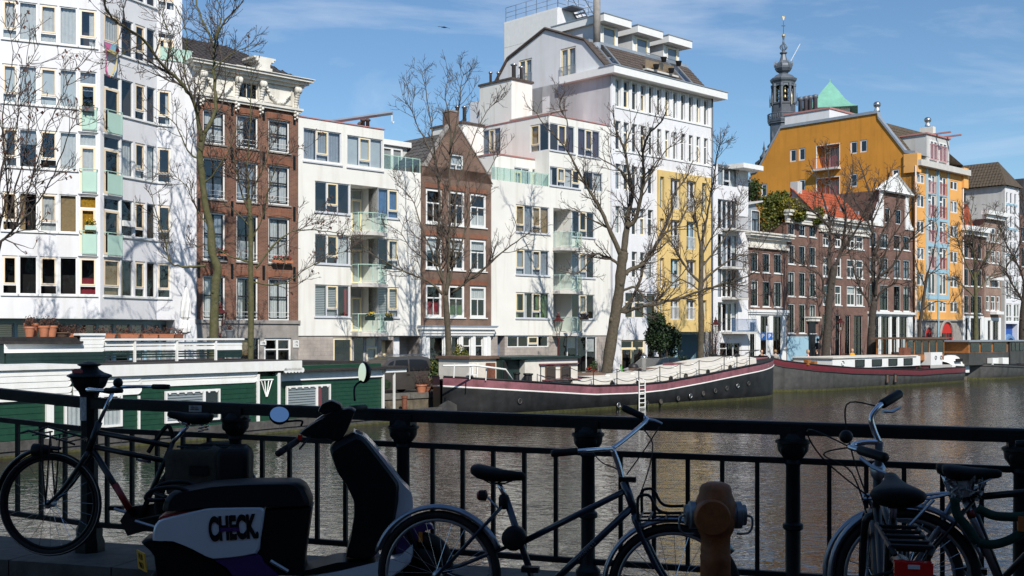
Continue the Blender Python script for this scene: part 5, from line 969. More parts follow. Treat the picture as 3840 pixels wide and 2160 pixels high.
# stanchions and sagging chains
sx=[2032,2142,2230,2318,2400,2479,2555,2626,2720,2768,2815]
for i,xx in enumerate(sx):
    x=bu(xx); g=MB(); g.tube([(x,cy-hb(x)+.08,zs(x)-.1),(x,cy-hb(x)+.08,zs(x)+.78)],.025,5); g.build('stanchion','hull_black',b,PB.M)
    if i:
        xp=bu(sx[i-1]); 
        for hh in (.76,.3):
            g=MB(); g.tube([(xp+(x-xp)*t,cy-hb(xp+(x-xp)*t)+.08,zs(xp)*(1-t)+zs(x)*t+hh-.16*math.sin(math.pi*t)) for t in [j/8 for j in range(9)]],.016,4); g.build('chain','chain',b,PB.M)
# ladder
g=MB(); lx0,lx1=bu(2390),bu(2412); yy=cy-hb(bu(2400))-.12
for x in (lx0,lx1): g.tube([(x,yy+.15,zs(x)+.2),(x,yy,zs(x)+.15),(x,yy,-.3)],.03,6)
g.build('ladder_rail','hb_white',b,PB.M)
for i in range(7): MB().box(lx0,lx1,yy-.03,yy+.03,.02+i*.22,.06+i*.22).build('ladder_rung','hb_white',b,PB.M)
g=MB(); g.tube([(bu(1712),.9,zs(U0)+.5),(bu(1800),.35,zs(U0)+.5),(bu(1910),.25,zs(bu(1910))+.45),(bu(1935),.22,zs(bu(1935)))],.045,8); g.build('stern_rail','hb_white',b,PB.M,True); 
for xx in (1730,1790,1850): g=MB(); g.tube([(bu(xx),.5,zs(bu(xx))-.1),(bu(xx),.45,zs(bu(xx))+.5)],.03,6); g.build('rail_post','hb_white',b,PB.M)
for xx in (1955,1993,2003): g=MB(); g.lathe([(.12,0),(.12,.35),(.17,.38),(.17,.45)],10,(bu(xx),.3,zs(bu(xx))-.1)); g.build('bollard','hull_black',b,PB.M)
g=MB(); 
for k in range(2): g.tube([(bu(1830)+k*.3,1.1,zc0),(bu(1842)+k*.3,1.2,zc0+1.0)],.03,5)
g.box(bu(1828),bu(1845),.95,1.4,zc0+.45,zc0+.5); g.build('deck_chair','hb_white',b,PB.M)
# bow: windlass, posts, pulpit rail
x=bu(2845); g=MB(); g.lathe([(.2,-.7),(.2,.7)],10,(x,cy,zs(x)+.25),0,Matrix.Rotation(R(90),3,'X')); g.box(x-.2,x+.2,cy-.9,cy-.7,zs(x)-.2,zs(x)+.5); g.box(x-.2,x+.2,cy+.7,cy+.9,zs(x)-.2,zs(x)+.5); g.build('windlass','hull_black',b,PB.M)
g=MB(); g.tube([(bu(2800),cy-hb(bu(2800))+.1,zs(bu(2800))+.7),(bu(2850),cy-hb(bu(2850)),zs(bu(2850))+.75),(bu(2884),cy,zs(U1)+.35)],.025,5); g.build('pulpit_rail','chain',b,PB.M)
for xx in (2790,2800,2810): MB().box(bu(xx),bu(xx)+.12,cy-1.2,cy-1.15,zs(bu(xx))+.1,zs(bu(xx))+.5).build('front_window','hb_white',b,PB.M)
# --- red and grey boat with wooden wheelhouse ---
PC=STD.off(11.0); ru,rz3=PC.u,PC.z
b=thing('motor_barge','grey hulled boat with dark red bulwark, white cabin and varnished wooden wheelhouse','boat',(*PC.xy(ru(3250)),0))
sheer=[(PC.off(-q).u(x),PC.off(-q).z(x,y)) for x,y,q in ((2880,1333,2.2),(2930,1337,1.2),(2992,1352,.5),(3086,1367,0),(3200,1377,0),(3450,1385,0),(3533,1378,.3),(3612,1370,2.2))]
U0,U1=PC.off(-2.2).u(2884),PC.off(-2.2).u(3612)-2.2; zs2,hb2,cy2=hull(b,PC,sheer,U0,U1,4.4,'hull_red','hull_grey',.42,bow_at_right=False,line='hull_black')
rq=PC.off(-.7).u; a,c=rq(3122),rq(3436); zt_=PC.off(-.7).z(3250,1341); zb0=zs2(a)-.2
MB().box(a,c,.7,3.7,zb0,zt_).build('cabin','white_paint',b,PC.M); MB().box(a-.1,c+.1,.6,3.8,zt_,zt_+.08).build('cabin_roof','deck_cream',b,PC.M)
for x0,x1 in ((3206,3240),(3269,3305),(3331,3363),(3388,3420)):
    g=MB(); q0_,q1_=rq(x0),rq(x1); bars(g,q0_,q1_,zt_-.62,zt_-.12,.05,.64,.698); w_=g.build('window','hull_black',b,PC.M); MB().box(q0_+.05,q1_-.05,.66,.698,zt_-.57,zt_-.17).build('pane',GLC,w_,PC.M); MB().box(q0_+.05,q1_-.05,.6985,.699,zt_-.57,zt_-.17).build('interior','interior',w_,PC.M)
g=MB(); g.torus((rq(3160),.68,zt_-.36),.16,.03,rx(0),16,6); g.build('porthole','steel',b,PC.M,True)
wq=PC.off(-1.1).u; wh0,wh1=wq(3400),wq(3540); y0_,y1_=1.1,3.5; zw0,zw1=zb0+.35,PC.off(-1.2).z(3440,1272)
MB().box(wh0,wh1,y0_,y1_,zw0,zw0+.45).build('wheelhouse','varnish',b,PC.M); MB().slab([(wh0-.4,y0_-.25),(wh1+.25,y0_-.25),(wh1+.25,y1_+.25),(wh0-.4,y1_+.25)],zw1,zw1+.14).build('wheelhouse_roof','hatch_brown',b,PC.M)
for x in [wh0+(wh1-wh0)*i/5 for i in range(6)]:
    for y in (y0_,y1_-.08): MB().box(x-.05,x+.05,y,y+.09,zw0+.45,zw1).build('wheelhouse_post','varnish',b,PC.M)
MB().box(wh0,wh1,y0_-.01,y0_+.1,zw1-.12,zw1).build('window_head','varnish',b,PC.M)
for i in range(5): x0=wh0+(wh1-wh0)*i/5; MB().box(x0+.06,x0+(wh1-wh0)/5-.06,y0_+.03,y0_+.04,zw0+.46,zw1-.13).build('pane',GLC,b,PC.M)
MB().box(ru(3428),ru(3452),.75,1.2,zb0,zb0+1.35).build('side_door','rust',b,PC.M); MB().box(ru(3452),ru(3490),.8,3.6,zb0,zb0+.7).build('engine_casing','white_paint',b,PC.M)
n=8; pr=[(ru(3515)+.2,.6),(ru(3560),.6)]+[(ru(3560)+.9*math.sin(R(90*i/n)),2.2-1.6*math.cos(R(90*i/n))) for i in range(n+1)]+[(ru(3560)+.9,2.6),(ru(3515)+.2,3.8)]
MB().slab(pr,zb0,zb0+.95).build('aft_cabin','white_paint',b,PC.M)
for xx in (3535,3555): g=MB(); g.torus((ru(xx)+.1,.58,zb0+.55),.13,.03,rx(0),14,6); g.build('porthole','lead_grey',b,PC.M,True)
g=MB()
for xx in (3545,3562,3578): g.tube([(ru(xx),1.2,zb0+.95),(ru(xx),1.2,zb0+2.0)],.03,5)
g.tube([(ru(3545),1.2,zb0+2.0),(ru(3578),1.2,zb0+2.0)],.03,5); g.tube([(ru(3545),1.2,zb0+1.5),(ru(3578),1.2,zb0+1.5)],.025,5); g.build('stern_frame','varnish',b,PC.M)
for xx in (3320,3350): x=ru(xx); g=MB(); bars(g,x,x+.4,.32,.95,.04,-.09,-.04); f_=g.build('hull_recess','hull_black',b,PC.M); MB().box(x+.04,x+.36,-.06,-.045,.36,.91).build('recess_back','hatch_brown',f_,PC.M)
for xx in (3060,3085): x=ru(xx); MB().box(x,x+.35,.6,.9,zs2(x)-.15,zs2(x)+.2).build('bow_locker','varnish',b,PC.M)
# --- grey houseboat at right ---
PD=STD.off(10.5); su_,sz_=PD.u,PD.z
b=thing('grey_barge','dark grey barge with boxy cabin and wooden framed windows at the right edge','boat',(*PD.xy(su_(3750)),0))
sheer=[(su_(x),sz_(x,y)) for x,y in ((3622,1358),(3660,1358),(3700,1362),(3840,1368),(4000,1372))]
zs3,hb3,cy3=hull(b,PD,sheer,PD.off(-2).u(3612),su_(3990),4.4,'hull_grey','hull_grey',.2,bow_at_right=False,line='hull_black')
su_=PD.off(-.8).u; zz=zs3(su_(3700))-.1; zt_=PD.off(-.8).z(3720,1282)
MB().box(su_(3634),su_(3782),.8,3.6,zz,zz+1.0).build('cabin','hull_grey',b,PD.M); MB().box(su_(3634),su_(3782),.85,3.55,zz+1.0,zt_).build('cabin_windows','varnish',b,PD.M); MB().box(su_(3784),su_(3835),.7,3.6,zz,zt_+.02).build('cabin_block','hull_grey',b,PD.M); MB().box(su_(3625),su_(3840),.6,3.8,zt_+.02,zt_+.14).build('cabin_roof','zinc',b,PD.M)
for x0,x1 in ((3640,3672),(3680,3718),(3727,3775)): MB().box(su_(x0),su_(x1),.8,.845,zz+1.06,zt_-.1).build('pane',GLC,b,PD.M)
for x0,x1 in ((3788,3798),(3802,3814),(3818,3830)): MB().box(su_(x0),su_(x1),.65,.695,zz+1.1,zt_-.1).build('pane',GLC,b,PD.M)
for x0 in (3700,3738): g=MB(); g.box(su_(x0),su_(x0+22),.3,.75,zz,zz+.55); g.build('side_locker','hb_white',b,PD.M)
# white covered dinghy behind
Q=STD.off(9.4); b=thing('small_boat','small white covered boat wedged between the wooden wheelhouse and the grey barge','boat',(*Q.xy(Q.u(3600)),0)); n=8; zz=Q.z(3600,1352)
g=MB(); g.loft([[(x,1+ -.9*math.cos(a),zz-.9+1.35*k*math.sin(a)+.6*(1-k)) for a in [R(20*i) for i in range(10)]] for x,k in [(Q.u(3575),.3),(Q.u(3585),.85),(Q.u(3605),1),(Q.u(3630),.95),(Q.u(3640),.4)]],False); g.build('canopy','white_paint',b,Q.M,True); MB().box(Q.u(3575),Q.u(3640),.1,1.9,zz-1.0,zz-.3).build('boat_hull','white_paint',b,Q.M); MB().box(Q.u(3588),Q.u(3612),.02,.12,zz-.1,zz+.15).build('canopy_window','interior',b,Q.M)
# ================= bare trees =================
def smooth(pts,n):
    out=[]; m=len(pts)
    for i in range(m-1):
        p0,p1,p2,p3=pts[max(i-1,0)],pts[i],pts[i+1],pts[min(i+2,m-1)]
        for k in range(n):
            t=k/n; out.append(.5*((2*p1)+(p2-p0)*t+(2*p0-5*p1+4*p2-p3)*t*t+(3*p1-p0-3*p2+p3)*t**3))
    out.append(pts[-1]); return out
def tree(label,Y,limbs,barkm='bark',twigm='twig',seed=1,dens=1.0,buds=0,tw=.013,spread=1.0,levels=3,up=.35):
    rd=random.Random(seed); base=limbs[0][0][0]; B=at(base[0],base[1],Y); B.z=QZ
    t=thing('bare_tree',label,'tree',B,'bare trees along the quay'); T2=MB(); BD=MB(); k=Y/F
    def rv(s=1): return Vector((rd.uniform(-1,1),rd.uniform(-1,1),rd.uniform(-1,1)))*s
    def grow(path,rads,lev,L):
        m=len(path)
        if lev==0 or L<.15: return
        step=(.50,.33,.27)[3-lev] if lev<=3 else .5
        nn_=max(1,int(L/step*dens*(1.25 if lev==3 else 1.0)))
        for _ in range(nn_):
            f=rd.uniform(.18 if lev<3 else .12,1)
            i=min(m-2,int(f*(m-1))); p=path[i].lerp(path[i+1],f*(m-1)-i); d=(path[i+1]-path[i]).normalized()
            ax=d.cross(rv()); 
            if ax.length<1e-3: continue
            ax.normalize(); a=R(rd.uniform(28,62)); dr=(Matrix.Rotation(a,3,ax)@d)
            l=min(L*.55,rd.uniform(.3,.75)*(1.15-.6*f)*((2.9,1.25,.55)[3-lev])*spread)
            if l<.1: continue
            ns=(6,3,2)[3-lev]; q=[p]; dd=dr
            for s in range(ns):
                dd=(dd+rv(.22)+Vector((0,0,up*.35))).normalized(); q.append(q[-1]+dd*(l/ns))
            r0=min(rads[i]*.6,(.05,.02,tw)[3-lev]*(l/(2.0,.8,.4)[3-lev])**.5); r0=max(r0,tw*(1.15,1,.8)[3-lev]); rr=[r0+(tw*.55-r0)*s/ns for s in range(ns+1)]
            T2.tube(q,rr,(5,3,3)[3-lev],False)
            if buds and lev<=2 and rd.random()<buds:
                c=q[-1]; s=.05+.05*rd.random(); e=rv(s); h=Vector((0,0,-s*1.3)); BD._a([c,c+e+h*.5,c+h*1.2,c-e*.6+h*.5],[(0,1,2,3)])
            grow(q,rr,lev-1,l)
    for li,(pts,r0,r1) in enumerate(limbs):
        W=[at(x,y,Y) for x,y in pts]; m=len(W)
        if li==0: W[0].z=QZ-.1
        else:
            a=rd.uniform(-1,1); L=sum((W[i+1]-W[i]).length for i in range(m-1)); acc=0
            for i in range(1,m): acc+=(W[i]-W[i-1]).length; W[i].y+=a*.35*acc; sc_=W[i].y/Y; W[i].x*=sc_; W[i].z=CZ+(W[i].z-CZ)*sc_
        P_=smooth(W,4); L=sum((P_[i+1]-P_[i]).length for i in range(len(P_)-1)); n=len(P_); rr=[(r0+(r1-r0)*(i/(n-1))**.8)*.66*k*rd.uniform(.9,1.12) for i in range(n)]
        if li==0: rr[0]*=1.35; rr[1]*=1.12
        if li: P_=[p+rv(.03) if 0<i<n-1 else p for i,p in enumerate(P_)]
        g=MB(); g.tube(P_,rr,12 if r0>8 else 8)
        for _ in range(5 if li==0 else 2):
            i=rd.randint(1,n-2); a=rd.uniform(3.3,6.1); g.ball(P_[i]+Vector((math.cos(a),math.sin(a),0))*rr[i]*.85,rr[i]*rd.uniform(.25,.42),7,1.3)
        g.build('trunk' if li==0 else 'limb',barkm,t,None,True)
        if li or len(limbs)==1: grow(P_,rr,levels,L)
    struct(T2.build('twigs',twigm,t),'stuff')
    if BD.v: struct(BD.build('dry_seeds','leaf_brown',t),'stuff')
    return t
def Yv(x,v): return STD.off(v).Y(x)
tree('bare young tree rising at the left edge in front of the white block',Yv(0,9),[([(-45,1400),(-40,1250),(-25,1000)],14,11),([(-30,1050),(0,920),(29,882),(97,814),(159,732),(203,650),(266,488),(314,454)],9,1.5),([(-28,1000),(15,780),(29,700),(10,435),(48,242),(29,97)],8,1.5),([(20,860),(60,700),(95,560),(110,420),(95,260),(120,120)],6,1.3),([(60,850),(130,640),(180,470),(240,350),(290,240)],6,1.3),([(-20,900),(5,640),(60,480),(80,300),(150,160)],6,1.3),([(40,880),(110,860),(160,868),(210,884)],4,1)],'bark_dark','twig_dark',3,1.0,buds=.35,tw=.012,up=.4)
tree('tall mossy bare tree with wide forked crown in front of the tall brick house',Yv(800,7.2),[([(800,1420),(802,1233),(809,1064),(817,1011),(795,943),(790,847),(771,774),(756,640),(749,573),(765,500)],27,17),
 ([(757,540),(742,438),(722,370),(679,312),(618,251),(546,159),(502,121),(449,92),(401,34),(386,-30)],13,4),([(765,500),(800,440),(809,390),(802,269),(800,172),(776,114),(740,20),(725,-60)],13,4),([(800,180),(835,90),(880,40),(930,-30)],7,2.5),([(802,150),(830,60),(800,-40)],6,2),([(771,996),(713,1001),(676,998),(638,983),(623,920),(599,843),(580,770),(560,700)],8,2),([(722,370),(690,250),(700,130),(660,20)],6,1.5),([(800,260),(850,215),(920,180),(1000,160)],5,1.2),([(618,251),(640,160),(610,60),(620,-20)],5,1.5),([(749,600),(700,560),(660,470),(600,420)],6,1.5),([(790,850),(740,790),(700,700),(640,650)],5,1.2),([(546,159),(480,190),(420,230),(360,240)],4,1.2),([(760,690),(810,640),(860,560),(890,470)],6,1.5)],'bark_green','twig',11,1.3,tw=.013)
tree('slim mossy bare tree right of the forked tree, before the brick house windows',Yv(935,7.6),[([(940,1430),(940,1349),(942,1136),(940,1040),(940,847),(933,750)],20,12),
 ([(933,760),(930,680),(928,607),(940,438),(940,220)],9,1.5),([(938,780),(960,690),(1000,600),(1020,520)],6,1.4),([(936,800),(900,700),(880,600),(850,500)],6,1.4),([(959,1006),(1017,929),(1094,871),(1181,863),(1278,880),(1330,905)],6,1.4),([(930,982),(858,958),(785,919),(720,930)],6,1.4),([(950,1059),(1027,1069),(1085,1054),(1157,1001),(1270,950),(1300,940)],5,1.2),([(940,900),(985,820),(1010,700),(1050,600),(1110,560)],5,1.2),([(938,850),(880,790),(830,760)],5,1.2)],'bark_green','twig',12,1.3,buds=.25,tw=.012)
tree('bare tree with many upright stems in front of the narrow gabled house',Yv(1680,7.9),[([(1690,1440),(1682,1297),(1676,1186),(1671,1109)],22,15),
 ([(1671,1115),(1654,1021),(1640,940),(1651,731),(1632,586),(1613,442),(1593,321),(1579,258)],9,1.5),([(1674,1105),(1682,1000),(1685,900),(1687,635),(1690,490),(1671,369),(1680,290)],11,1.5),([(1676,1100),(1700,980),(1704,852),(1714,707),(1753,586),(1811,442),(1864,379)],8,1.4),([(1700,1000),(1740,880),(1767,756),(1835,635),(1880,560)],6,1.4),([(1659,1104),(1604,1054),(1510,1015),(1400,955),(1330,900)],8,1.5),([(1693,1098),(1797,1021),(1880,949),(1952,894),(1996,866)],8,1.5),([(1660,1060),(1615,938),(1582,850),(1540,740),(1480,690)],6,1.4),([(1690,560),(1720,420),(1730,320),(1740,270)],5,1.2),([(1632,600),(1570,480),(1540,400),(1530,330)],4,1.2),([(1654,1000),(1560,950),(1500,870),(1440,840)],4,1.2)],'bark','twig',13,1.3,tw=.012)
tree('big leaning bare tree with thick crooked limbs beside the barge',Yv(2290,7.4),[([(2270,1440),(2277,1384),(2299,1235),(2321,1097),(2332,986),(2340,945)],34,27),
 ([(2325,1000),(2300,975),(2260,959),(2233,953),(2183,1014),(2150,1025),(2080,1010)],10,2),([(2330,965),(2282,854),(2249,782),(2205,705),(2188,676),(2120,555),(2053,483),(2010,420)],14,2),([(2340,950),(2350,860),(2354,821),(2371,710),(2362,676),(2338,555),(2309,483),(2299,401)],20,2.5),([(2352,850),(2382,821),(2409,710),(2415,655),(2410,580),(2430,507),(2478,459),(2495,420)],14,2.5),([(2345,1030),(2360,1014),(2426,975),(2481,876),(2514,804),(2525,732),(2570,666),(2600,600)],15,2.5),([(2318,1160),(2343,1169),(2398,1152),(2481,1135),(2564,1113),(2636,1086),(2702,1069),(2785,1042),(2850,1010)],13,2.2),([(2325,1100),(2349,1086),(2382,1080),(2426,1124),(2459,1130),(2492,1097),(2558,1025),(2600,960)],9,2),([(2330,1170),(2382,1097),(2415,997),(2440,940)],11,5),([(2371,720),(2330,640),(2260,600),(2200,560)],7,1.5),([(2409,700),(2460,620),(2500,560),(2540,540)],7,1.5),([(2282,854),(2230,830),(2180,800),(2150,780)],6,1.5),([(2481,876),(2540,850),(2580,780),(2640,750)],7,1.5),([(2338,560),(2370,480),(2390,420)],5,1.2),([(2120,555),(2130,470),(2100,400),(2110,350)],5,1.2)],'bark','twig_dark',14,1.25,tw=.014)
tree('straight pale trunked bare tree in front of the yellow bay',Yv(2625,7.0),[([(2625,1400),(2627,1323),(2630,1207),(2627,1097),(2630,986),(2630,904)],19,12),
 ([(2630,910),(2647,837),(2663,738),(2680,655),(2690,570),(2720,520)],8,1.5),([(2629,930),(2610,830),(2600,740),(2570,650)],7,1.4),([(2625,1058),(2581,1014),(2536,942),(2503,887),(2450,850)],8,1.5),([(2630,1000),(2690,930),(2740,850),(2770,760),(2790,680)],7,1.4),([(2630,1060),(2700,1000),(2770,960),(2830,950),(2870,900)],7,1.4),([(2632,960),(2680,870),(2740,780)],6,1.3),([(2628,1090),(2560,1050),(2520,1060),(2490,1040)],5,1.2),([(2632,1100),(2720,1060),(2780,1090),(2860,1110)],5,1.2)],'bark','twig_dark',15,1.4,tw=.014)
tree('bare tree with crooked left limb in front of the dark brick houses',Yv(3100,6.6),[([(3090,1400),(3095,1338),(3104,1221),(3109,1131),(3122,1042),(3131,997)],27,17),
 ([(3115,1060),(3109,1001),(3113,885),(3109,817),(3091,759),(3070,690),(3040,620)],12,2),([(3131,1000),(3145,965),(3163,907),(3172,817),(3167,750),(3190,680),(3200,600)],12,2),([(3112,1110),(3091,1100),(3078,1033),(3037,1010),(2992,983),(2920,938)],8,1.5),([(3150,950),(3200,880),(3240,800),(3280,730),(3300,680)],8,1.5),([(3110,850),(3060,800),(3010,780),(2980,760)],6,1.3),([(3168,800),(3120,700),(3100,600),(3090,540)],6,1.3),([(3145,965),(3190,940),(3230,900)],5,1.2)],'bark_dark','twig_dark',16,1.3,tw=.016)
tree('bare tree with swept out limbs next to the red boat, left of the orange front',Yv(3268,6.6),[([(3262,1390),(3266,1329),(3270,1199),(3279,1131)],26,19),
 ([(3276,1140),(3275,1019),(3275,952),(3270,817),(3265,740),(3240,660),(3220,600)],13,2),([(3262,1150),(3257,1131),(3226,1082),(3199,1001),(3181,925),(3190,850)],9,1.8),([(3282,1110),(3293,1042),(3347,997),(3392,920),(3441,871),(3500,830)],10,1.8),([(3285,1130),(3306,1091),(3356,1064),(3387,1064),(3440,1040)],7,1.5),([(3275,960),(3310,870),(3350,800),(3380,700)],8,1.5),([(3275,880),(3240,800),(3200,740),(3190,660)],7,1.4),([(3293,1050),(3330,920),(3400,810),(3440,740)],7,1.4),([(3272,830),(3310,740),(3330,650)],5,1.2)],'bark_dark','twig_dark',17,1.3,tw=.016)
tree('thin bent bare tree in front of the orange facade',Yv(3455,7),[([(3446,1330),(3448,1231),(3457,1164),(3470,1074),(3479,1020)],11,7),([(3479,1025),(3502,940),(3515,860),(3500,800)],5,1.2),([(3458,1164),(3510,1130),(3560,1140),(3600,1100)],4,1),([(3470,1080),(3440,1000),(3420,930)],4,1),([(3476,1040),(3530,980),(3560,900)],4,1)],'bark_dark','twig_dark',18,.9,tw=.017)
tree('bushy bare tree right of the orange building',Yv(3659,6.5),[([(3659,1370),(3659,1272),(3659,1186),(3659,1097),(3654,1007)],16,9),([(3655,1010),(3650,917),(3640,830),(3650,750)],6,1.3),([(3657,1060),(3620,980),(3590,900),(3570,850)],6,1.3),([(3659,1040),(3700,960),(3740,900),(3760,840)],6,1.3),([(3658,1100),(3710,1040),(3760,1020),(3800,960)],5,1.2),([(3658,1120),(3600,1060),(3560,1040)],5,1.2),([(3656,1000),(3680,900),(3700,800)],5,1.2),([(3654,960),(3620,860),(3610,780)],5,1.2)],'bark_green','twig_dark',19,1.6,tw=.016)
tree('bare tree cut by the right edge with a drooping left limb',Yv(3845,6.5),[([(3834,1400),(3834,1298),(3838,1164),(3850,1050)],24,16),([(3836,1140),(3829,1119),(3784,1043),(3775,1000),(3807,953),(3830,880),(3820,800)],8,1.5),([(3845,1070),(3820,1000),(3780,930),(3750,850),(3730,780)],8,1.5),([(3848,1060),(3870,940),(3850,820),(3830,720)],8,1.5)],'bark_dark','twig_dark',20,1.4,tw=.02)
# ================= things on the far quay =================
def leaves(g,c,rx_,ry_,rz_,n,s,rd,droop=0,shell=.35):
    c=Vector(c)
    for _ in range(n):
        v=Vector((rd.gauss(0,1),rd.gauss(0,1),rd.gauss(0,1))).normalized()*(rd.random()**shell); p=c+Vector((v.x*rx_,v.y*ry_,v.z*rz_))
        a=Vector((rd.uniform(-1,1),rd.uniform(-1,1),rd.uniform(-1,1))).normalized()*s*rd.uniform(.6,1.3); b_=a.cross(Vector((rd.uniform(-1,1),rd.uniform(-1,1),rd.uniform(-1,1)))).normalized()*s*.5
        g._a([p,p+a*.5+b_,p+a,p+a*.5-b_],[(0,1,2,3)])
def stems(g,c,n,h,spr,r,rd,leaf=None,ls=.05,nl=5):
    for _ in range(n):
        a=rd.uniform(0,6.28); q=[Vector(c)]; d=Vector((math.cos(a)*spr*rd.random(),math.sin(a)*spr*rd.random(),1)).normalized(); hh=h*rd.uniform(.6,1.1)
        for i in range(4): d=(d+Vector((rd.uniform(-.2,.2),rd.uniform(-.2,.2),rd.uniform(-.1,.1)))).normalized(); q.append(q[-1]+d*hh/4)
        g.tube(q,[r,r*.9,r*.7,r*.5,r*.3],3,False)
        if leaf is not None:
            for k in range(nl): leaves(leaf,q[rd.randint(1,4)],.1,.1,.1,1,ls,rd)
def bush(name,label,cat,c,rx_,ry_,rz_,n,s,m,seed,m2=None,n2=0,group=None,stem=True):
    rd=random.Random(seed); t=thing(name,label,cat,(c[0],c[1],QZ if c[2]<6 else c[2]-rz_),group); g=MB()
    lobes=[(Vector((rd.uniform(-.55,.55)*rx_,rd.uniform(-.55,.55)*ry_,rd.uniform(-.6,.6)*rz_)),rd.uniform(.35,.6)) for _ in range(9)]
    for o,k in lobes: leaves(g,Vector(c)+o,rx_*k,ry_*k,rz_*k,n//9,s,rd)
    struct(g.build('foliage',m,t),'stuff')
    if m2:
        g=MB()
        for o,k in lobes[:6]: leaves(g,Vector(c)+o,rx_*k*1.05,ry_*k*1.05,rz_*k*1.05,n2//6,s*.9,rd,shell=.2)
        struct(g.build('flowers' if 'flower' in m2 else 'young_foliage',m2,t),'stuff')
    if stem:
        g=MB(); z0=c[2]-rz_*1.1
        for _ in range(6): g.tube([(c[0]+rd.uniform(-.2,.2),c[1]+rd.uniform(-.2,.2),min(z0,QZ) if c[2]<6 else z0),(c[0]+rd.uniform(-.5,.5)*rx_,c[1]+rd.uniform(-.5,.5)*ry_,c[2]+rd.uniform(-.2,.4)*rz_)],.03,4)
        struct(g.build('stems','bark_dark',t),'stuff')
    return t
def pA(x,y,v): return at(x,y,STD.off(v).Y(x))
c=pA(2492,1250,2.8); bush('evergreen_shrub','dense dark evergreen shrub before the yellow bay','shrub',c,1.35,1.2,1.5,7000,.14,'leaf_dark',31,'leaf_green',1200)
c=pA(2420,1330,5.5); bush('evergreen_shrub','low dark shrub with bare tips left of the evergreen shrub','shrub',(c.x+2.2,c.y+1.5,1.8),.9,.9,.6,1500,.12,'leaf_dark',32)
c=pA(2962,790,.1); bush('roof_ivy','yellow green ivy spilling over the roof of the dark brick house','ivy',c,1.7,.9,.95,4500,.2,'ivy_green',33,'ivy_yellow',3600,stem=True)
c=pA(2905,800,-1.2); bush('roof_ivy','green shrub on the roof beside the grey dormer','ivy',(c.x,c.y,c.z),1.6,1.3,1.8,3000,.2,'ivy_green',34,'leaf_yellow',900)
c=pA(3062,812,.3); bush('roof_ivy','small ivy tuft hanging over the cornice near the red roof','ivy',(c.x,c.y,c.z),.6,.6,.9,900,.18,'ivy_green',35,'ivy_yellow',600)
c=pA(2835,720,-6); bush('roof_ivy','roof garden shrub between narrow white house and orange gable','ivy',c,1.2,1.2,1.1,1500,.2,'leaf_green',36)
c=pA(1640,1375,8.0); bush('bamboo','leafy bamboo bush right of the grey van','shrub',(c.x,c.y,1.75),.75,.7,.95,2200,.11,'leaf_green',37,'leaf_yellow',500)
c=pA(1735,1345,7.8); bush('bamboo','tall yellow green bamboo behind the stern of the white barge','shrub',(c.x,c.y,2.2),.6,.6,1.2,2000,.12,'leaf_yellow',38,'leaf_green',900)
c=pA(2222,1340,7.5); bush('flowering_shrub','small shrub with red flowers beside the big leaning tree','shrub',(c.x,c.y,1.75),.42,.42,.5,900,.08,'leaf_green',39,'flower_red',360)
for k,(xx,vv,s_,m_,lb) in enumerate(((2150,7.4,.5,'leaf_green','low green planting left of the red flowers'),(2075,7.6,.55,'leaf_yellow','yellowish shrub behind the white barge wheelhouse'),(2010,7.8,.4,'leaf_brown','brown reed clump behind the barge wheelhouse'),(2880,6.5,.4,'leaf_dark','dark shrub at the foot of the parking sign'),(2990,5.0,.6,'leaf_dark','dark shrub beside the red checked jacket'),(3150,5.5,.8,'leaf_brown','brown bare hedge behind the yellow jacket'),(3215,5.5,.8,'leaf_brown','brown bare hedge between the two trees by the red boat'),(3590,6.0,.9,'leaf_dark','dark shrub right of the red gates'),(3625,6.0,.8,'leaf_dark','dark shrub behind the small covered boat'),(2720,4.5,.7,'leaf_dark','ivy shrub at the foot of the narrow white house'),(2800,4.5,.6,'leaf_brown','brown climbing shrub beside the narrow white house'),(2320,7.0,.4,'leaf_green','low shrub right of the big leaning tree'))):
    c=pA(xx,1340,vv); bush('quay_shrub',lb,'shrub',(c.x,c.y,QZ+s_*.9),s_*1.1,s_,s_,1100,.1,m_,50+k)
for k,(xx,h) in enumerate(((2660,4.6),(2676,3.2))):
    rd=random.Random(70+k); c=pA(xx,1300,.9); t=thing('climbing_plant',['tall bare climber hanging on the wall right of the yellow bay','shorter bare climber at the foot of the yellow bay'][k],'plant',(c.x,c.y,QZ)); g=MB(); lf=MB(); stems(g,(c.x,c.y,QZ),60,h,.35,.012,rd,lf,.07,6); struct(g.build('stems','twig_dark',t),'stuff'); struct(lf.build('foliage','leaf_brown',t),'stuff')
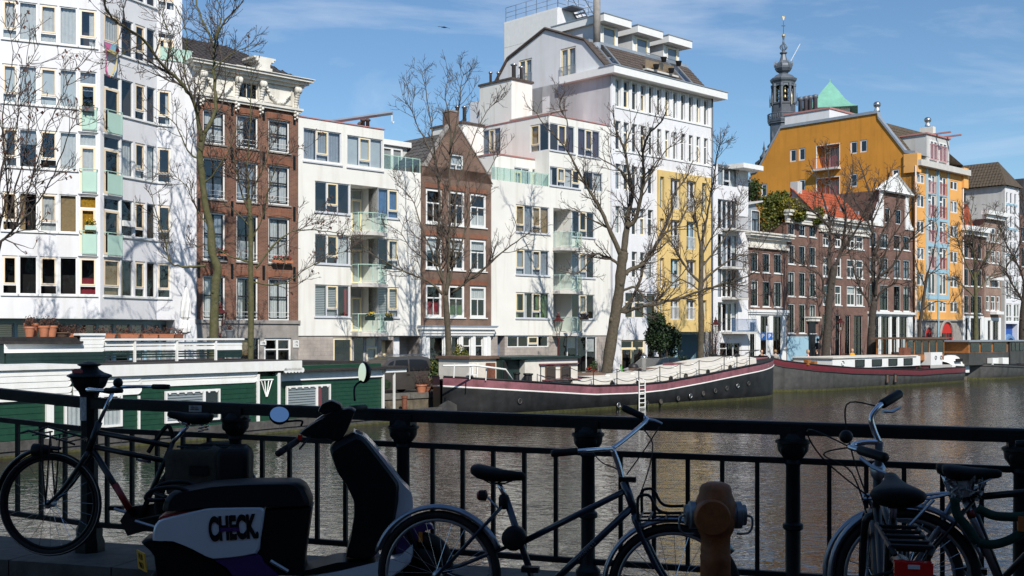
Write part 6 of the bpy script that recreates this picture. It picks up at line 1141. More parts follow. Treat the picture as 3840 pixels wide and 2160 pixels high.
# --- pots and planters ---
def pot(label,c,r,h,m='terracotta',plant='leaf_brown',seed=1,ph=.35,n=26,ls=.05,group=None,name='plant_pot'):
    rd=random.Random(seed); t=thing(name,label,'plant pot',c,group); M=Matrix.Translation(c)
    MB().lathe([(r*.68,0),(r*.92,h*.82),(r*1.02,h*.82),(r*1.02,h),(r*.9,h),(r*.88,h*.9)],14).build('pot',m,t,M,True,True); MB().lathe([(r*.86,h*.86),(r*.86,h*.9)],10).build('soil','soil',t,M)
    if ph: g=MB(); lf=MB(); stems(g,(0,0,h*.88),n,ph,.9,.008,rd,lf,ls,6); struct(g.build('stems','twig',t,M),'stuff'); struct(lf.build('foliage',plant,t,M),'stuff')
    return t
def trough(label,pl,x0,x1,y,z0,h,m,plant,seed,dep=.22,group='terracotta troughs on the houseboat'):
    rd=random.Random(seed); a,c=pl.u(x0),pl.u(x1); C=pl.M@Vector(((a+c)/2,y,z0)); t=thing('planter_trough',label,'planter',C,group); hw=(c-a)/2
    M=Matrix.Translation(C)@pl.M.to_3x3().to_4x4(); g=MB(); k=.9
    g.loft([[(-hw*k,-dep/2*k,0),(hw*k,-dep/2*k,0),(hw*k,dep/2*k,0),(-hw*k,dep/2*k,0)],[(-hw,-dep/2,h*.8),(hw,-dep/2,h*.8),(hw,dep/2,h*.8),(-hw,dep/2,h*.8)],[(-hw*1.03,-dep/2*1.1,h*.82),(hw*1.03,-dep/2*1.1,h*.82),(hw*1.03,dep/2*1.1,h*.82),(-hw*1.03,dep/2*1.1,h*.82)],[(-hw*1.03,-dep/2*1.1,h),(hw*1.03,-dep/2*1.1,h),(hw*1.03,dep/2*1.1,h),(-hw*1.03,dep/2*1.1,h)]]); g.build('trough',m,t,M)
    g=MB(); lf=MB()
    for i in range(int(hw*2/.09)): stems(g,(-hw*.9+i*.09,0,h*.9),4,.26,1.1,.007,rd,lf,.06,5)
    struct(g.build('stems','twig',t,M),'stuff'); struct(lf.build('foliage',plant,t,M),'stuff'); return t
zt_=HT.z(650,1272)+.03
for k,(xa,xb,lb,m_) in enumerate(((410,497,'first terracotta trough from the left on the houseboat terrace rail','terracotta'),(528,592,'second terracotta trough from the left on the houseboat terrace rail','terracotta'),(611,681,'third terracotta trough from the left on the houseboat terrace rail','terracotta'),(697,753,'terracotta trough at the foot of the folded white parasol','terracotta'),(756,813,'terracotta trough just right of the folded white parasol','terracotta'),(816,848,'small rust red trough below the street lantern','rust'))): trough(lb,HB,xa+4,xb+4,2.55,HT.z((xa+xb)/2,1272)+.03,.17,m_,'leaf_brown',80+k)
pot('grey plastic pot with dry plant at the right end of the houseboat terrace',HB.M@Vector((HT.u(880),2.5,HT.z(880,1272)+.03)),.17,.33,'pot_grey',seed=90,ph=.22)
zz=HT.z(200,1263)
for k,(xx,r,h,lb) in enumerate(((136,.18,.34,'terracotta pot at the left end of the pot row on the houseboat roof'),(162,.24,.46,'tallest terracotta pot on the houseboat roof'),(190,.19,.37,'third terracotta pot on the houseboat roof, before the shallow bowl'),(219,.2,.38,'terracotta pot next to the shallow bowl on the houseboat roof'))): pot(lb,HB.M@Vector((HT.u(xx),2.6+.3*(k==1),zz)),r,h,seed=91+k,ph=.3,n=30)
pot('shallow brown bowl of dry succulents on the houseboat roof',HB.M@Vector((HT.u(258),2.6,zz)),.28,.15,'hatch_brown',seed=96,ph=.25,n=30); pot('small clump of dry succulents in a dark dish on the houseboat roof',HB.M@Vector((HT.u(297),2.6,zz)),.2,.12,'pot_black',seed=97,ph=.25,n=30)
for k,(xx,yy,v,r,h,m_,ph,lb) in enumerate(((1580,1478,8.5,.27,.42,'terracotta',.9,'terracotta pot with tall dry grass beside the grey van wheel'),(1692,1462,8.4,.38,.65,'terracotta',1.6,'large terracotta pot with climber at the stern of the white barge'),(1640,1478,8.5,.17,.28,'terracotta',.3,'small terracotta pot on the quay edge between two larger ones'),(1604,1482,8.5,.15,.3,'rust',.45,'rusty can with twigs next to the dry grass pot'),(1660,1450,8.2,.28,.5,'pot_black',.5,'black tub between the terracotta pots'))): c=pA(xx,yy,v); pot(lb,(c.x,c.y,QZ+.03),r,h,m_,'leaf_green' if k in (1,4) else 'leaf_brown',100+k,ph,24)
c=pA(1517,1500,9.4); MB().lathe([(.12,0),(.12,.5),(.14,.5),(.14,.62),(.02,.64)],12).build('mooring_post','rust',None,Matrix.Translation((c.x,c.y,.3)),True,True)
tag(bpy.data.objects['mooring_post'],'short red mooring post at the end of the houseboat','bollard')
# --- parasol ---
C=HB.M@Vector((HT.u(758),3.2,0)); t=thing('folded_parasol','folded white parasol standing on the houseboat terrace','parasol',(C.x,C.y,zr_+.05)); z0,z1=HT.off(-1).z(758,1252),HT.off(-1).z(758,1080); g=MB(); rings=[]; rd=random.Random(5)
for f,r in ((0,.10),(.04,.19),(.12,.2),(.22,.14),(.3,.09),(.36,.15),(.5,.17),(.7,.15),(.86,.1),(.96,.05),(1,.02)): rings.append([(C.x+r*(1+.28*(i%2))*math.cos(i*6.2832/16+f)*rd.uniform(.9,1.1)+ (.04*f),C.y+r*(1+.28*(i%2))*math.sin(i*6.2832/16+f),z0+(z1-z0)*f+rd.uniform(-.02,.02)) for i in range(16)])
g.loft(rings); g.build('canopy','flower_white',t); g=MB(); g.tube([(C.x,C.y,zr_+.05),(C.x,C.y,z1+.06)],.025,6); g.build('pole','steel',t)
# --- lanterns ---
mat('lamp_red',(.085,.018,.018),.4,.2); LG=glass('lamp_glass',(.85,.85,.82),ior=1.4)
def lantern(label,x,y_top,v):
    Y=STD.off(v).Y(x); c=at(x,1300,Y); zt=CZ+(HY-y_top)*Y/F; t=thing('street_lantern',label,'street lamp',(c.x,c.y,QZ),'crown lanterns along the quay'); M=Matrix.Translation((c.x,c.y,0)); s=1
    MB().lathe([(.16,QZ),(.16,QZ+.5),(.1,QZ+.6),(.08,QZ+1.0),(.055,QZ+1.1),(.045,zt-1.35),(.07,zt-1.32),(.05,zt-1.27)],12).build('post','lamp_red',t,M,True)
    g=MB()
    for k in range(4): a=R(45+90*k); g.tube([(0,0,zt-1.3),(.12*math.cos(a),.12*math.sin(a),zt-1.15),(.09*math.cos(a),.09*math.sin(a),zt-1.02),(.16*math.cos(a),.16*math.sin(a),zt-.92)],.014,5)
    g.build('bracket','lamp_red',t,M); MB().lathe([(.16,zt-.93),(.16,zt-.9),(.27,zt-.38),(.27,zt-.36)],6,rot=.3).build('lamp_glass',LG,t,M)
    g=MB()
    for k in range(6): a=.3+k*1.0472; g.tube([(.162*math.cos(a),.162*math.sin(a),zt-.92),(.272*math.cos(a),.272*math.sin(a),zt-.37)],.012,4)
    g.build('glazing_bar','lamp_red',t,M); MB().lathe([(.31,zt-.38),(.31,zt-.33),(.2,zt-.25),(.12,zt-.2),(.12,zt-.12),(.17,zt-.1),(.06,zt-.05),(.05,zt+.04),(.015,zt+.14)],12,rot=.3).build('cap','lamp_red',t,M,True,True); MB().lathe([(.05,zt-.9),(.05,zt-.7)],8).build('bulb','flower_white',t,M)
lantern('dark red crown lantern behind the houseboat terrace, in front of the tall brick house',825,1142,6.8); lantern('dark red crown lantern below the balconies behind the white barge',2093,1178,7.2); lantern('dark red crown lantern right of the yellow bay beside the barge bow',2684,1196,6.5); lantern('dark red crown lantern between the two trees by the red boat',3152,1192,6)
# --- parking sign ---
c=pA(2875,1390,7.2); t=thing('parking_sign','grey pole with blue parking sign at the bow of the white barge','sign',(c.x,c.y,QZ)); Y=c.y; zt=CZ+(HY-1222)*Y/F; M=Matrix.Translation((c.x,c.y,0))
MB().lathe([(.06,QZ),(.05,zt)],8).build('pole','grey_frame',t,M); MB().box(-.12,.12,-.12,.12,QZ,QZ+1.3).build('ticket_box','grey_frame',t,M); MB().box(-.09,.09,-.13,-.121,QZ+.8,QZ+1.15).build('ticket_screen','interior',t,M)
mat('sign_blue',(.02,.13,.45),.4,.05); s=MB().box(-.02,.42,-.05,.0,zt-.95,zt-.45).build('sign_panel','sign_blue',t,M@Matrix.Rotation(R(20),4,'Z')); lettering('sign_letter','P',M@Matrix.Rotation(R(20),4,'Z')@Matrix.Translation((.2,-.056,zt-.7))@RX,.42,'white_paint',s)
s=MB().box(-.42,-.06,-.05,.0,zt-.95,zt-.45).build('sign_panel','sign_blue',t,M@Matrix.Rotation(R(-35),4,'Z')); lettering('sign_letter','P',M@Matrix.Rotation(R(-35),4,'Z')@Matrix.Translation((-.24,-.056,zt-.7))@RX,.42,'white_paint',s)
# --- vehicles ---
mat('car_grey',(.085,.078,.072),.3,.1,coat=.6,metal=.3); mat('car_black',(.012,.013,.016),.22,.1,coat=.8); mat('tarp',(.36,.30,.42),.8,.15,4,.3,8)
def wheel(t,M,x,y,z,r,w):
    wm=MB().lathe([(r*.62,-w/2),(r*.9,-w/2),(r,-w*.3),(r,w*.3),(r*.9,w/2),(r*.62,w/2)],20,(x,y,z),0,Matrix.Rotation(R(90),3,'X')).build('wheel','rubber',t,M,True); MB().lathe([(.02,-w/2-.005),(r*.55,-w/2+.0),(r*.64,-w/2+.03)],12,(x,y,z),0,Matrix.Rotation(R(90),3,'X')).build('rim','steel',wm,M,True)
def car(label,name,pl,x_right,prof,width,mt,wins,wheels,group='cars parked on the quay',rails=False):
    U=pl.u(x_right); C=pl.M@Vector((U,0,QZ)); t=thing(name,label,'car',C,group); M=Matrix.Translation(C)@pl.M.to_3x3().to_4x4()
    n=len(prof); cx=sum(p[0] for p in prof)/n; g=MB(); rings=[]
    for y,k in ((0.06,.985),(0,1),(.0+.02,1)): pass
    tum=lambda zz: max(0,(zz-.85))*.16
    g.loft([[(x,.07+tum(z_),z_+0) for x,z_ in prof],[(x,0+tum(z_)+.0,z_*.0+z_) for x,z_ in [(cx+(x-cx)*.985,.72+(z_-.72)*.97) for x,z_ in prof]]][::-1] and [[(cx+(x-cx)*.985,tum(z_),.72+(z_-.72)*.97) for x,z_ in prof],[(x,.09+tum(z_),z_) for x,z_ in prof],[(x,width-.09-tum(z_),z_) for x,z_ in prof],[(cx+(x-cx)*.985,width-tum(z_),.72+(z_-.72)*.97) for x,z_ in prof]]); g.build('body',mt,t,M)
    for q in wins: g=MB(); g._a([(x,tum(z_)-.012,z_) for x,z_ in q],[tuple(range(len(q)))]); g.build('side_window',MT['black_sash'] if mt!='car_black' else GLC,t,M)
    for x,r in wheels: wheel(t,M,x,.1,r,r,.2); wheel(t,M,x,width-.1,r,r,.2)
    if rails:
        g=MB(); g.tube([(-3.0,.32,1.78),(-2.8,.3,1.84),(-.6,.3,1.86),(-.35,.32,1.8)],.02,6); g.build('roof_rail','steel',t,M)
    MB().box(-.0,.03,.12,.3,.75,1.0).build('tail_light','hull_red',t,M); g=MB(); g.box(-1.75,-1.55,-.02,.0,.93,.96); g.build('door_handle',mt,t,M)
    return t,M
car('grey people carrier with roof rails parked behind the end of the houseboat','parked_van',STD.off(8.1),1632,[(-4.35,.3),(-4.3,.75),(-3.9,.95),(-3.3,1.1),(-2.75,1.62),(-2.2,1.76),(-.7,1.78),(-.25,1.7),(-.04,1.05),(0,.85),(0,.35),(-.35,.22),(-4,.22)],1.8,'car_grey',[[(-2.5,1.08),(-1.62,1.08),(-1.6,1.62),(-2.3,1.6)],[(-1.52,1.1),(-.3,1.12),(-.45,1.55),(-.75,1.62),(-1.5,1.63)],[(-3.15,1.1),(-2.6,1.08),(-2.42,1.58),(-2.66,1.5)]],[(-.75,.32),(-3.5,.32)],rails=True)
car('black saloon car behind the barge roof in front of the yellow door','parked_car',STD.off(7.2),2585,[(-4.4,.35),(-4.3,.7),(-3.4,.9),(-2.6,1.38),(-1.9,1.46),(-1.1,1.42),(-.4,1.0),(-.02,.9),(0,.4),(-.4,.22),(-4.1,.22)],1.8,'car_black',[[(-2.95,.98),(-1.95,.98),(-1.92,1.38),(-2.5,1.33)],[(-1.85,.98),(-.7,1.0),(-1.15,1.35),(-1.82,1.38)]],[(-.8,.32),(-3.5,.32)])
pl=STD.off(6.4); C=pl.M@Vector((pl.u(1272),0,QZ)); t=thing('covered_car','small car under a pale purple tarpaulin behind the houseboat roof','car',C); M=Matrix.Translation(C)@pl.M.to_3x3().to_4x4(); g=MB(); rd=random.Random(8); rings=[]
for x,h in ((-1.75,.25),(-1.6,.75),(-1.0,1.0),(-.55,1.42),(.2,1.5),(.9,1.42),(1.25,1.05),(1.6,.8),(1.75,.3)):
    rings.append([(x+rd.uniform(-.05,.05),yy,zz) for yy,zz in [(-.02-.06*rd.random(),.1),(.0-.05*rd.random(),h*.5),(.15,h*.85),(.4,h),(1.3,h),(1.55,h*.85),(1.7,h*.5),(1.75,.1)]])
g.loft(rings); g.build('tarpaulin','tarp',t,M,True)
# --- people ---
mat('skin',(.55,.32,.22),.6,.05); mat('hair_dark',(.04,.025,.015),.6,.1); mat('hair_fair',(.35,.22,.1),.6,.1); mat('denim',(.035,.045,.08),.8,.1)
def checks(name,a,b_):
    m=bpy.data.materials.new(name); m.use_nodes=True; t=m.node_tree; k=nn(t,'ShaderNodeTexChecker'); k.inputs['Scale'].default_value=9; k.inputs[1].default_value=(*a,1); k.inputs[2].default_value=(*b_,1); tc=nn(t,'ShaderNodeTexCoord'); t.links.new(tc.outputs['Object'],k.inputs[0]); t.links.new(k.outputs[0],t.nodes['Principled BSDF'].inputs['Base Color']); MT[name]=m; return m
checks('red_check',(.45,.03,.04),(.75,.7,.68)); mat('coat_black',(.012,.012,.014),.8,.1); mat('jacket_yellow',(.62,.29,.015),.6,.15); mat('jacket_grey',(.36,.34,.31),.8,.1); mat('jacket_brown',(.3,.16,.09),.8,.1)
def skin(name,verts,edges,rad,m,par,M,sub=1):
    me=bpy.data.meshes.new(name); me.from_pydata(verts,edges,[]); me.materials.append(MT[m]); o=link(name,me,par,M); o.modifiers.new('skin','SKIN'); 
    for i,r in enumerate(rad): me.skin_vertices[0].data[i].radius=(r[0],r[1]) if hasattr(r,'__len__') else (r,r)
    me.skin_vertices[0].data[0].use_root=True; s=o.modifiers.new('sub','SUBSURF'); s.levels=sub; s.render_levels=sub
    bpy.context.view_layer.update(); me2=bpy.data.meshes.new_from_object(o.evaluated_get(bpy.context.evaluated_depsgraph_get())); o.modifiers.clear(); o.data=me2; me2.polygons.foreach_set('use_smooth',[True]*len(me2.polygons)); return o
def person(label,c,face,top,trousers,hair,bend=0,h=1.7,longhair=False):
    t=thing('person',label,'person',c,'people on the far quay'); M=Matrix.Translation(c)@Matrix.Rotation(face,4,'Z')@Matrix.Scale(h/1.7,4)
    V=[(0,0,.93),(0,.0,1.12),(0,-.01,1.34),(0,0,1.47),(0,-.01,1.56),(.1,0,.86),(.1,-.03,.48),(.1,.0,.08),(.1,-.16,.03),(-.1,0,.86),(-.1,.03,.48),(-.1,.07,.08),(-.1,-.09,.03),(.19,0,1.38),(.25,.02,1.12),(.22,-.12-bend*.1,.92+bend*.15),(.19,-.2-bend*.12,.9+bend*.24),(-.19,0,1.38),(-.25,.02,1.12),(-.22,-.1,.9),(-.2,-.16,.84)]
    E=[(0,1),(1,2),(2,3),(3,4),(0,5),(5,6),(6,7),(7,8),(0,9),(9,10),(10,11),(11,12),(2,13),(13,14),(14,15),(15,16),(2,17),(17,18),(18,19),(19,20)]
    Rr=[(.14,.1),(.13,.1),(.16,.1),(.05,.05),(.05,.05),.085,.062,.045,.04,.085,.062,.045,.04,.065,.048,.038,.04,.065,.048,.038,.04]
    body=skin('body',V,E,Rr,trousers,t,M)
    body.data.materials.append(MT[top]); body.data.materials.append(MT['skin'])
    for p in body.data.polygons:
        z_=p.center.z; x_=abs(p.center.x); p.material_index=2 if (z_>1.46 or (x_>.16 and z_<.95 and z_>.7)) else (1 if z_>.88 or x_>.17 else 0)
    g=MB(); g.lathe([(.03,1.5),(.065,1.53),(.085,1.6),(.09,1.67),(.075,1.73),(.03,1.76)],12,(0,-.012,0)); g.ball((0,-.105,1.62),.016,6); 
    for s in (-1,1): g.ball((s*.088,0,1.625),.02,6)
    hd=g.build('head','skin',t,M,True); g=MB()
    for s in (-1,1): g.ball((s*.033,-.083,1.645),.011,6)
    g.build('eyes','black_sash',hd,M); g=MB(); g.box(-.025,.025,-.096,-.08,1.565,1.575); g.build('mouth','hull_red',hd,M)
    g=MB(); g.lathe([(.088,1.6 if not longhair else 1.48),(.1,1.64),(.1,1.7),(.075,1.765),(.02,1.785)],12,(0,.022,0)); g.build('hair',hair,hd,M,True); return t
for k,(x,v,dz,f,tp_,tr,hr,bd,lb) in enumerate(((2908,6.9,0,160,'jacket_grey','denim','hair_fair',0,'person in a light grey jacket with a bag beside the parking sign'),(2856,6.0,0,20,'jacket_brown','denim','hair_dark',1,'person in brown left of the parking sign'),(3030,7.4,0,80,'red_check','denim','hair_fair',1,'person in a red and white checked jacket by the red boat'),(3064,7.3,0,250,'coat_black','denim','hair_dark',0,'person in black next to the red checked jacket'),(3066,5.2,.75,200,'coat_black','coat_black','hair_dark',1,'person in black standing higher on the steps of the dark brick house'),(3196,7.2,0,30,'jacket_yellow','denim','hair_fair',1,'person in a bright yellow jacket between the two trees'))):
    c=pA(x,1340,v); person(lb,Vector((c.x,c.y,QZ+dz)),R(f),tp_,tr,hr,bd,longhair=k in (2,5))
c=pA(3066,1340,4.6); stp=thing('stoop','grey stone stoop at the door of the dark brick house','steps',(c.x,c.y,QZ)); M=Matrix.Translation((c.x,c.y,QZ))@STD.M.to_3x3().to_4x4()
for i in range(4): MB().box(-1.2,1.2,-1.6+i*.3,2.2,i*.19,(i+1)*.19-.003).build('step','stone_grey',stp,M)
c=pA(2985,1345,7.6); t=thing('wicker_chair','brown wicker chair back behind the red bow','chair',(c.x,c.y,QZ)); M=Matrix.Translation((c.x,c.y,QZ)); g=MB(); g.loft([[(.3*math.cos(a),.3*math.sin(a),zz) for a in [R(-20+22*i) for i in range(11)]] for zz in (.4,.8,1.0)],False); g.build('backrest','curtain_tan',t,M); MB().lathe([(.3,.38),(.3,.44)],14).build('seat','curtain_tan',t,M)
for a in (45,135,225,315): MB().tube([(.22*math.cos(R(a)),.22*math.sin(R(a)),0),(.22*math.cos(R(a)),.22*math.sin(R(a)),.4)],.02,5).build('leg','varnish',t,M)
# --- small things on the facades ---
mat('kite_pink',(.62,.16,.32),.6,.1); mat('kite_blue',(.25,.5,.62),.6,.1); mat('kite_yellow',(.62,.5,.2),.6,.1)
k_=A2.off(.25); t=thing('kite','rainbow kite with tails hanging on the white block','kite',k_.w(k_.u(420),0,k_.z(420,175)))
def kp(x,y,o=0): return k_.w(k_.u(x),o,k_.z(x,y))
for pts,m_ in (([(391,158),(415,165),(412,185),(398,188)],'kite_pink'),([(415,165),(440,168),(438,195),(412,185)],'kite_blue'),([(398,188),(412,185),(438,195),(430,206)],'kite_yellow'),([(436,165),(448,192),(440,204),(432,190)],'hull_red')): q=[kp(*p_) for p_ in pts]; q2=[kp(*p_,.02) for p_ in pts]; MB()._a(q+q2,[(0,1,2,3),(7,6,5,4),(0,4,5,1),(1,5,6,2),(2,6,7,3),(3,7,4,0)]).build('sail',m_,t)
for pts,m_ in (([(397,190),(397,225),(398,265),(405,285),(415,288)],'kite_pink'),([(440,200),(438,230),(432,252),(425,270),(412,290)],'kite_yellow'),([(436,245),(430,262),(424,280)],'kite_blue')): MB().tube([kp(*p_) for p_ in pts],[.015,.02,.05,.04,.02][:len(pts)],4).build('tail',m_,t)
c0=A2.off(.06); q=(c0.u(456),c0.u(498),c0.z(470,849),c0.z(470,828)); t=tag(MB().box(q[0],q[1],-.14,-.02,q[2],q[3]).build('wall_box','white_paint',None,c0.M),'white box fixed across the window of the white block','box')
def flowerbox(label,pl,x0,x1,y,w,m,leafm,flm,seed,h=.2):
    rd=random.Random(seed); a,c=pl.u(x0),pl.u(x1); zz=pl.z(x0,y); C=pl.M@Vector(((a+c)/2,-w,zz)); t=thing('flower_box',label,'flower box',C,'flower boxes on the facades'); M=Matrix.Translation(C)@pl.M.to_3x3().to_4x4(); hw=(c-a)/2
    MB().box(-hw,hw,-.1,.1,-h,0).build('box',m,t,M); g=MB(); leaves(g,(0,0,.08),hw*1.05,.16,.14,int(260*hw*2),.07,rd); struct(g.build('foliage',leafm,t,M),'stuff')
    if flm: g=MB(); leaves(g,(0,-.05,.16),hw,.16,.12,int(90*hw*2),.06,rd); struct(g.build('flowers',flm,t,M),'stuff')
flowerbox('pale green flower box with yellow flowers on a mint balcony',A1,316,358,846,.2,'mint_metal','leaf_green','flower_yellow',1); flowerbox('planter on the upper mint balcony of the white block',A1,307,350,402,.2,'pot_grey','leaf_dark',None,2); flowerbox('row of red geraniums at the third window of the tall brick house',STD,1012,1086,975,.25,'terracotta','leaf_green','flower_red',3,.14); flowerbox('small red geranium box behind the forked tree on the brick house',STD,800,845,950,.2,'terracotta','leaf_green','flower_red',4,.12)
flowerbox('box of yellow flowers at the left of the lowest bowed balcony',STD,1326,1356,1188,1.12,'hb_dgreen','leaf_dark','flower_yellow',5); flowerbox('box of yellow flowers at the right of the lowest bowed balcony',STD,1398,1424,1190,1.1,'hb_dgreen','leaf_dark','flower_yellow',6); flowerbox('dark green box on the middle balcony of the bowed balcony block',STD,1398,1420,1000,1.1,'hb_dgreen','leaf_dark',None,7,.16); flowerbox('planter on the lowest balcony behind the white barge',STD,2130,2156,1188,1.1,'hatch_brown','leaf_brown','flower_white',8)
B=at(1665,102,120); t=thing('bird','dark bird gliding in the blue sky','bird',B); g=MB(); s=.35; g.tube([B+Vector((-.3,0,.0)),B,B+Vector((.35,0,-.05))],[.02,.09,.02],6); g.build('body','coat_black',t)
for sg,z_ in ((-1,.12),(1,-.25)): g=MB(); g._a([B+Vector((-.1,0,.03)),B+Vector((.15,0,.03)),B+Vector((sg*.75,-.3*sg,z_)),B+Vector((sg*.55,-.3*sg,z_+.05))],[(0,1,2,3)]); g.build('wing','coat_black',t)
c=pA(2375,1375,7.3); t=thing('kettle_grill','black kettle barbecue behind the barge roof near the yellow door','barbecue',(c.x,c.y,QZ)); M=Matrix.Translation((c.x,c.y,QZ)); MB().lathe([(.05,.62),(.25,.7),(.3,.88),(.25,1.06),(.05,1.14),(.03,1.2)],14).build('kettle','pot_black',t,M,True)
for a in (0,120,240): MB().tube([(.16*math.cos(R(a)),.16*math.sin(R(a)),.7),(.3*math.cos(R(a)),.3*math.sin(R(a)),0)],.018,5).build('leg','pot_black',t,M)
c=pA(2312,1370,8.2); t=thing('kick_scooter','bright green kick scooter parked at the foot of the leaning tree','scooter',(c.x,c.y,QZ)); M=Matrix.Translation((c.x,c.y,QZ)); mat('lime',(.12,.6,.05),.5,.1); MB().box(-.35,.35,-.08,.08,.1,.16).build('deck','lime',t,M); MB().tube([(.35,0,.12),(.25,0,1.1)],.05,8).build('stem','lime',t,M); MB().tube([(.25,-.25,1.1),(.25,.25,1.1)],.025,6).build('handlebar','pot_black',t,M)
for x in (-.38,.4): MB().lathe([(.05,-.03),(.11,-.03),(.11,.03),(.05,.03)],12,(x,0,.11),0,Matrix.Rotation(R(90),3,'X')).build('wheel','rubber',t,M)
# ================= bridge, railing and the things parked on it =================
DK=CZ-1.63; KB=CZ-1.5
FE=Vector((.956,-.293)).normalized(); FP=Pl(((335-CX)/F*7.9,7.9),FE); fu_=FP.u
ZR=[(-6,.02),(-1.0,-.365),(0,-.435),(2.33,-.473),(3.55,-.488),(5.95,-.507),(12,-.56)]
def zrail(t):
    for (a,za),(c,zc) in zip(ZR,ZR[1:]):
        if t<=c: return CZ+za+(zc-za)*(t-a)/(c-a)
    return CZ+ZR[-1][1]
g=MB(); a_,b_=FP.xy(-30,.42),FP.xy(30,.42); g.poly([(*a_,DK),(*b_,DK),(40,-14,DK),(-40,-14,DK)]); struct(g.build('pavement','bridge_brick'))
mat('kerb_granite',(.105,.095,.085),.85,.3,6,.3,20); kb=struct(MB().box(-30,30,-.3,.42,KB-1.2,KB-.01).build('bridge_kerb','kerb_granite',None,FP.M@Matrix.Scale(-1,4,(0,1,0))))
for i in range(22): MB().box(-3.5+i*.8,-3.5+i*.8+.79,-.31,.43,KB-.35,KB).build('kerb_stone','kerb_granite',kb,FP.M@Matrix.Scale(-1,4,(0,1,0)))
t=thing('bridge_railing','black cast iron bridge railing with slim balusters along the canal','railing',(*FP.xy(0),KB))
def rail(name,off,h,d,ts,m='iron_black'):
    g=MB(); r=[]
    for q in ts: z_=zrail(q)+off; r.append([(q,-d,z_-h),(q,d,z_-h),(q,d,z_-h*.15),(q,d*.8,z_),(q,-d*.8,z_),(q,-d,z_-h*.15)])
    g.loft(r); return g.build(name,m,t,FP.M)
TS=[-1.6,-1,-.5,0,1.2,2.33,3.55,4.8,5.95,7.4]
rail('top_rail',0,.075,.04,TS); rail('middle_rail',-.205,.035,.018,TS); rail('bottom_rail',-.86,.035,.018,TS)
PS=[1.2*i-.055 for i in range(1,7)]
bm=None
for i in range(-1,6):
    for k in range(1,6):
        q=1.2*i+.2*k-(.055 if i>=0 else 0)
        if q<-1.3: continue
        h=zrail(q)-.205; l=zrail(q)-.88
        MB().box(q-.0125,q+.0125,-.0125,.0125,l,h-.02).build('baluster','iron_black',t,FP.M)
for q in PS:
    z_=zrail(q); pf=[(.075,KB),(.075,z_-.93),(.062,z_-.915),(.05,z_-.9),(.043,z_-.88),(.043,z_-.62),(.058,z_-.61),(.058,z_-.585),(.043,z_-.575),(.04,z_-.25),(.05,z_-.235),(.042,z_-.215),(.06,z_-.2),(.085,z_-.165),(.09,z_-.125),(.1,z_-.12),(.1,z_-.105),(.075,z_-.095),(.06,z_-.065)]
    p_=MB().lathe(pf,16,(q,0,0)).build('post','iron_black',t,FP.M,True,True)
    MB().box(q-.07,q+.07,-.055,.055,z_-.1,z_-.03).build('rail_saddle','iron_black',p_,FP.M)
    for a in range(4): c=Vector((q+.068*math.cos(R(45+90*a)),.075*math.sin(R(45+90*a)),z_-.15)); MB().ball(c,.02,8,1.6).build('capital_leaf','iron_black',p_,FP.M,True)
# big newel with lantern-like cap
def yz5(y): return CZ+(HY-y)*7.9/F
bp=[(.105,KB-.02),(.105,yz5(2030)),(.09,yz5(2010)),(.092,yz5(1985)),(.075,yz5(1965)),(.06,yz5(1940)),(.06,yz5(1490)),(.066,yz5(1480)),(.072,yz5(1470)),(.11,yz5(1448)),(.125,yz5(1428)),(.13,yz5(1418)),(.155,yz5(1411)),(.15,yz5(1405)),(.1,yz5(1396)),(.066,yz5(1384)),(.058,yz5(1375)),(.08,yz5(1370)),(.082,yz5(1365)),(.035,yz5(1357)),(.005,yz5(1354))]
nw=MB().lathe(bp,8,(0,0,0),R(22.5)).build('newel_post','iron_black',t,FP.M,True,True)
mat('sticker_red',(.35,.03,.04),.5,.3,20); mat('sticker_white',(.5,.5,.5),.6,.4,30)
MB().box(-.05,.04,-.107,-.1,yz5(1398),yz5(1384)).build('sticker','sticker_red',nw,FP.M@Matrix.Rotation(R(-8),4,'Z'))
g=MB(); g.loft([[(.0615*math.sin(a),-.0615*math.cos(a),z_) for a in [R(-50+10*i) for i in range(8)]] for z_ in (yz5(1575),yz5(1550),yz5(1520),yz5(1488))],False); g.build('torn_poster','sticker_white',nw,FP.M)
st=MB().box(fu_(722),fu_(769),-.043,-.04,zrail(.75)-.068,zrail(.75)-.025).build('label_sticker','sticker_white',t,FP.M); lettering('label_text','THE ART OF\nDOING NOW',FP.M@Matrix.Translation((fu_(742),-.0445,zrail(.75)-.047))@RX,.011,'black_sash',st,.0005)
# ---------- bicycles ----------
mat('bike_black',(.010,.010,.011),.4,.3,10,coat=.1); mat('bike_blue',(.010,.020,.042),.3,.2,10,coat=.5); mat('chrome',(.62,.65,.70),.22,.1,metal=1); mat('alu',(.38,.41,.45),.38,.12,8,metal=.9); mat('mud_silver',(.30,.34,.40),.35,.1,metal=.8); mat('saddle_black',(.010,.010,.010),.6,.2,12,spec=.15); mat('plastic_black',(.010,.010,.011),.5,.1,spec=.2); mat('canvas',(.055,.048,.035),.9,.25,8,.3,60); mat('red_paint',(.28,.02,.02),.4,.2); mat('red_lens',(.6,.01,.01),.2,.05,coat=.5); mat('lens',(.6,.62,.65),.1,.02); mat('amber',(.6,.2,.02),.2,.1); mat('tyre_glint_tone',(.42,.38,.32),.7,.2); mat('green_cloth',(.008,.045,.03),.9,.3,12,.4,40); mat('plastic_film',(.45,.47,.47),.3,.2,20); mat('lock_orange',(.4,.12,.03),.5,.2)
RY=Matrix.Rotation(R(90),3,'X')            # torus plane -> x,z
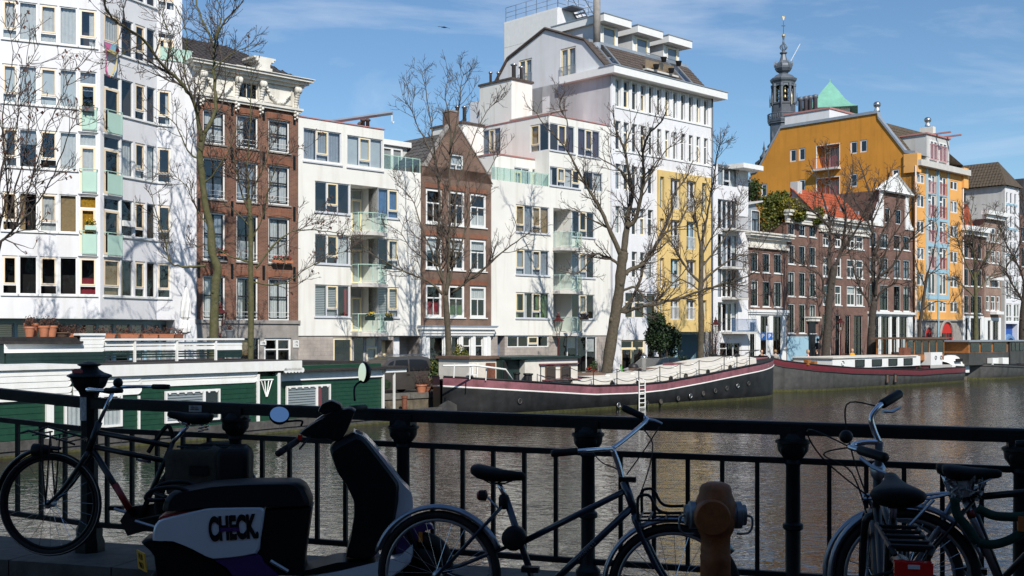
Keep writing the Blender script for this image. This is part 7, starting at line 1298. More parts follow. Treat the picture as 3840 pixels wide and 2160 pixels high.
def mk_wheel(t,M,c,r,name='wheel',ns=24,tyre='rubber',rim='alu',hub=True,wt=.022):
    w_=MB().torus((c[0],0,c[1]),r-wt,wt,RY,48,8).build(name,tyre,t,M,True)
    MB().torus((c[0],0,c[1]),r-wt*2.3,.011,RY,48,6).build('rim',rim,w_,M,True); g=MB()
    for i in range(ns):
        a=6.2832*i/ns; b2=a+(.5 if i%2 else -.5); s=.03*(1 if (i//2)%2 else -1); g.tube([(c[0]+.025*math.cos(b2),s,c[1]+.025*math.sin(b2)),(c[0]+(r-wt*2.4)*math.cos(a),0,c[1]+(r-wt*2.4)*math.sin(a))],.0016,3,False)
    g.build('spokes','chrome',w_,M); MB().lathe([(.022,-.045),(.03,-.035),(.018,-.02),(.018,.02),(.03,.035),(.022,.045)],12,(c[0],0,c[1]),0,RY).build('hub','alu',w_,M,True); return w_
def mk_guard(t,M,c,r,a0,a1,m,w=.03):
    g=MB(); n=26; rings=[]
    for i in range(n+1):
        a=R(a0+(a1-a0)*i/n); rings.append([(c[0]+(r+dz)*math.cos(a),y,c[1]+(r+dz)*math.sin(a)) for y,dz in ((-w,-.012),(-w*.7,.006),(0,.014),(w*.7,.006),(w,-.012),(w*.7,.002),(0,.01),(-w*.7,.002))])
    g.loft(rings); return g.build('mudguard',m,t,M,True)
def mk_saddle(t,M,c,tilt=0,s=1,m='saddle_black',springs=False):
    g=MB(); rings=[]
    for x,w,h,z_ in ((-.135,.035,.02,.012),(-.13,.07,.035,.012),(-.1,.088,.05,.008),(-.04,.078,.052,0),(.02,.05,.045,-.004),(.08,.028,.036,-.002),(.125,.022,.03,0),(.14,.012,.018,-.004)):
        rings.append([(x*s,w*s*math.cos(a),z_*s+h*s*(.5*math.sin(a) if math.sin(a)>0 else .95*math.sin(a))) for a in [6.2832*i/14 for i in range(14)]])
    g.loft(rings); Ms=M@Matrix.Translation((c[0],0,c[1]))@Matrix.Rotation(R(tilt),4,'Y'); sd=g.build('saddle',m,t,Ms,True); g=MB()
    for y in (-.025,.025): g.tube([(-.1,y,-.03),(-.03,y*.8,-.06),(.04,y*.8,-.055),(.1,y*.4,-.025)],.004,5)
    if springs:
        for y in (-.05,.05): g.tube([(-.1+.018*math.cos(i*.9),y+.018*math.sin(i*.9),-.085+.003*i) for i in range(26)],.004,4)
    g.build('saddle_rail','chrome',sd,Ms); return sd
def mk_bar(t,M,top,rise,width,back,m='chrome',grip='plastic_black',gl=.12,rot=0,drop=0):
    Mb=M@Matrix.Translation((top[0],0,top[1]))@Matrix.Rotation(R(rot),4,'Z'); hb_=None; g=MB()
    pts=lambda s:[(0,0,0),(.05,s*.05,rise*.5),(.07,s*.14,rise),(.03,s*width*.8,rise),(-.06,s*width*.97,rise-drop*.3),(-back,s*width,rise-drop)]
    for s in (-1,1): g.tube(smooth([Vector(p_) for p_ in pts(s)],4),.0115,8)
    hb_=g.build('handlebar',m,t,Mb,True)
    for s in (-1,1):
        e=Vector(pts(s)[-1]); d=(e-Vector(pts(s)[-2])).normalized(); q=smooth([Vector(p_) for p_ in pts(s)],4); MB().tube([e-d*gl*.85,e-d*gl*.8,e-d*.02,e+d*.015],[.014,.018,.0185,.016],10).build('grip',grip,hb_,Mb,True)
    return hb_,Mb
def bike(label,M,p,frame,guard,group='bicycles parked on the bridge',r=.345,tubes=(),rim='alu',tw=.016):
    t=thing('bicycle',label,'bicycle',M.translation,group)
    if 'rh' in p: mk_wheel(t,M,p['rh'],r,rim=rim)
    if 'fh' in p: mk_wheel(t,M,p['fh'],r,rim=rim)
    g=MB()
    for a,b2,k in tubes: g.tube([(p[a][0],0,p[a][1]) if isinstance(a,str) else (a[0],0,a[1]),(p[b2][0],0,p[b2][1]) if isinstance(b2,str) else (b2[0],0,b2[1])],tw*k,10)
    if 'rh' in p:
        for y in (-1,1):
            g.tube([(p['bb'][0],y*.03,p['bb'][1]),(p['rh'][0],y*.06,p['rh'][1])],.0095,8); g.tube([(p['ss'][0],y*.02,p['ss'][1]),(p['rh'][0],y*.06,p['rh'][1])],.0085,8)
    fr=g.build('frame',frame,t,M,True)
    if 'fh' in p:
        g=MB()
        for y in (-1,1): c0=Vector((p['hb'][0],y*.045,p['hb'][1]-.02)); e=Vector((p['fh'][0],y*.05,p['fh'][1])); m_=c0.lerp(e,.6)+Vector((-.015*(1 if e.x>c0.x else -1),0,-.01)); g.tube(smooth([Vector((p['hb'][0],y*.0,p['hb'][1])),c0,m_,e],4),[.017]*5+[.015]*4+[.012,.011,.01,.009],8)
        g.build('fork',frame,t,M,True); mk_guard(t,M,p['fh'],r+.02,-10 if p.get('gf') is None else p['gf'][0],165 if p.get('gf') is None else p['gf'][1],guard)
    if 'rh' in p: mk_guard(t,M,p['rh'],r+.02,20 if p.get('gr') is None else p['gr'][0],205 if p.get('gr') is None else p['gr'][1],guard)
    g=MB(); g.tube([(p['st'][0],0,p['st'][1]),(p['sd'][0],0,p['sd'][1]-.05)],.0135,10); g.build('seat_post','chrome',t,M,True)
    if 'bb' in p:
        g=MB(); g.lathe([(.085,-.004),(.09,0),(.085,.004)],20,(p['bb'][0],-.045,p['bb'][1]),0,RY); g.tube([(p['bb'][0],-.07,p['bb'][1]),(p['bb'][0]+p['ck'][0],-.08,p['bb'][1]+p['ck'][1])],.011,6); g.tube([(p['bb'][0],.07,p['bb'][1]),(p['bb'][0]-p['ck'][0],.08,p['bb'][1]-p['ck'][1])],.011,6); ck=g.build('crank','alu',t,M)
        for s in (1,-1): MB().box(p['bb'][0]+s*p['ck'][0]-.045,p['bb'][0]+s*p['ck'][0]+.045,-.09*s-.05 if s>0 else .09,-.09 if s>0 else .14,p['bb'][1]+s*p['ck'][1]-.014,p['bb'][1]+s*p['ck'][1]+.014).build('pedal','plastic_black',ck,M)
    return t
def mkplane(w): return FP.off(w)
# --- left black bike (faces left) ---
Q=Pl(((500-CX)/F*7.45,7.45),(.995,-.05)); ur=Q.u(772); Ml=Q.M@Matrix.Translation((ur,0,0))@Matrix.Rotation(R(180),4,'Z')
def L_(x,y): return (ur-Q.u(x),Q.z(x,y))
p={'rh':L_(772,1894),'fh':L_(189,1888),'bb':L_(523,1947),'st':L_(647,1660),'sd':L_(712,1560),'ss':L_(640,1700),'ht':L_(372,1583),'hb':L_(329,1700),'t1':L_(362,1621),'t2':L_(638,1671),'u1':L_(356,1676),'u2':L_(618,1728),'d1':L_(350,1690),'d2':L_(503,1936),'ck':(.2,.055)}
p['gf']=(12,100); p['gr']=(60,190)
t=bike('old black city bike with front carrier leaning on the railing at left',Ml,p,'bike_black','bike_black',tubes=[('bb','st',1),('ht','hb',1.25),('t1','t2',1),('u1','u2',1),('d1','d2',1.15)],rim='plastic_black',tw=.018)
MB().torus((p['fh'][0],-.018,p['fh'][1]),.333,.003,RY,48,5).build('tyre_glint','tyre_glint_tone',t,Ml,True); MB().torus((p['fh'][0],.018,p['fh'][1]),.333,.003,RY,48,5).build('tyre_glint','tyre_glint_tone',t,Ml,True)  # pale rings paint the sun's glint along the tyre edges
g=MB(); g.tube([(p['d2'][0]*.32+p['d1'][0]*.68*0+p['d2'][0]*.68-.0+.03,0,p['d2'][1]+.045),(p['d2'][0]+.13,0,p['d2'][1]+.21)],.0225,10); g.build('red_sleeve','red_paint',t,Ml,True)
mk_saddle(t,Ml,p['sd'],-8,1.05,springs=True)
g=MB(); g.tube([(p['ht'][0],0,p['ht'][1]),(L_(422,1472)[0],0,L_(422,1472)[1])],.013,8); g.build('stem','chrome',t,Ml,True)
hbo,Mb=mk_bar(t,Ml,L_(420,1473),.03,.27,.24,gl=.13,rot=-12)
MB().ball((L_(447,1435)[0],.02,L_(447,1435)[1]),.032,12).build('bell','plastic_black',t,Ml,True)
g=MB(); A=[L_(116,1617),L_(145,1608),L_(291,1650),L_(300,1662),L_(135,1632)]; 
for y in (-.14,.14): g.tube([(A[0][0],y*.9,A[0][1]),(A[1][0],y,A[1][1]),(A[2][0],y,A[2][1]),(A[3][0],y*.6,A[3][1])],.008,6)
for k in range(5): f=k/4; x=A[0][0]+(A[2][0]-A[0][0])*f; z_=A[0][1]+(A[2][1]-A[0][1])*f; g.tube([(x,-.14,z_),(x,.14,z_)],.006,5)
for y in (-.07,.07): g.tube([(L_(169,1650)[0],y,A[1][1]-.02),(p['fh'][0],y,p['fh'][1])],.006,5); g.tube([(L_(206,1650)[0],y,L_(206,1632)[1]),(p['fh'][0],y,p['fh'][1])],.006,5)
g.build('front_carrier','bike_black',t,Ml); hl=L_(155,1688)
l_=MB().lathe([(.01,-.075),(.03,-.06),(.042,0),(.045,.05),(.04,.055)],14,(hl[0],0,hl[1]),0,Matrix.Rotation(R(90),3,'Y')).build('headlight','plastic_black',t,Ml,True); MB().lathe([(.041,.054),(.02,.064)],14,(hl[0],0,hl[1]),0,Matrix.Rotation(R(90),3,'Y')).build('lens','lens',l_,Ml,True)
g=MB(); c0=L_(507,1955); c1=p['rh']; g.loft([[(x,y,z_) for x,z_ in ((c0[0]+.06,c0[1]-.1),(c0[0]+.11,c0[1]),(c0[0]+.05,c0[1]+.09),(c1[0],c1[1]+.055),(c1[0]-.06,c1[1]),(c1[0],c1[1]-.06))] for y in (-.055,-.02)]); g.build('chain_case','bike_black',t,Ml)
g=MB(); q=L_(530,1725); g.lathe([(.02,-.05),(.022,0),(.02,.05)],10,(q[0],-.05,q[1]),0,Matrix.Rotation(R(80),3,'Y')); g.build('lock','chrome',t,Ml,True); g=MB(); a=L_(620,1600); g.tube(smooth([Vector((L_(545,1700)[0],-.05,L_(545,1700)[1])),Vector((L_(575,1650)[0],-.06,L_(575,1650)[1])),Vector((a[0],-.05,a[1])),Vector((L_(640,1650)[0],-.05,L_(640,1650)[1]))],4),.016,6); g.build('lock_chain','plastic_black',t,Ml)
def bag(t,M,c,w,h,d,m,seed,name='pannier'):
    rd=random.Random(seed); g=MB(); rings=[]
    for f,k in ((0,.8),(.08,.95),(.4,1),(.8,1.0),(.95,.93),(1,.8)):
        rings.append([(c[0]-w/2*k+w*k*i/7+rd.uniform(-.008,.008),c[2]-d/2*k,c[1]-h/2+h*f+.02*math.sin(i*1.7)) for i in range(8)]+[(c[0]+w/2*k-w*k*i/7,c[2]+d/2*k,c[1]-h/2+h*f) for i in range(8)])
    g.loft(rings); return g.build(name,m,t,M,True)
q=L_(765,1760); b1=bag(t,Ml,(q[0],q[1],.15),.36,.30,.14,'canvas',1); bag(t,Ml,(q[0]-.03,q[1],-.15),.36,.30,.14,'canvas',2); q2=L_(905,1755); bag(t,Ml,(q2[0],q2[1],.14),.19,.29,.17,'plastic_black',3,'side_pocket')
MB().box(q[0]-.1,q[0]+.02,.215,.235,q[1]-.01,q[1]+.05).build('buckle','plastic_black',b1,Ml); g=MB(); rk=L_(800,1672); 
for y in (-.06,.06): g.tube([(rk[0]+.22,y,rk[1]),(rk[0]-.2,y,rk[1]),(p['rh'][0],y,p['rh'][1])],.007,5)
g.build('rear_carrier','bike_black',t,Ml)
# --- blue rental bike in the middle (faces right) ---
Q2=Pl(((2000-CX)/F*6.05,6.05),(.98,-.2)); ur2=Q2.u(1646); Mm=Q2.M@Matrix.Translation((ur2,0,0))
def M_(x,y): return (Q2.u(x)-ur2,Q2.z(x,y))
p={'rh':M_(1646,2153),'fh':M_(2528,2212),'bb':M_(2018,2235),'st':M_(1897,1866),'sd':M_(1868,1772),'ss':M_(1890,1892),'ht':M_(2340,1806),'hb':M_(2386,1936),'t1':M_(1965,2030),'t2':M_(2350,1838),'x1':M_(1938,2036),'d2':M_(2372,1900),'ck':(-.02,.165)}
p['gr']=(25,162); p['gf']=(35,185)
t=bike('dark blue rental bike with silver mudguards in the middle of the bridge',Mm,p,'bike_blue','mud_silver',tubes=[('bb','st',1.1),('ht','hb',1.3),('t1','t2',1),('bb','d2',1.15),('rh','x1',.62)],tw=.017)
mk_saddle(t,Mm,p['sd'],4,1.05); MB().lathe([(.02,0),(.03,.01),(.03,.06),(.022,.075)],12,(p['st'][0]-.01,0,p['st'][1]-.06)).build('seat_clamp','plastic_black',t,Mm,True)
g=MB(); g.tube(smooth([Vector((M_(2334,1800)[0],0,M_(2334,1800)[1])),Vector((M_(2318,1740)[0],0,M_(2318,1740)[1])),Vector((M_(2297,1684)[0],0,M_(2297,1684)[1]))],4),.0145,10); g.build('stem','chrome',t,Mm,True)
g=MB(); cb=M_(2297,1682); far=M_(2412,1602); 
near=[Vector((cb[0],0,cb[1])),Vector((cb[0]-.05,-.16,cb[1]+.01)),Vector((cb[0]-.12,-.26,cb[1]+.012)),Vector((cb[0]-.26,-.3,cb[1]+.0))]; farp=[Vector((cb[0],0,cb[1])),Vector((cb[0]+.06,.1,cb[1]+.045)),Vector((far[0]-.01,.24,far[1]+.01)),Vector((far[0]-.02,.3,far[1]+.03)),Vector((far[0]-.13,.34,far[1]+.075))]
for q in (near,farp): g.tube(smooth(q,5),.0115,8)
hb2=g.build('handlebar','chrome',t,Mm,True)
for q in (near,farp): e=q[-1]; d=(q[-1]-q[-2]).normalized(); MB().tube([e-d*.12,e-d*.115,e,e+d*.015],[.015,.019,.02,.016],10).build('grip','plastic_black',hb2,Mm,True)
g=MB(); g.tube([farp[3]+Vector((0,0,-.01)),farp[3]+Vector((.06,-.03,-.015)),farp[3]+Vector((.1,-.04,-.03))],[.012,.009,.006],6); g.build('brake_lever','alu',hb2,Mm)
for k,q in enumerate(([(2400,1610),(2440,1660),(2440,1720),(2420,1800),(2390,1880)],[(2466,1606),(2440,1650),(2400,1710),(2350,1780)],[(2200,1690),(2250,1740),(2320,1770),(2360,1840)])): g=MB(); g.tube(smooth([Vector((M_(*a)[0],.12-.04*i,M_(*a)[1])) for i,a in enumerate(q)],5),.0035,5); g.build('cable','plastic_black',t,Mm)
MB().box(M_(2335,1788)[0]-.02,M_(2335,1788)[0]+.07,-.02,.02,M_(2335,1788)[1]-.025,M_(2335,1788)[1]).build('bell_lever','plastic_black',t,Mm)
g=MB(); q=[M_(2400,1940),(M_(2400,1860)),M_(2420,1845),M_(2445,1850),M_(2470,1895),M_(2500,1910),M_(2560,1910)]
for y in (-.12,.12): g.tube(smooth([Vector((a[0],y,a[1])) for a in q],4),.008,6)
for f in (M_(2403,1935),M_(2440,1935),M_(2500,1937),M_(2550,1937)): g.tube([(f[0],-.12,f[1]),(f[0],.12,f[1])],.007,5)
for y in (-.12,0,.12): g.tube([(M_(2400,1938)[0],y,M_(2400,1938)[1]),(M_(2560,1936)[0],y,M_(2560,1936)[1])],.006,5)
g.build('front_carrier','plastic_black',t,Mm); q=M_(1808,1858); rl=MB().lathe([(.01,-.02),(.028,-.015),(.03,.02),(.01,.03)],10,(q[0],0,q[1]),0,Matrix.Rotation(R(90),3,'Y')).build('rear_light','plastic_black',t,Mm); MB().lathe([(.027,-.016),(.02,-.026)],10,(q[0],0,q[1]),0,Matrix.Rotation(R(90),3,'Y')).build('lens','red_lens',rl,Mm); g=MB(); g.tube([(q[0]+.02,0,q[1]),(M_(1868,1905)[0],0,M_(1868,1905)[1])],.006,5); g.build('light_arm','alu',t,Mm)
g=MB(); q=M_(1942,2015); g.lathe([(.05,-.04),(.065,-.03),(.065,.03),(.05,.04)],14,(q[0]-.015,-.02,q[1]+.0),0,RY); g.build('ring_lock','plastic_black',t,Mm,True)
a=Vector((p['bb'][0],0,p['bb'][1])); c=Vector((p['d2'][0],0,p['d2'][1])); an=math.atan2(c.z-a.z,c.x-a.x); mid=a.lerp(c,.52)
lettering('brand_text','SWAPFIETS',Mm@Matrix.Translation((mid.x,-.0205,mid.z+.0))@Matrix.Rotation(-an,4,'Y')@RX,.026,'alu',t,.0005)
# --- generic dutch bike in metres: rear hub above the origin, facing +x ---
def generic(label,M,frame,guard,saddle=True,bar=True,front=True,rim='alu',rot=0):
    p={'rh':(0,.345),'fh':(1.1,.345),'bb':(.46,.28),'st':(.27,.8),'sd':(.235,.95),'ss':(.3,.74),'ht':(.83,.9),'hb':(.88,.72),'t1':(.29,.76),'t2':(.85,.84),'d2':(.865,.76),'ck':(.13,-.1)}
    if not front: p.pop('fh')
    t=bike(label,M,p,frame,guard,tubes=[('bb','st',1),('ht','hb',1.25),('t1','t2',.9),('bb','d2',1.1)],rim=rim)
    return t,p
Q3=mkplane(.75); u3=Q3.u(3402); Mb3=Q3.M@Matrix.Translation((u3,0,Q3.z(3402,2170)-.345))
t,p=generic('silver and grey bike with plastic wrapped saddle facing right at the right edge',Mb3,'bike_black','mud_silver')
def B_(x,y): return (Q3.u(x)-u3,Q3.z(x,y)-(Q3.z(3402,2170)-.345))
mk_saddle(t,Mb3,B_(3642,1768),0,.98)
g=MB(); g.tube([(B_(3610,1850)[0],0,B_(3610,1850)[1]),(B_(3742,2160)[0],0,B_(3742,2160)[1])],.021,12); g.build('seat_tube','alu',t,Mb3,True); g=MB(); g.tube([(B_(3636,1912)[0],0,B_(3636,1912)[1]),(B_(3648,1940)[0],0,B_(3648,1940)[1])],.0225,12); g.build('red_band','red_paint',t,Mb3,True); g=MB(); g.tube([(B_(3600,1830)[0],0,B_(3600,1830)[1]),(B_(3512,1993)[0],0,B_(3512,1993)[1]),(p['rh'][0],.05,p['rh'][1])],.014,10); g.build('seat_stay','mud_silver',t,Mb3,True)
rd=random.Random(4); g=MB()
for _ in range(160):
    x,y=rd.uniform(3552,3690),rd.uniform(1785,1868); k=1-abs((y-1800)/90); q=B_(3610+(x-3610)*(.5+.6*max(.1,k)),y); v=[Vector((q[0]+rd.uniform(-.03,.03),rd.uniform(-.07,.07)+rd.uniform(-.02,.02),q[1]+rd.uniform(-.03,.03))) for _ in range(3)]; g._a(v,[(0,1,2)])
struct(g.build('plastic_wrap','plastic_film',t,Mb3),'stuff'); g=MB(); g.tube([(B_(3605,1800)[0],0,B_(3605,1800)[1]),(B_(3615,1860)[0],0,B_(3615,1860)[1])],[.05,.045],10); g.build('wrapped_post','plastic_film',t,Mb3)
for pts in ([(3575,1860),(3585,1920),(3620,1965),(3660,2025)],[(3660,1898),(3720,1925),(3800,1930),(3850,1925)],[(3660,2025),(3720,2032),(3790,2010),(3850,1965)]): g=MB(); g.tube(smooth([Vector((B_(*a)[0],-.07,B_(*a)[1])) for a in pts],5),.022,8); g.build('chain_sleeve','green_cloth',t,Mb3,True)
g=MB(); q=B_(3838,1950); g.box(q[0]-.035,q[0]+.035,-.1,-.05,q[1]-.04,q[1]+.03); g.build('padlock','lock_orange',t,Mb3)
g=MB(); 
for y in (-.07,.07): g.tube([(B_(3230,1862)[0],y,B_(3230,1862)[1]),(B_(3480,1862)[0],y,B_(3480,1862)[1]),(B_(3560,1850)[0],y*.4,B_(3560,1850)[1])],.008,6); g.tube([(B_(3260,1862)[0],y,B_(3260,1862)[1]),(p['rh'][0],.06,p['rh'][1])],.007,6); g.tube([(B_(3500,1866)[0],y,B_(3500,1866)[1]),(B_(3410,1960)[0],y,B_(3410,1960)[1]),(p['rh'][0],.06,p['rh'][1])],.008,6)
for x in (3235,3290,3350,3410,3470): g.tube([(B_(x,1862)[0],-.07,B_(x,1862)[1]),(B_(x,1862)[0],.07,B_(x,1862)[1])],.006,5)
g.build('rear_carrier','alu',t,Mb3)
Q4=mkplane(.28); u4=Q4.u(3360); Mb4=Q4.M@Matrix.Translation((u4,0,DK))
t,p=generic('grey bike mostly hidden behind the plastic wrapped one',Mb4,'bike_black','mud_silver',front=True); mk_saddle(t,Mb4,(.33,.92),0,.95); mk_bar(t,Mb4,(.79,1.05),.04,.28,.22)
# bike seen from behind, heading away
Mh=Matrix.Translation((1.47,4.3,DK))@Matrix.Rotation(math.atan2(.9,.20),4,'Z')@Matrix.Scale(1.1,4)
t,p=generic('black bike seen from behind with turned chrome handlebar and red rear light',Mh,'bike_black','bike_black',rot=0)
mk_saddle(t,Mh,(.2,.93),-10,1.1); 
g=MB(); g.tube([(.83,0,.9),(.79,0,1.04)],.016,10); g.build('stem','lead_dark',t,Mh,True); g=MB(); g.lathe([(.016,0),(.03,.02),(.032,.05),(.02,.07)],12,(.83,0,.88)); g.build('headset_cap','alu',t,Mh,True)
g=MB(); C=Vector((.79,0,1.04)); rp_=[C,C+Vector((.0,.02,.05)),C+Vector((.0,.03,.1)),C+Vector((.02,-.0,.145)),C+Vector((.06,-.03,.16))]; lp_=[C,C+Vector((-.01,.05,.0)),C+Vector((-.02,.1,-.01)),C+Vector((-.08,.12,-.015)),C+Vector((-.14,.07,-.025))]
for q in (rp_,lp_): g.tube(smooth(q,5),.0115,8)
hb3=g.build('handlebar','chrome',t,Mh,True)
for q in (rp_,lp_): e=q[-1]; d=(q[-1]-q[-2]).normalized(); MB().tube([e-d*.03,e-d*.02,e+d*.11,e+d*.12],[.015,.02,.02,.016],10).build('grip','plastic_black',hb3,Mh,True); MB().tube([e-d*.02+Vector((0,0,-.03)),e+d*.05+Vector((0,0,-.055)),e+d*.12+Vector((0,0,-.06))],[.008,.007,.005],6).build('brake_lever','alu',hb3,Mh)
MB().ball(lp_[2]+Vector((.02,.03,.03)),.028,12).build('bell','plastic_black',hb3,Mh,True)
for q in ([rp_[3],rp_[3]+Vector((.1,.12,.0)),C+Vector((.12,.1,-.05)),Vector((.9,.02,.75))],[lp_[3],lp_[3]+Vector((.08,.1,-.04)),Vector((.9,.1,.9)),Vector((.9,.03,.7))],[lp_[3],lp_[3]+Vector((.1,.16,.06)),C+Vector((.1,.22,-.08)),Vector((.88,.03,.8))]): g=MB(); g.tube(smooth(q,6),.0035,5); g.build('cable','plastic_black',t,Mh)
g=MB(); 
for y in (-.065,.065): g.tube([(.18,y,.8),(-.28,y,.8),(-.3,y*.8,.78)],.009,6); g.tube([(-.2,y,.8),(0,y,.345)],.008,6)
for x in (-.28,-.2,-.1,0,.1): g.tube([(x,-.065,.805),(x,.065,.805)],.008,5)
g.box(-.26,.1,-.045,.045,.785,.795); g.build('rear_carrier','plastic_black',t,Mh)
rl=MB().box(-.335,-.3,-.058,.058,.68,.765).build('rear_light','red_lens',t,Mh); MB().box(-.338,-.335,-.018,.018,.745,.758).build('reflector','lens',rl,Mh)
g=MB(); g.torus((-.1,0,.5),.22,.006,Matrix.Rotation(R(70),3,'Y'),30,5); g.build('cable_lock','plastic_black',t,Mh)
lettering('saddle_mark','SR',Mh@Matrix.Translation((.08,0,.915))@Matrix.Rotation(R(-90),4,'Z')@RX,.03,'alu',t,.001)
# ---------- scooter ----------
SQ=Pl(((1000-CX)/F*6.85,6.85),(.99,.12)); us_=SQ.u(1100); mat('sc_white',(.62,.65,.70),.3,.04,3,coat=.6); mat('sc_black',(.008,.008,.009),.45,.15,8,spec=.2); mat('sc_purple',(.05,.02,.12),.35,.1,coat=.4); mat('seat_vinyl',(.009,.010,.012),.5,.15,20,spec=.25); mat('plate_yellow',(.62,.33,.02),.5,.1); mat('mirror',(.75,.8,.85),.02,0,metal=1)
Ms=SQ.M; t=thing('electric_scooter','white and black rental scooter with purple stripe parked at the railing','scooter',(*SQ.xy(us_),DK))
def sp2(pts,reg): 
    ox=500 if reg==2 else 800
    return [(SQ.u(ox+x*.594),SQ.z(ox+x*.594,1300+y*.594)) for x,y in pts]
def shell_(name,pts,hw,m,reg=2,ins=.93,rnd_=.3,par=None,y0=0):
    q=sp2(pts,reg); q=[(v.x,v.y) for v in smooth_closed(q)]; cx=sum(a for a,_ in q)/len(q); cz=sum(a for _,a in q)/len(q); n=len(q)
    def ring(y,k): return [(cx+(x-cx)*k,y0+y,cz+(z_-cz)*k) for x,z_ in q]
    return MB().loft([ring(-hw,ins),ring(-hw*(1-rnd_*.3),ins+(1-ins)*.7),ring(-hw*(1-rnd_),1),ring(hw*(1-rnd_),1),ring(hw*(1-rnd_*.3),ins+(1-ins)*.7),ring(hw,ins)]).build(name,m,par or t,Ms,True,True)
def smooth_closed(q,k=3):
    n=len(q); out=[]; V=[Vector(a) for a in q]
    for i in range(n):
        p0,p1,p2,p3=V[i-1],V[i],V[(i+1)%n],V[(i+2)%n]
        for s in range(k):
            f=s/k; cr=.5*((2*p1)+(p2-p0)*f+(2*p0-5*p1+4*p2-p3)*f*f+(3*p1-p0-3*p2+p3)*f**3); out.append(cr.lerp(p1.lerp(p2,f),.45))
    return out
shell_('battery_body',[(845,1008),(1122,992),(1130,1025),(1090,1320),(1080,1440),(760,1440),(800,1270),(825,1100)],.14,'sc_black')
bd=shell_('side_panel',[(150,1195),(160,1110),(205,1065),(440,1008),(520,994),(820,990),(846,1020),(822,1180),(798,1278),(530,1312),(400,1252),(270,1200)],.165,'sc_white',ins=.95,rnd_=.2)
shell_('purple_panel',[(530,1312),(798,1278),(850,1335),(935,1412),(800,1455),(690,1470),(600,1360)],.155,'sc_purple',rnd_=.2)
shell_('sill_panel',[(800,1455),(935,1412),(1100,1418),(1300,1385),(1520,1332),(1700,1290),(1760,1230),(1750,1330),(1640,1420),(1400,1500),(900,1540)],.16,'sc_white',rnd_=.2)
shell_('floor',[(800,1300),(900,1380),(1020,1400),(1300,1330),(1400,1330),(1560,1330),(1500,1360),(1100,1410),(940,1405),(840,1345)],.15,'sc_black')
shell_('tail_body',[(70,1215),(120,1190),(250,1205),(400,1260),(530,1320),(640,1420),(640,1560),(200,1560),(150,1300)],.12,'sc_black')
shell_('seat',[(200,1000),(215,950),(270,902),(500,858),(760,842),(1030,840),(1092,870),(1128,945),(1130,980),(1090,990),(440,1000),(215,1025)],.15,'seat_vinyl',ins=.9,rnd_=.5)
shell_('tail_light',[(180,1068),(210,1045),(440,1008),(420,1030),(215,1078)],.13,'red_paint')
g=MB(); q=sp2([(205,960),(112,945),(125,905),(190,878),(300,872),(380,900),(480,942),(640,950)],2)
for s in (-1,1): g.tube(smooth([Vector((x,s*(.06 if i==0 else .13)+ (0),z_)) for i,(x,z_) in enumerate(q)],4),.013,8)
g.build('grab_rail','sc_black',t,Ms,True)
ls=shell_('leg_shield',[(738,640),(765,600),(900,530),(958,562),(1060,690),(1168,835),(1172,905),(1150,1080),(1100,1200),(1000,1320),(840,1310),(862,1220),(888,1060),(885,950),(832,840),(782,770)],.17,'sc_black',3,ins=.9,rnd_=.5)
shell_('front_fairing',[(885,527),(965,562),(1085,700),(1185,842),(1246,905),(1256,985),(1240,1060),(1150,1150),(1060,1210),(1130,1120),(1165,960),(1160,850),(1048,690),(940,568)],.13,'sc_white',3,ins=1,rnd_=.3)
shell_('front_mudguard',[(1180,1130),(1260,1100),(1370,1110),(1390,1140),(1340,1150),(1250,1260),(1150,1300)],.06,'sc_purple',3)
q=sp2([(1310,1375),(250,1545)],3); fc=q[0]; rc2=sp2([(300,1545)],2)[0]
for c,r in ((fc,.2),(rc2,.2)):
    w_=MB().torus((c[0],0,c[1]),r-.045,.045,RY,36,10).build('wheel','rubber',t,Ms,True); MB().lathe([(.03,-.04),(.1,-.03),(.12,0),(.1,.03),(.03,.04)],14,(c[0],0,c[1]),0,RY).build('rim','sc_black',w_,Ms,True)
g=MB(); a=sp2([(1180,1000)],3)[0]
for s in (-.06,.06): g.tube([(a[0],s,a[1]),(fc[0],s,fc[1])],.02,8)
g.build('front_fork','sc_black',t,Ms,True); q=sp2([(1305,1190)],3)[0]; MB().box(q[0]-.012,q[0]+.012,-.07,-.05,q[1]-.03,q[1]+.03).build('amber_reflector','amber',t,Ms)
hd=shell_('handlebar_cover',[(545,540),(640,470),(770,402),(860,380),(900,398),(880,450),(838,540),(790,592),(720,578),(620,575)],.1,'sc_black',3,rnd_=.5)
shell_('dash_hood',[(665,400),(690,355),(750,335),(805,360),(815,382),(770,400),(700,425)],.09,'sc_black',3,rnd_=.5)
shell_('dash_screen',[(640,465),(700,425),(800,385),(770,400),(680,450)],.06,'alu',3)
g=MB(); n0=sp2([(560,560)],3)[0]; n1=sp2([(437,640)],3)[0]; g.tube([(n0[0],-.1,n0[1]),(n1[0]+.03,-.3,n1[1]+.02)],.013,8); g.build('handlebar','sc_black',t,Ms,True); MB().tube([(n0[0]-.02,-.16,n0[1]-.02),(n1[0],-.34,n1[1])],[.019,.02],10).build('grip','rubber',t,Ms,True); MB().tube([(n0[0]+.05,-.12,n0[1]-.0),(n0[0]-.0,-.22,n0[1]-.06)],[.008,.006],6).build('brake_lever','sc_black',t,Ms)
f0=sp2([(860,400)],3)[0]; f1=sp2([(955,402)],3)[0]; MB().tube([(f0[0],.1,f0[1]),(f1[0],.3,f1[1])],[.02,.019],10).build('grip','rubber',t,Ms,True); MB().box(n0[0]-.012,n0[0]+.012,-.2,-.17,n0[1]-.01,n0[1]+.02).build('red_switch','red_lens',t,Ms)
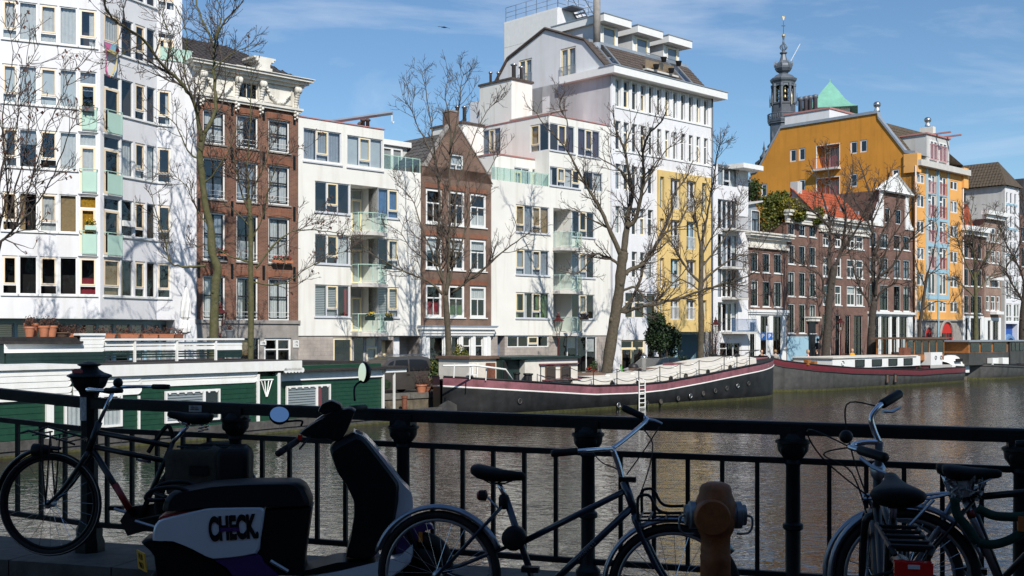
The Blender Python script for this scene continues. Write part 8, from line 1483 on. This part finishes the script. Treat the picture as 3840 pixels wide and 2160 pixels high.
for c,rx2,rz2,yy,base,ang in ((sp2([(427,428)],3)[0],.056,.053,-.12,sp2([(560,490)],3)[0],8),(sp2([(952,172)],3)[0],.03,.062,.22,sp2([(890,350)],3)[0],-66)):
    Mm2=Ms@Matrix.Translation((c[0],yy,c[1]))@Matrix.Rotation(R(ang),4,'Z')@Matrix.Rotation(R(-38 if ang>0 else -3),4,'X'); k=max(rx2,rz2)
    mr=MB().lathe([(.02,.03),(k*.9,.02),(k*1.08,.0),(k*1.08,-.012),(k,-.012)],24,(0,0,0),0,RY.inverted()).build('mirror_housing','sc_black',t,Mm2,True); MB().lathe([(k*.98,.0),(k*.98,.002)],24,(0,0,0),0,RY).build('mirror_glass','mirror',mr,Mm2@Matrix.Translation((0,-.014,0)))
    g=MB(); g.tube(smooth([Vector((base[0],yy*.7,base[1])),Vector((base[0]+(.0),yy*.9,(base[1]+c[1])/2)),Vector((c[0],yy+.02,c[1]-.04))],4),.007,6); g.build('mirror_stem','sc_black',t,Ms,True)
q=sp2([(655,1120)],2)[0]; lettering('brand_text','CHECK.',Ms@Matrix.Translation((q[0],-.1685,q[1]))@Matrix.Rotation(R(-3),4,'Y')@RX@Matrix.Scale(2.1,4,(0,1,0))@Matrix.Scale(.92,4,(1,0,0)),.088,'sc_black',bd,.0015,.0045)
q0=sp2([(570,1125),(690,1118)],2); MB().box(q0[0][0],q0[1][0],-.1712,-.1695,q0[0][1]-.011,q0[0][1]+.011).build('brand_bar','sc_purple',bd,Ms)
q=sp2([(130,1330)],2)[0]; Mp=Ms@Matrix.Translation((q[0]-.05,-.1,q[1]))@Matrix.Rotation(R(-62),4,'Z')@Matrix.Rotation(R(6),4,'X'); pl_=MB().box(-.075,.075,-.004,.004,-.055,.055).build('licence_plate','plate_yellow',t,Mp); lettering('plate_text','FLB',Mp@Matrix.Translation((0,-.0055,.024))@RX,.05,'black_sash',pl_,.0008); lettering('plate_text','96D',Mp@Matrix.Translation((0,-.0055,-.027))@RX,.05,'black_sash',pl_,.0008)
q=sp2([(910,905)],3)[0]; MB().box(q[0]-.011,q[0]+.011,-.135,-.13,q[1]-.02,q[1]+.02).build('warning_label','sticker_white',t,Ms@Matrix.Translation((0,-.03,0)))
q=sp2([(880,1320),(990,1385)],2); g=MB(); g.tube([(q[0][0],-.155,q[0][1]),(q[1][0],-.155,q[1][1])],.012,6); g.build('foot_strip','alu',t,Ms)
# ---------- hydrant ----------
HYd=5.45; c=at(2683,2200,HYd); t=thing('fire_hydrant','rusty orange hydrant with two steel capped outlets before the railing','hydrant',(c.x,c.y,DK)); M=Matrix.Translation((c.x,c.y,0)); k=HYd/F
mat('hydrant_orange',(.27,.085,.022),.6,.3,14,.2,40); mat('cap_steel',(.20,.23,.25),.42,.25,14,metal=.6)
def hz5(y): return CZ+(HY-y)*k
bdy=MB().lathe([(.075,DK),(.072,hz5(2100)),(.075,hz5(2085)),(.07,hz5(2078)),(.073,hz5(2060)),(.069,hz5(2050)),(.071,hz5(2010)),(.085,hz5(1990)),(.098,hz5(1950)),(.098,hz5(1890)),(.088,hz5(1868)),(.078,hz5(1850)),(.076,hz5(1832)),(.066,hz5(1818)),(.04,hz5(1809)),(.01,hz5(1807))],24).build('body','hydrant_orange',t,M,True)
MB().lathe([(.084,0),(.086,.05),(.083,.064),(.078,.07),(.0,.071)],28,(-.03,-.04,hz5(1930)),0,RY).build('front_cover','hydrant_orange',t,M,True,True)
for s in (-1,1):
    Mr=Matrix.Rotation(R(90*s),3,'Y'); cp=MB().lathe([(.06,.06),(.066,.07),(.066,.088),(.061,.09),(.061,.094),(.066,.096),(.066,.122),(.056,.126),(.05,.13),(.05,.145),(.0,.146)],24,(0,.01,hz5(1932)),0,Mr).build('outlet_cap','cap_steel',t,M,True,True)
    g=MB(); z_=hz5(1932); g.tube(smooth([Vector((s*.14,.0,z_)),Vector((s*.172,-.01,z_-.01)),Vector((s*.172,-.01,z_-.06)),Vector((s*.15,-.01,z_-.085)),Vector((s*.1,-.02,z_-.085))],5),.006,6); g.build('cap_handle','cap_steel',cp,M,True)
# ---------- the row of houses on this side of the canal, behind the viewer ----------
b=thing('brick_building','brick building behind the bridge that throws the foreground into shade','building',(2,-10,DK)); BP=Pl((-16,-6.5),(1,0)); Mw=Matrix(((-1,0,0,26),(0,-1,0,-11),(0,0,1,0),(0,0,0,1)))
class BPl: M=Mw
hs=[(1.5+i*3.2,3.1+i*3.2,DK+1+j*3.1,DK+3+j*3.1) for i in range(13) for j in range(5)]
wall(b,BPl,0,44,DK,DK+18.5,hs,'canal_brick',rev=.2,dep=9)
for q in hs: win(b,BPl,q,'h','white_paint','black_sash',ins=.08)
# ---------- ground ----------
g=MB(); qe=8.7
def sp(u_,w_,z_): q=STD.xy(u_,w_); return (q[0],q[1],z_)
g.poly([sp(-300,qe-.5,QZ),sp(900,qe-.5,QZ),sp(900,-700,QZ),sp(-300,-700,QZ)]); struct(g.build('street','paving_brick'))
g=MB(); g.poly([sp(-300,1.6,QZ+.1),sp(900,1.6,QZ+.1),sp(900,-.2,QZ+.1),sp(-300,-.2,QZ+.1)]); g.poly([sp(-300,1.6,QZ),sp(900,1.6,QZ),sp(900,1.6,QZ+.1),sp(-300,1.6,QZ+.1)]); struct(g.build('pavement','granite'))
qw=struct(MB().box(-300,900,-qe,-qe+.5,-3,QZ+.02).build('quay_wall','quay_stone',None,STD.M))
for i in range(90): MB().box(STD.u(900)+i*.95,STD.u(900)+i*.95+.93,-qe-.06,-qe+.5,QZ-.18,QZ+.08).build('coping_stone','granite',qw,STD.M)
m=bpy.data.materials.new('canal_water'); m.use_nodes=True; t=m.node_tree; bs=t.nodes['Principled BSDF']; L=t.links.new
bs.inputs['Base Color'].default_value=(.010,.008,.005,1); bs.inputs['Roughness'].default_value=.015; bs.inputs['IOR'].default_value=1.36; bs.inputs['Specular IOR Level'].default_value=.6
bs.inputs['Specular IOR Level'].default_value=1.0
gg=nn(t,'ShaderNodeNewGeometry'); prev=None
pn=nn(t,'ShaderNodeTexNoise'); pn.inputs['Scale'].default_value=.16; pn.inputs['Detail'].default_value=3; L(gg.outputs['Position'],pn.inputs[0])
pr=nn(t,'ShaderNodeMapRange'); pr.inputs[1].default_value=.35; pr.inputs[2].default_value=.65; pr.inputs[3].default_value=.45; pr.inputs[4].default_value=1; L(pn.outputs[0],pr.inputs[0])
for sc_,dist,asp,ds in ((.55,.016,(.7,1.2,1),.3),(1.5,.042,(.75,1.15,1),.9),(3.4,.026,(.7,1.15,1),1.2),(10,.004,(.7,1.2,1),.6)):
    mp=nn(t,'ShaderNodeMapping'); mp.inputs['Scale'].default_value=asp; mp.inputs['Rotation'].default_value=(0,0,R(12)); L(gg.outputs['Position'],mp.inputs[0])
    n_=nn(t,'ShaderNodeTexNoise'); n_.inputs['Scale'].default_value=sc_; n_.inputs['Detail'].default_value=2; n_.inputs['Roughness'].default_value=.5; n_.inputs['Distortion'].default_value=ds; L(mp.outputs[0],n_.inputs[0])
    bp=nn(t,'ShaderNodeBump'); bp.inputs['Distance'].default_value=dist; L(pr.outputs[0],bp.inputs['Strength']); L(n_.outputs[0],bp.inputs['Height'])
    if prev: L(prev.outputs[0],bp.inputs['Normal'])
    prev=bp
L(prev.outputs[0],bs.inputs['Normal']); MT['canal_water']=m
struct(MB().poly([(-600,-200,0),(600,-200,0),(600,800,0),(-600,800,0)]).build('canal_water','canal_water'))
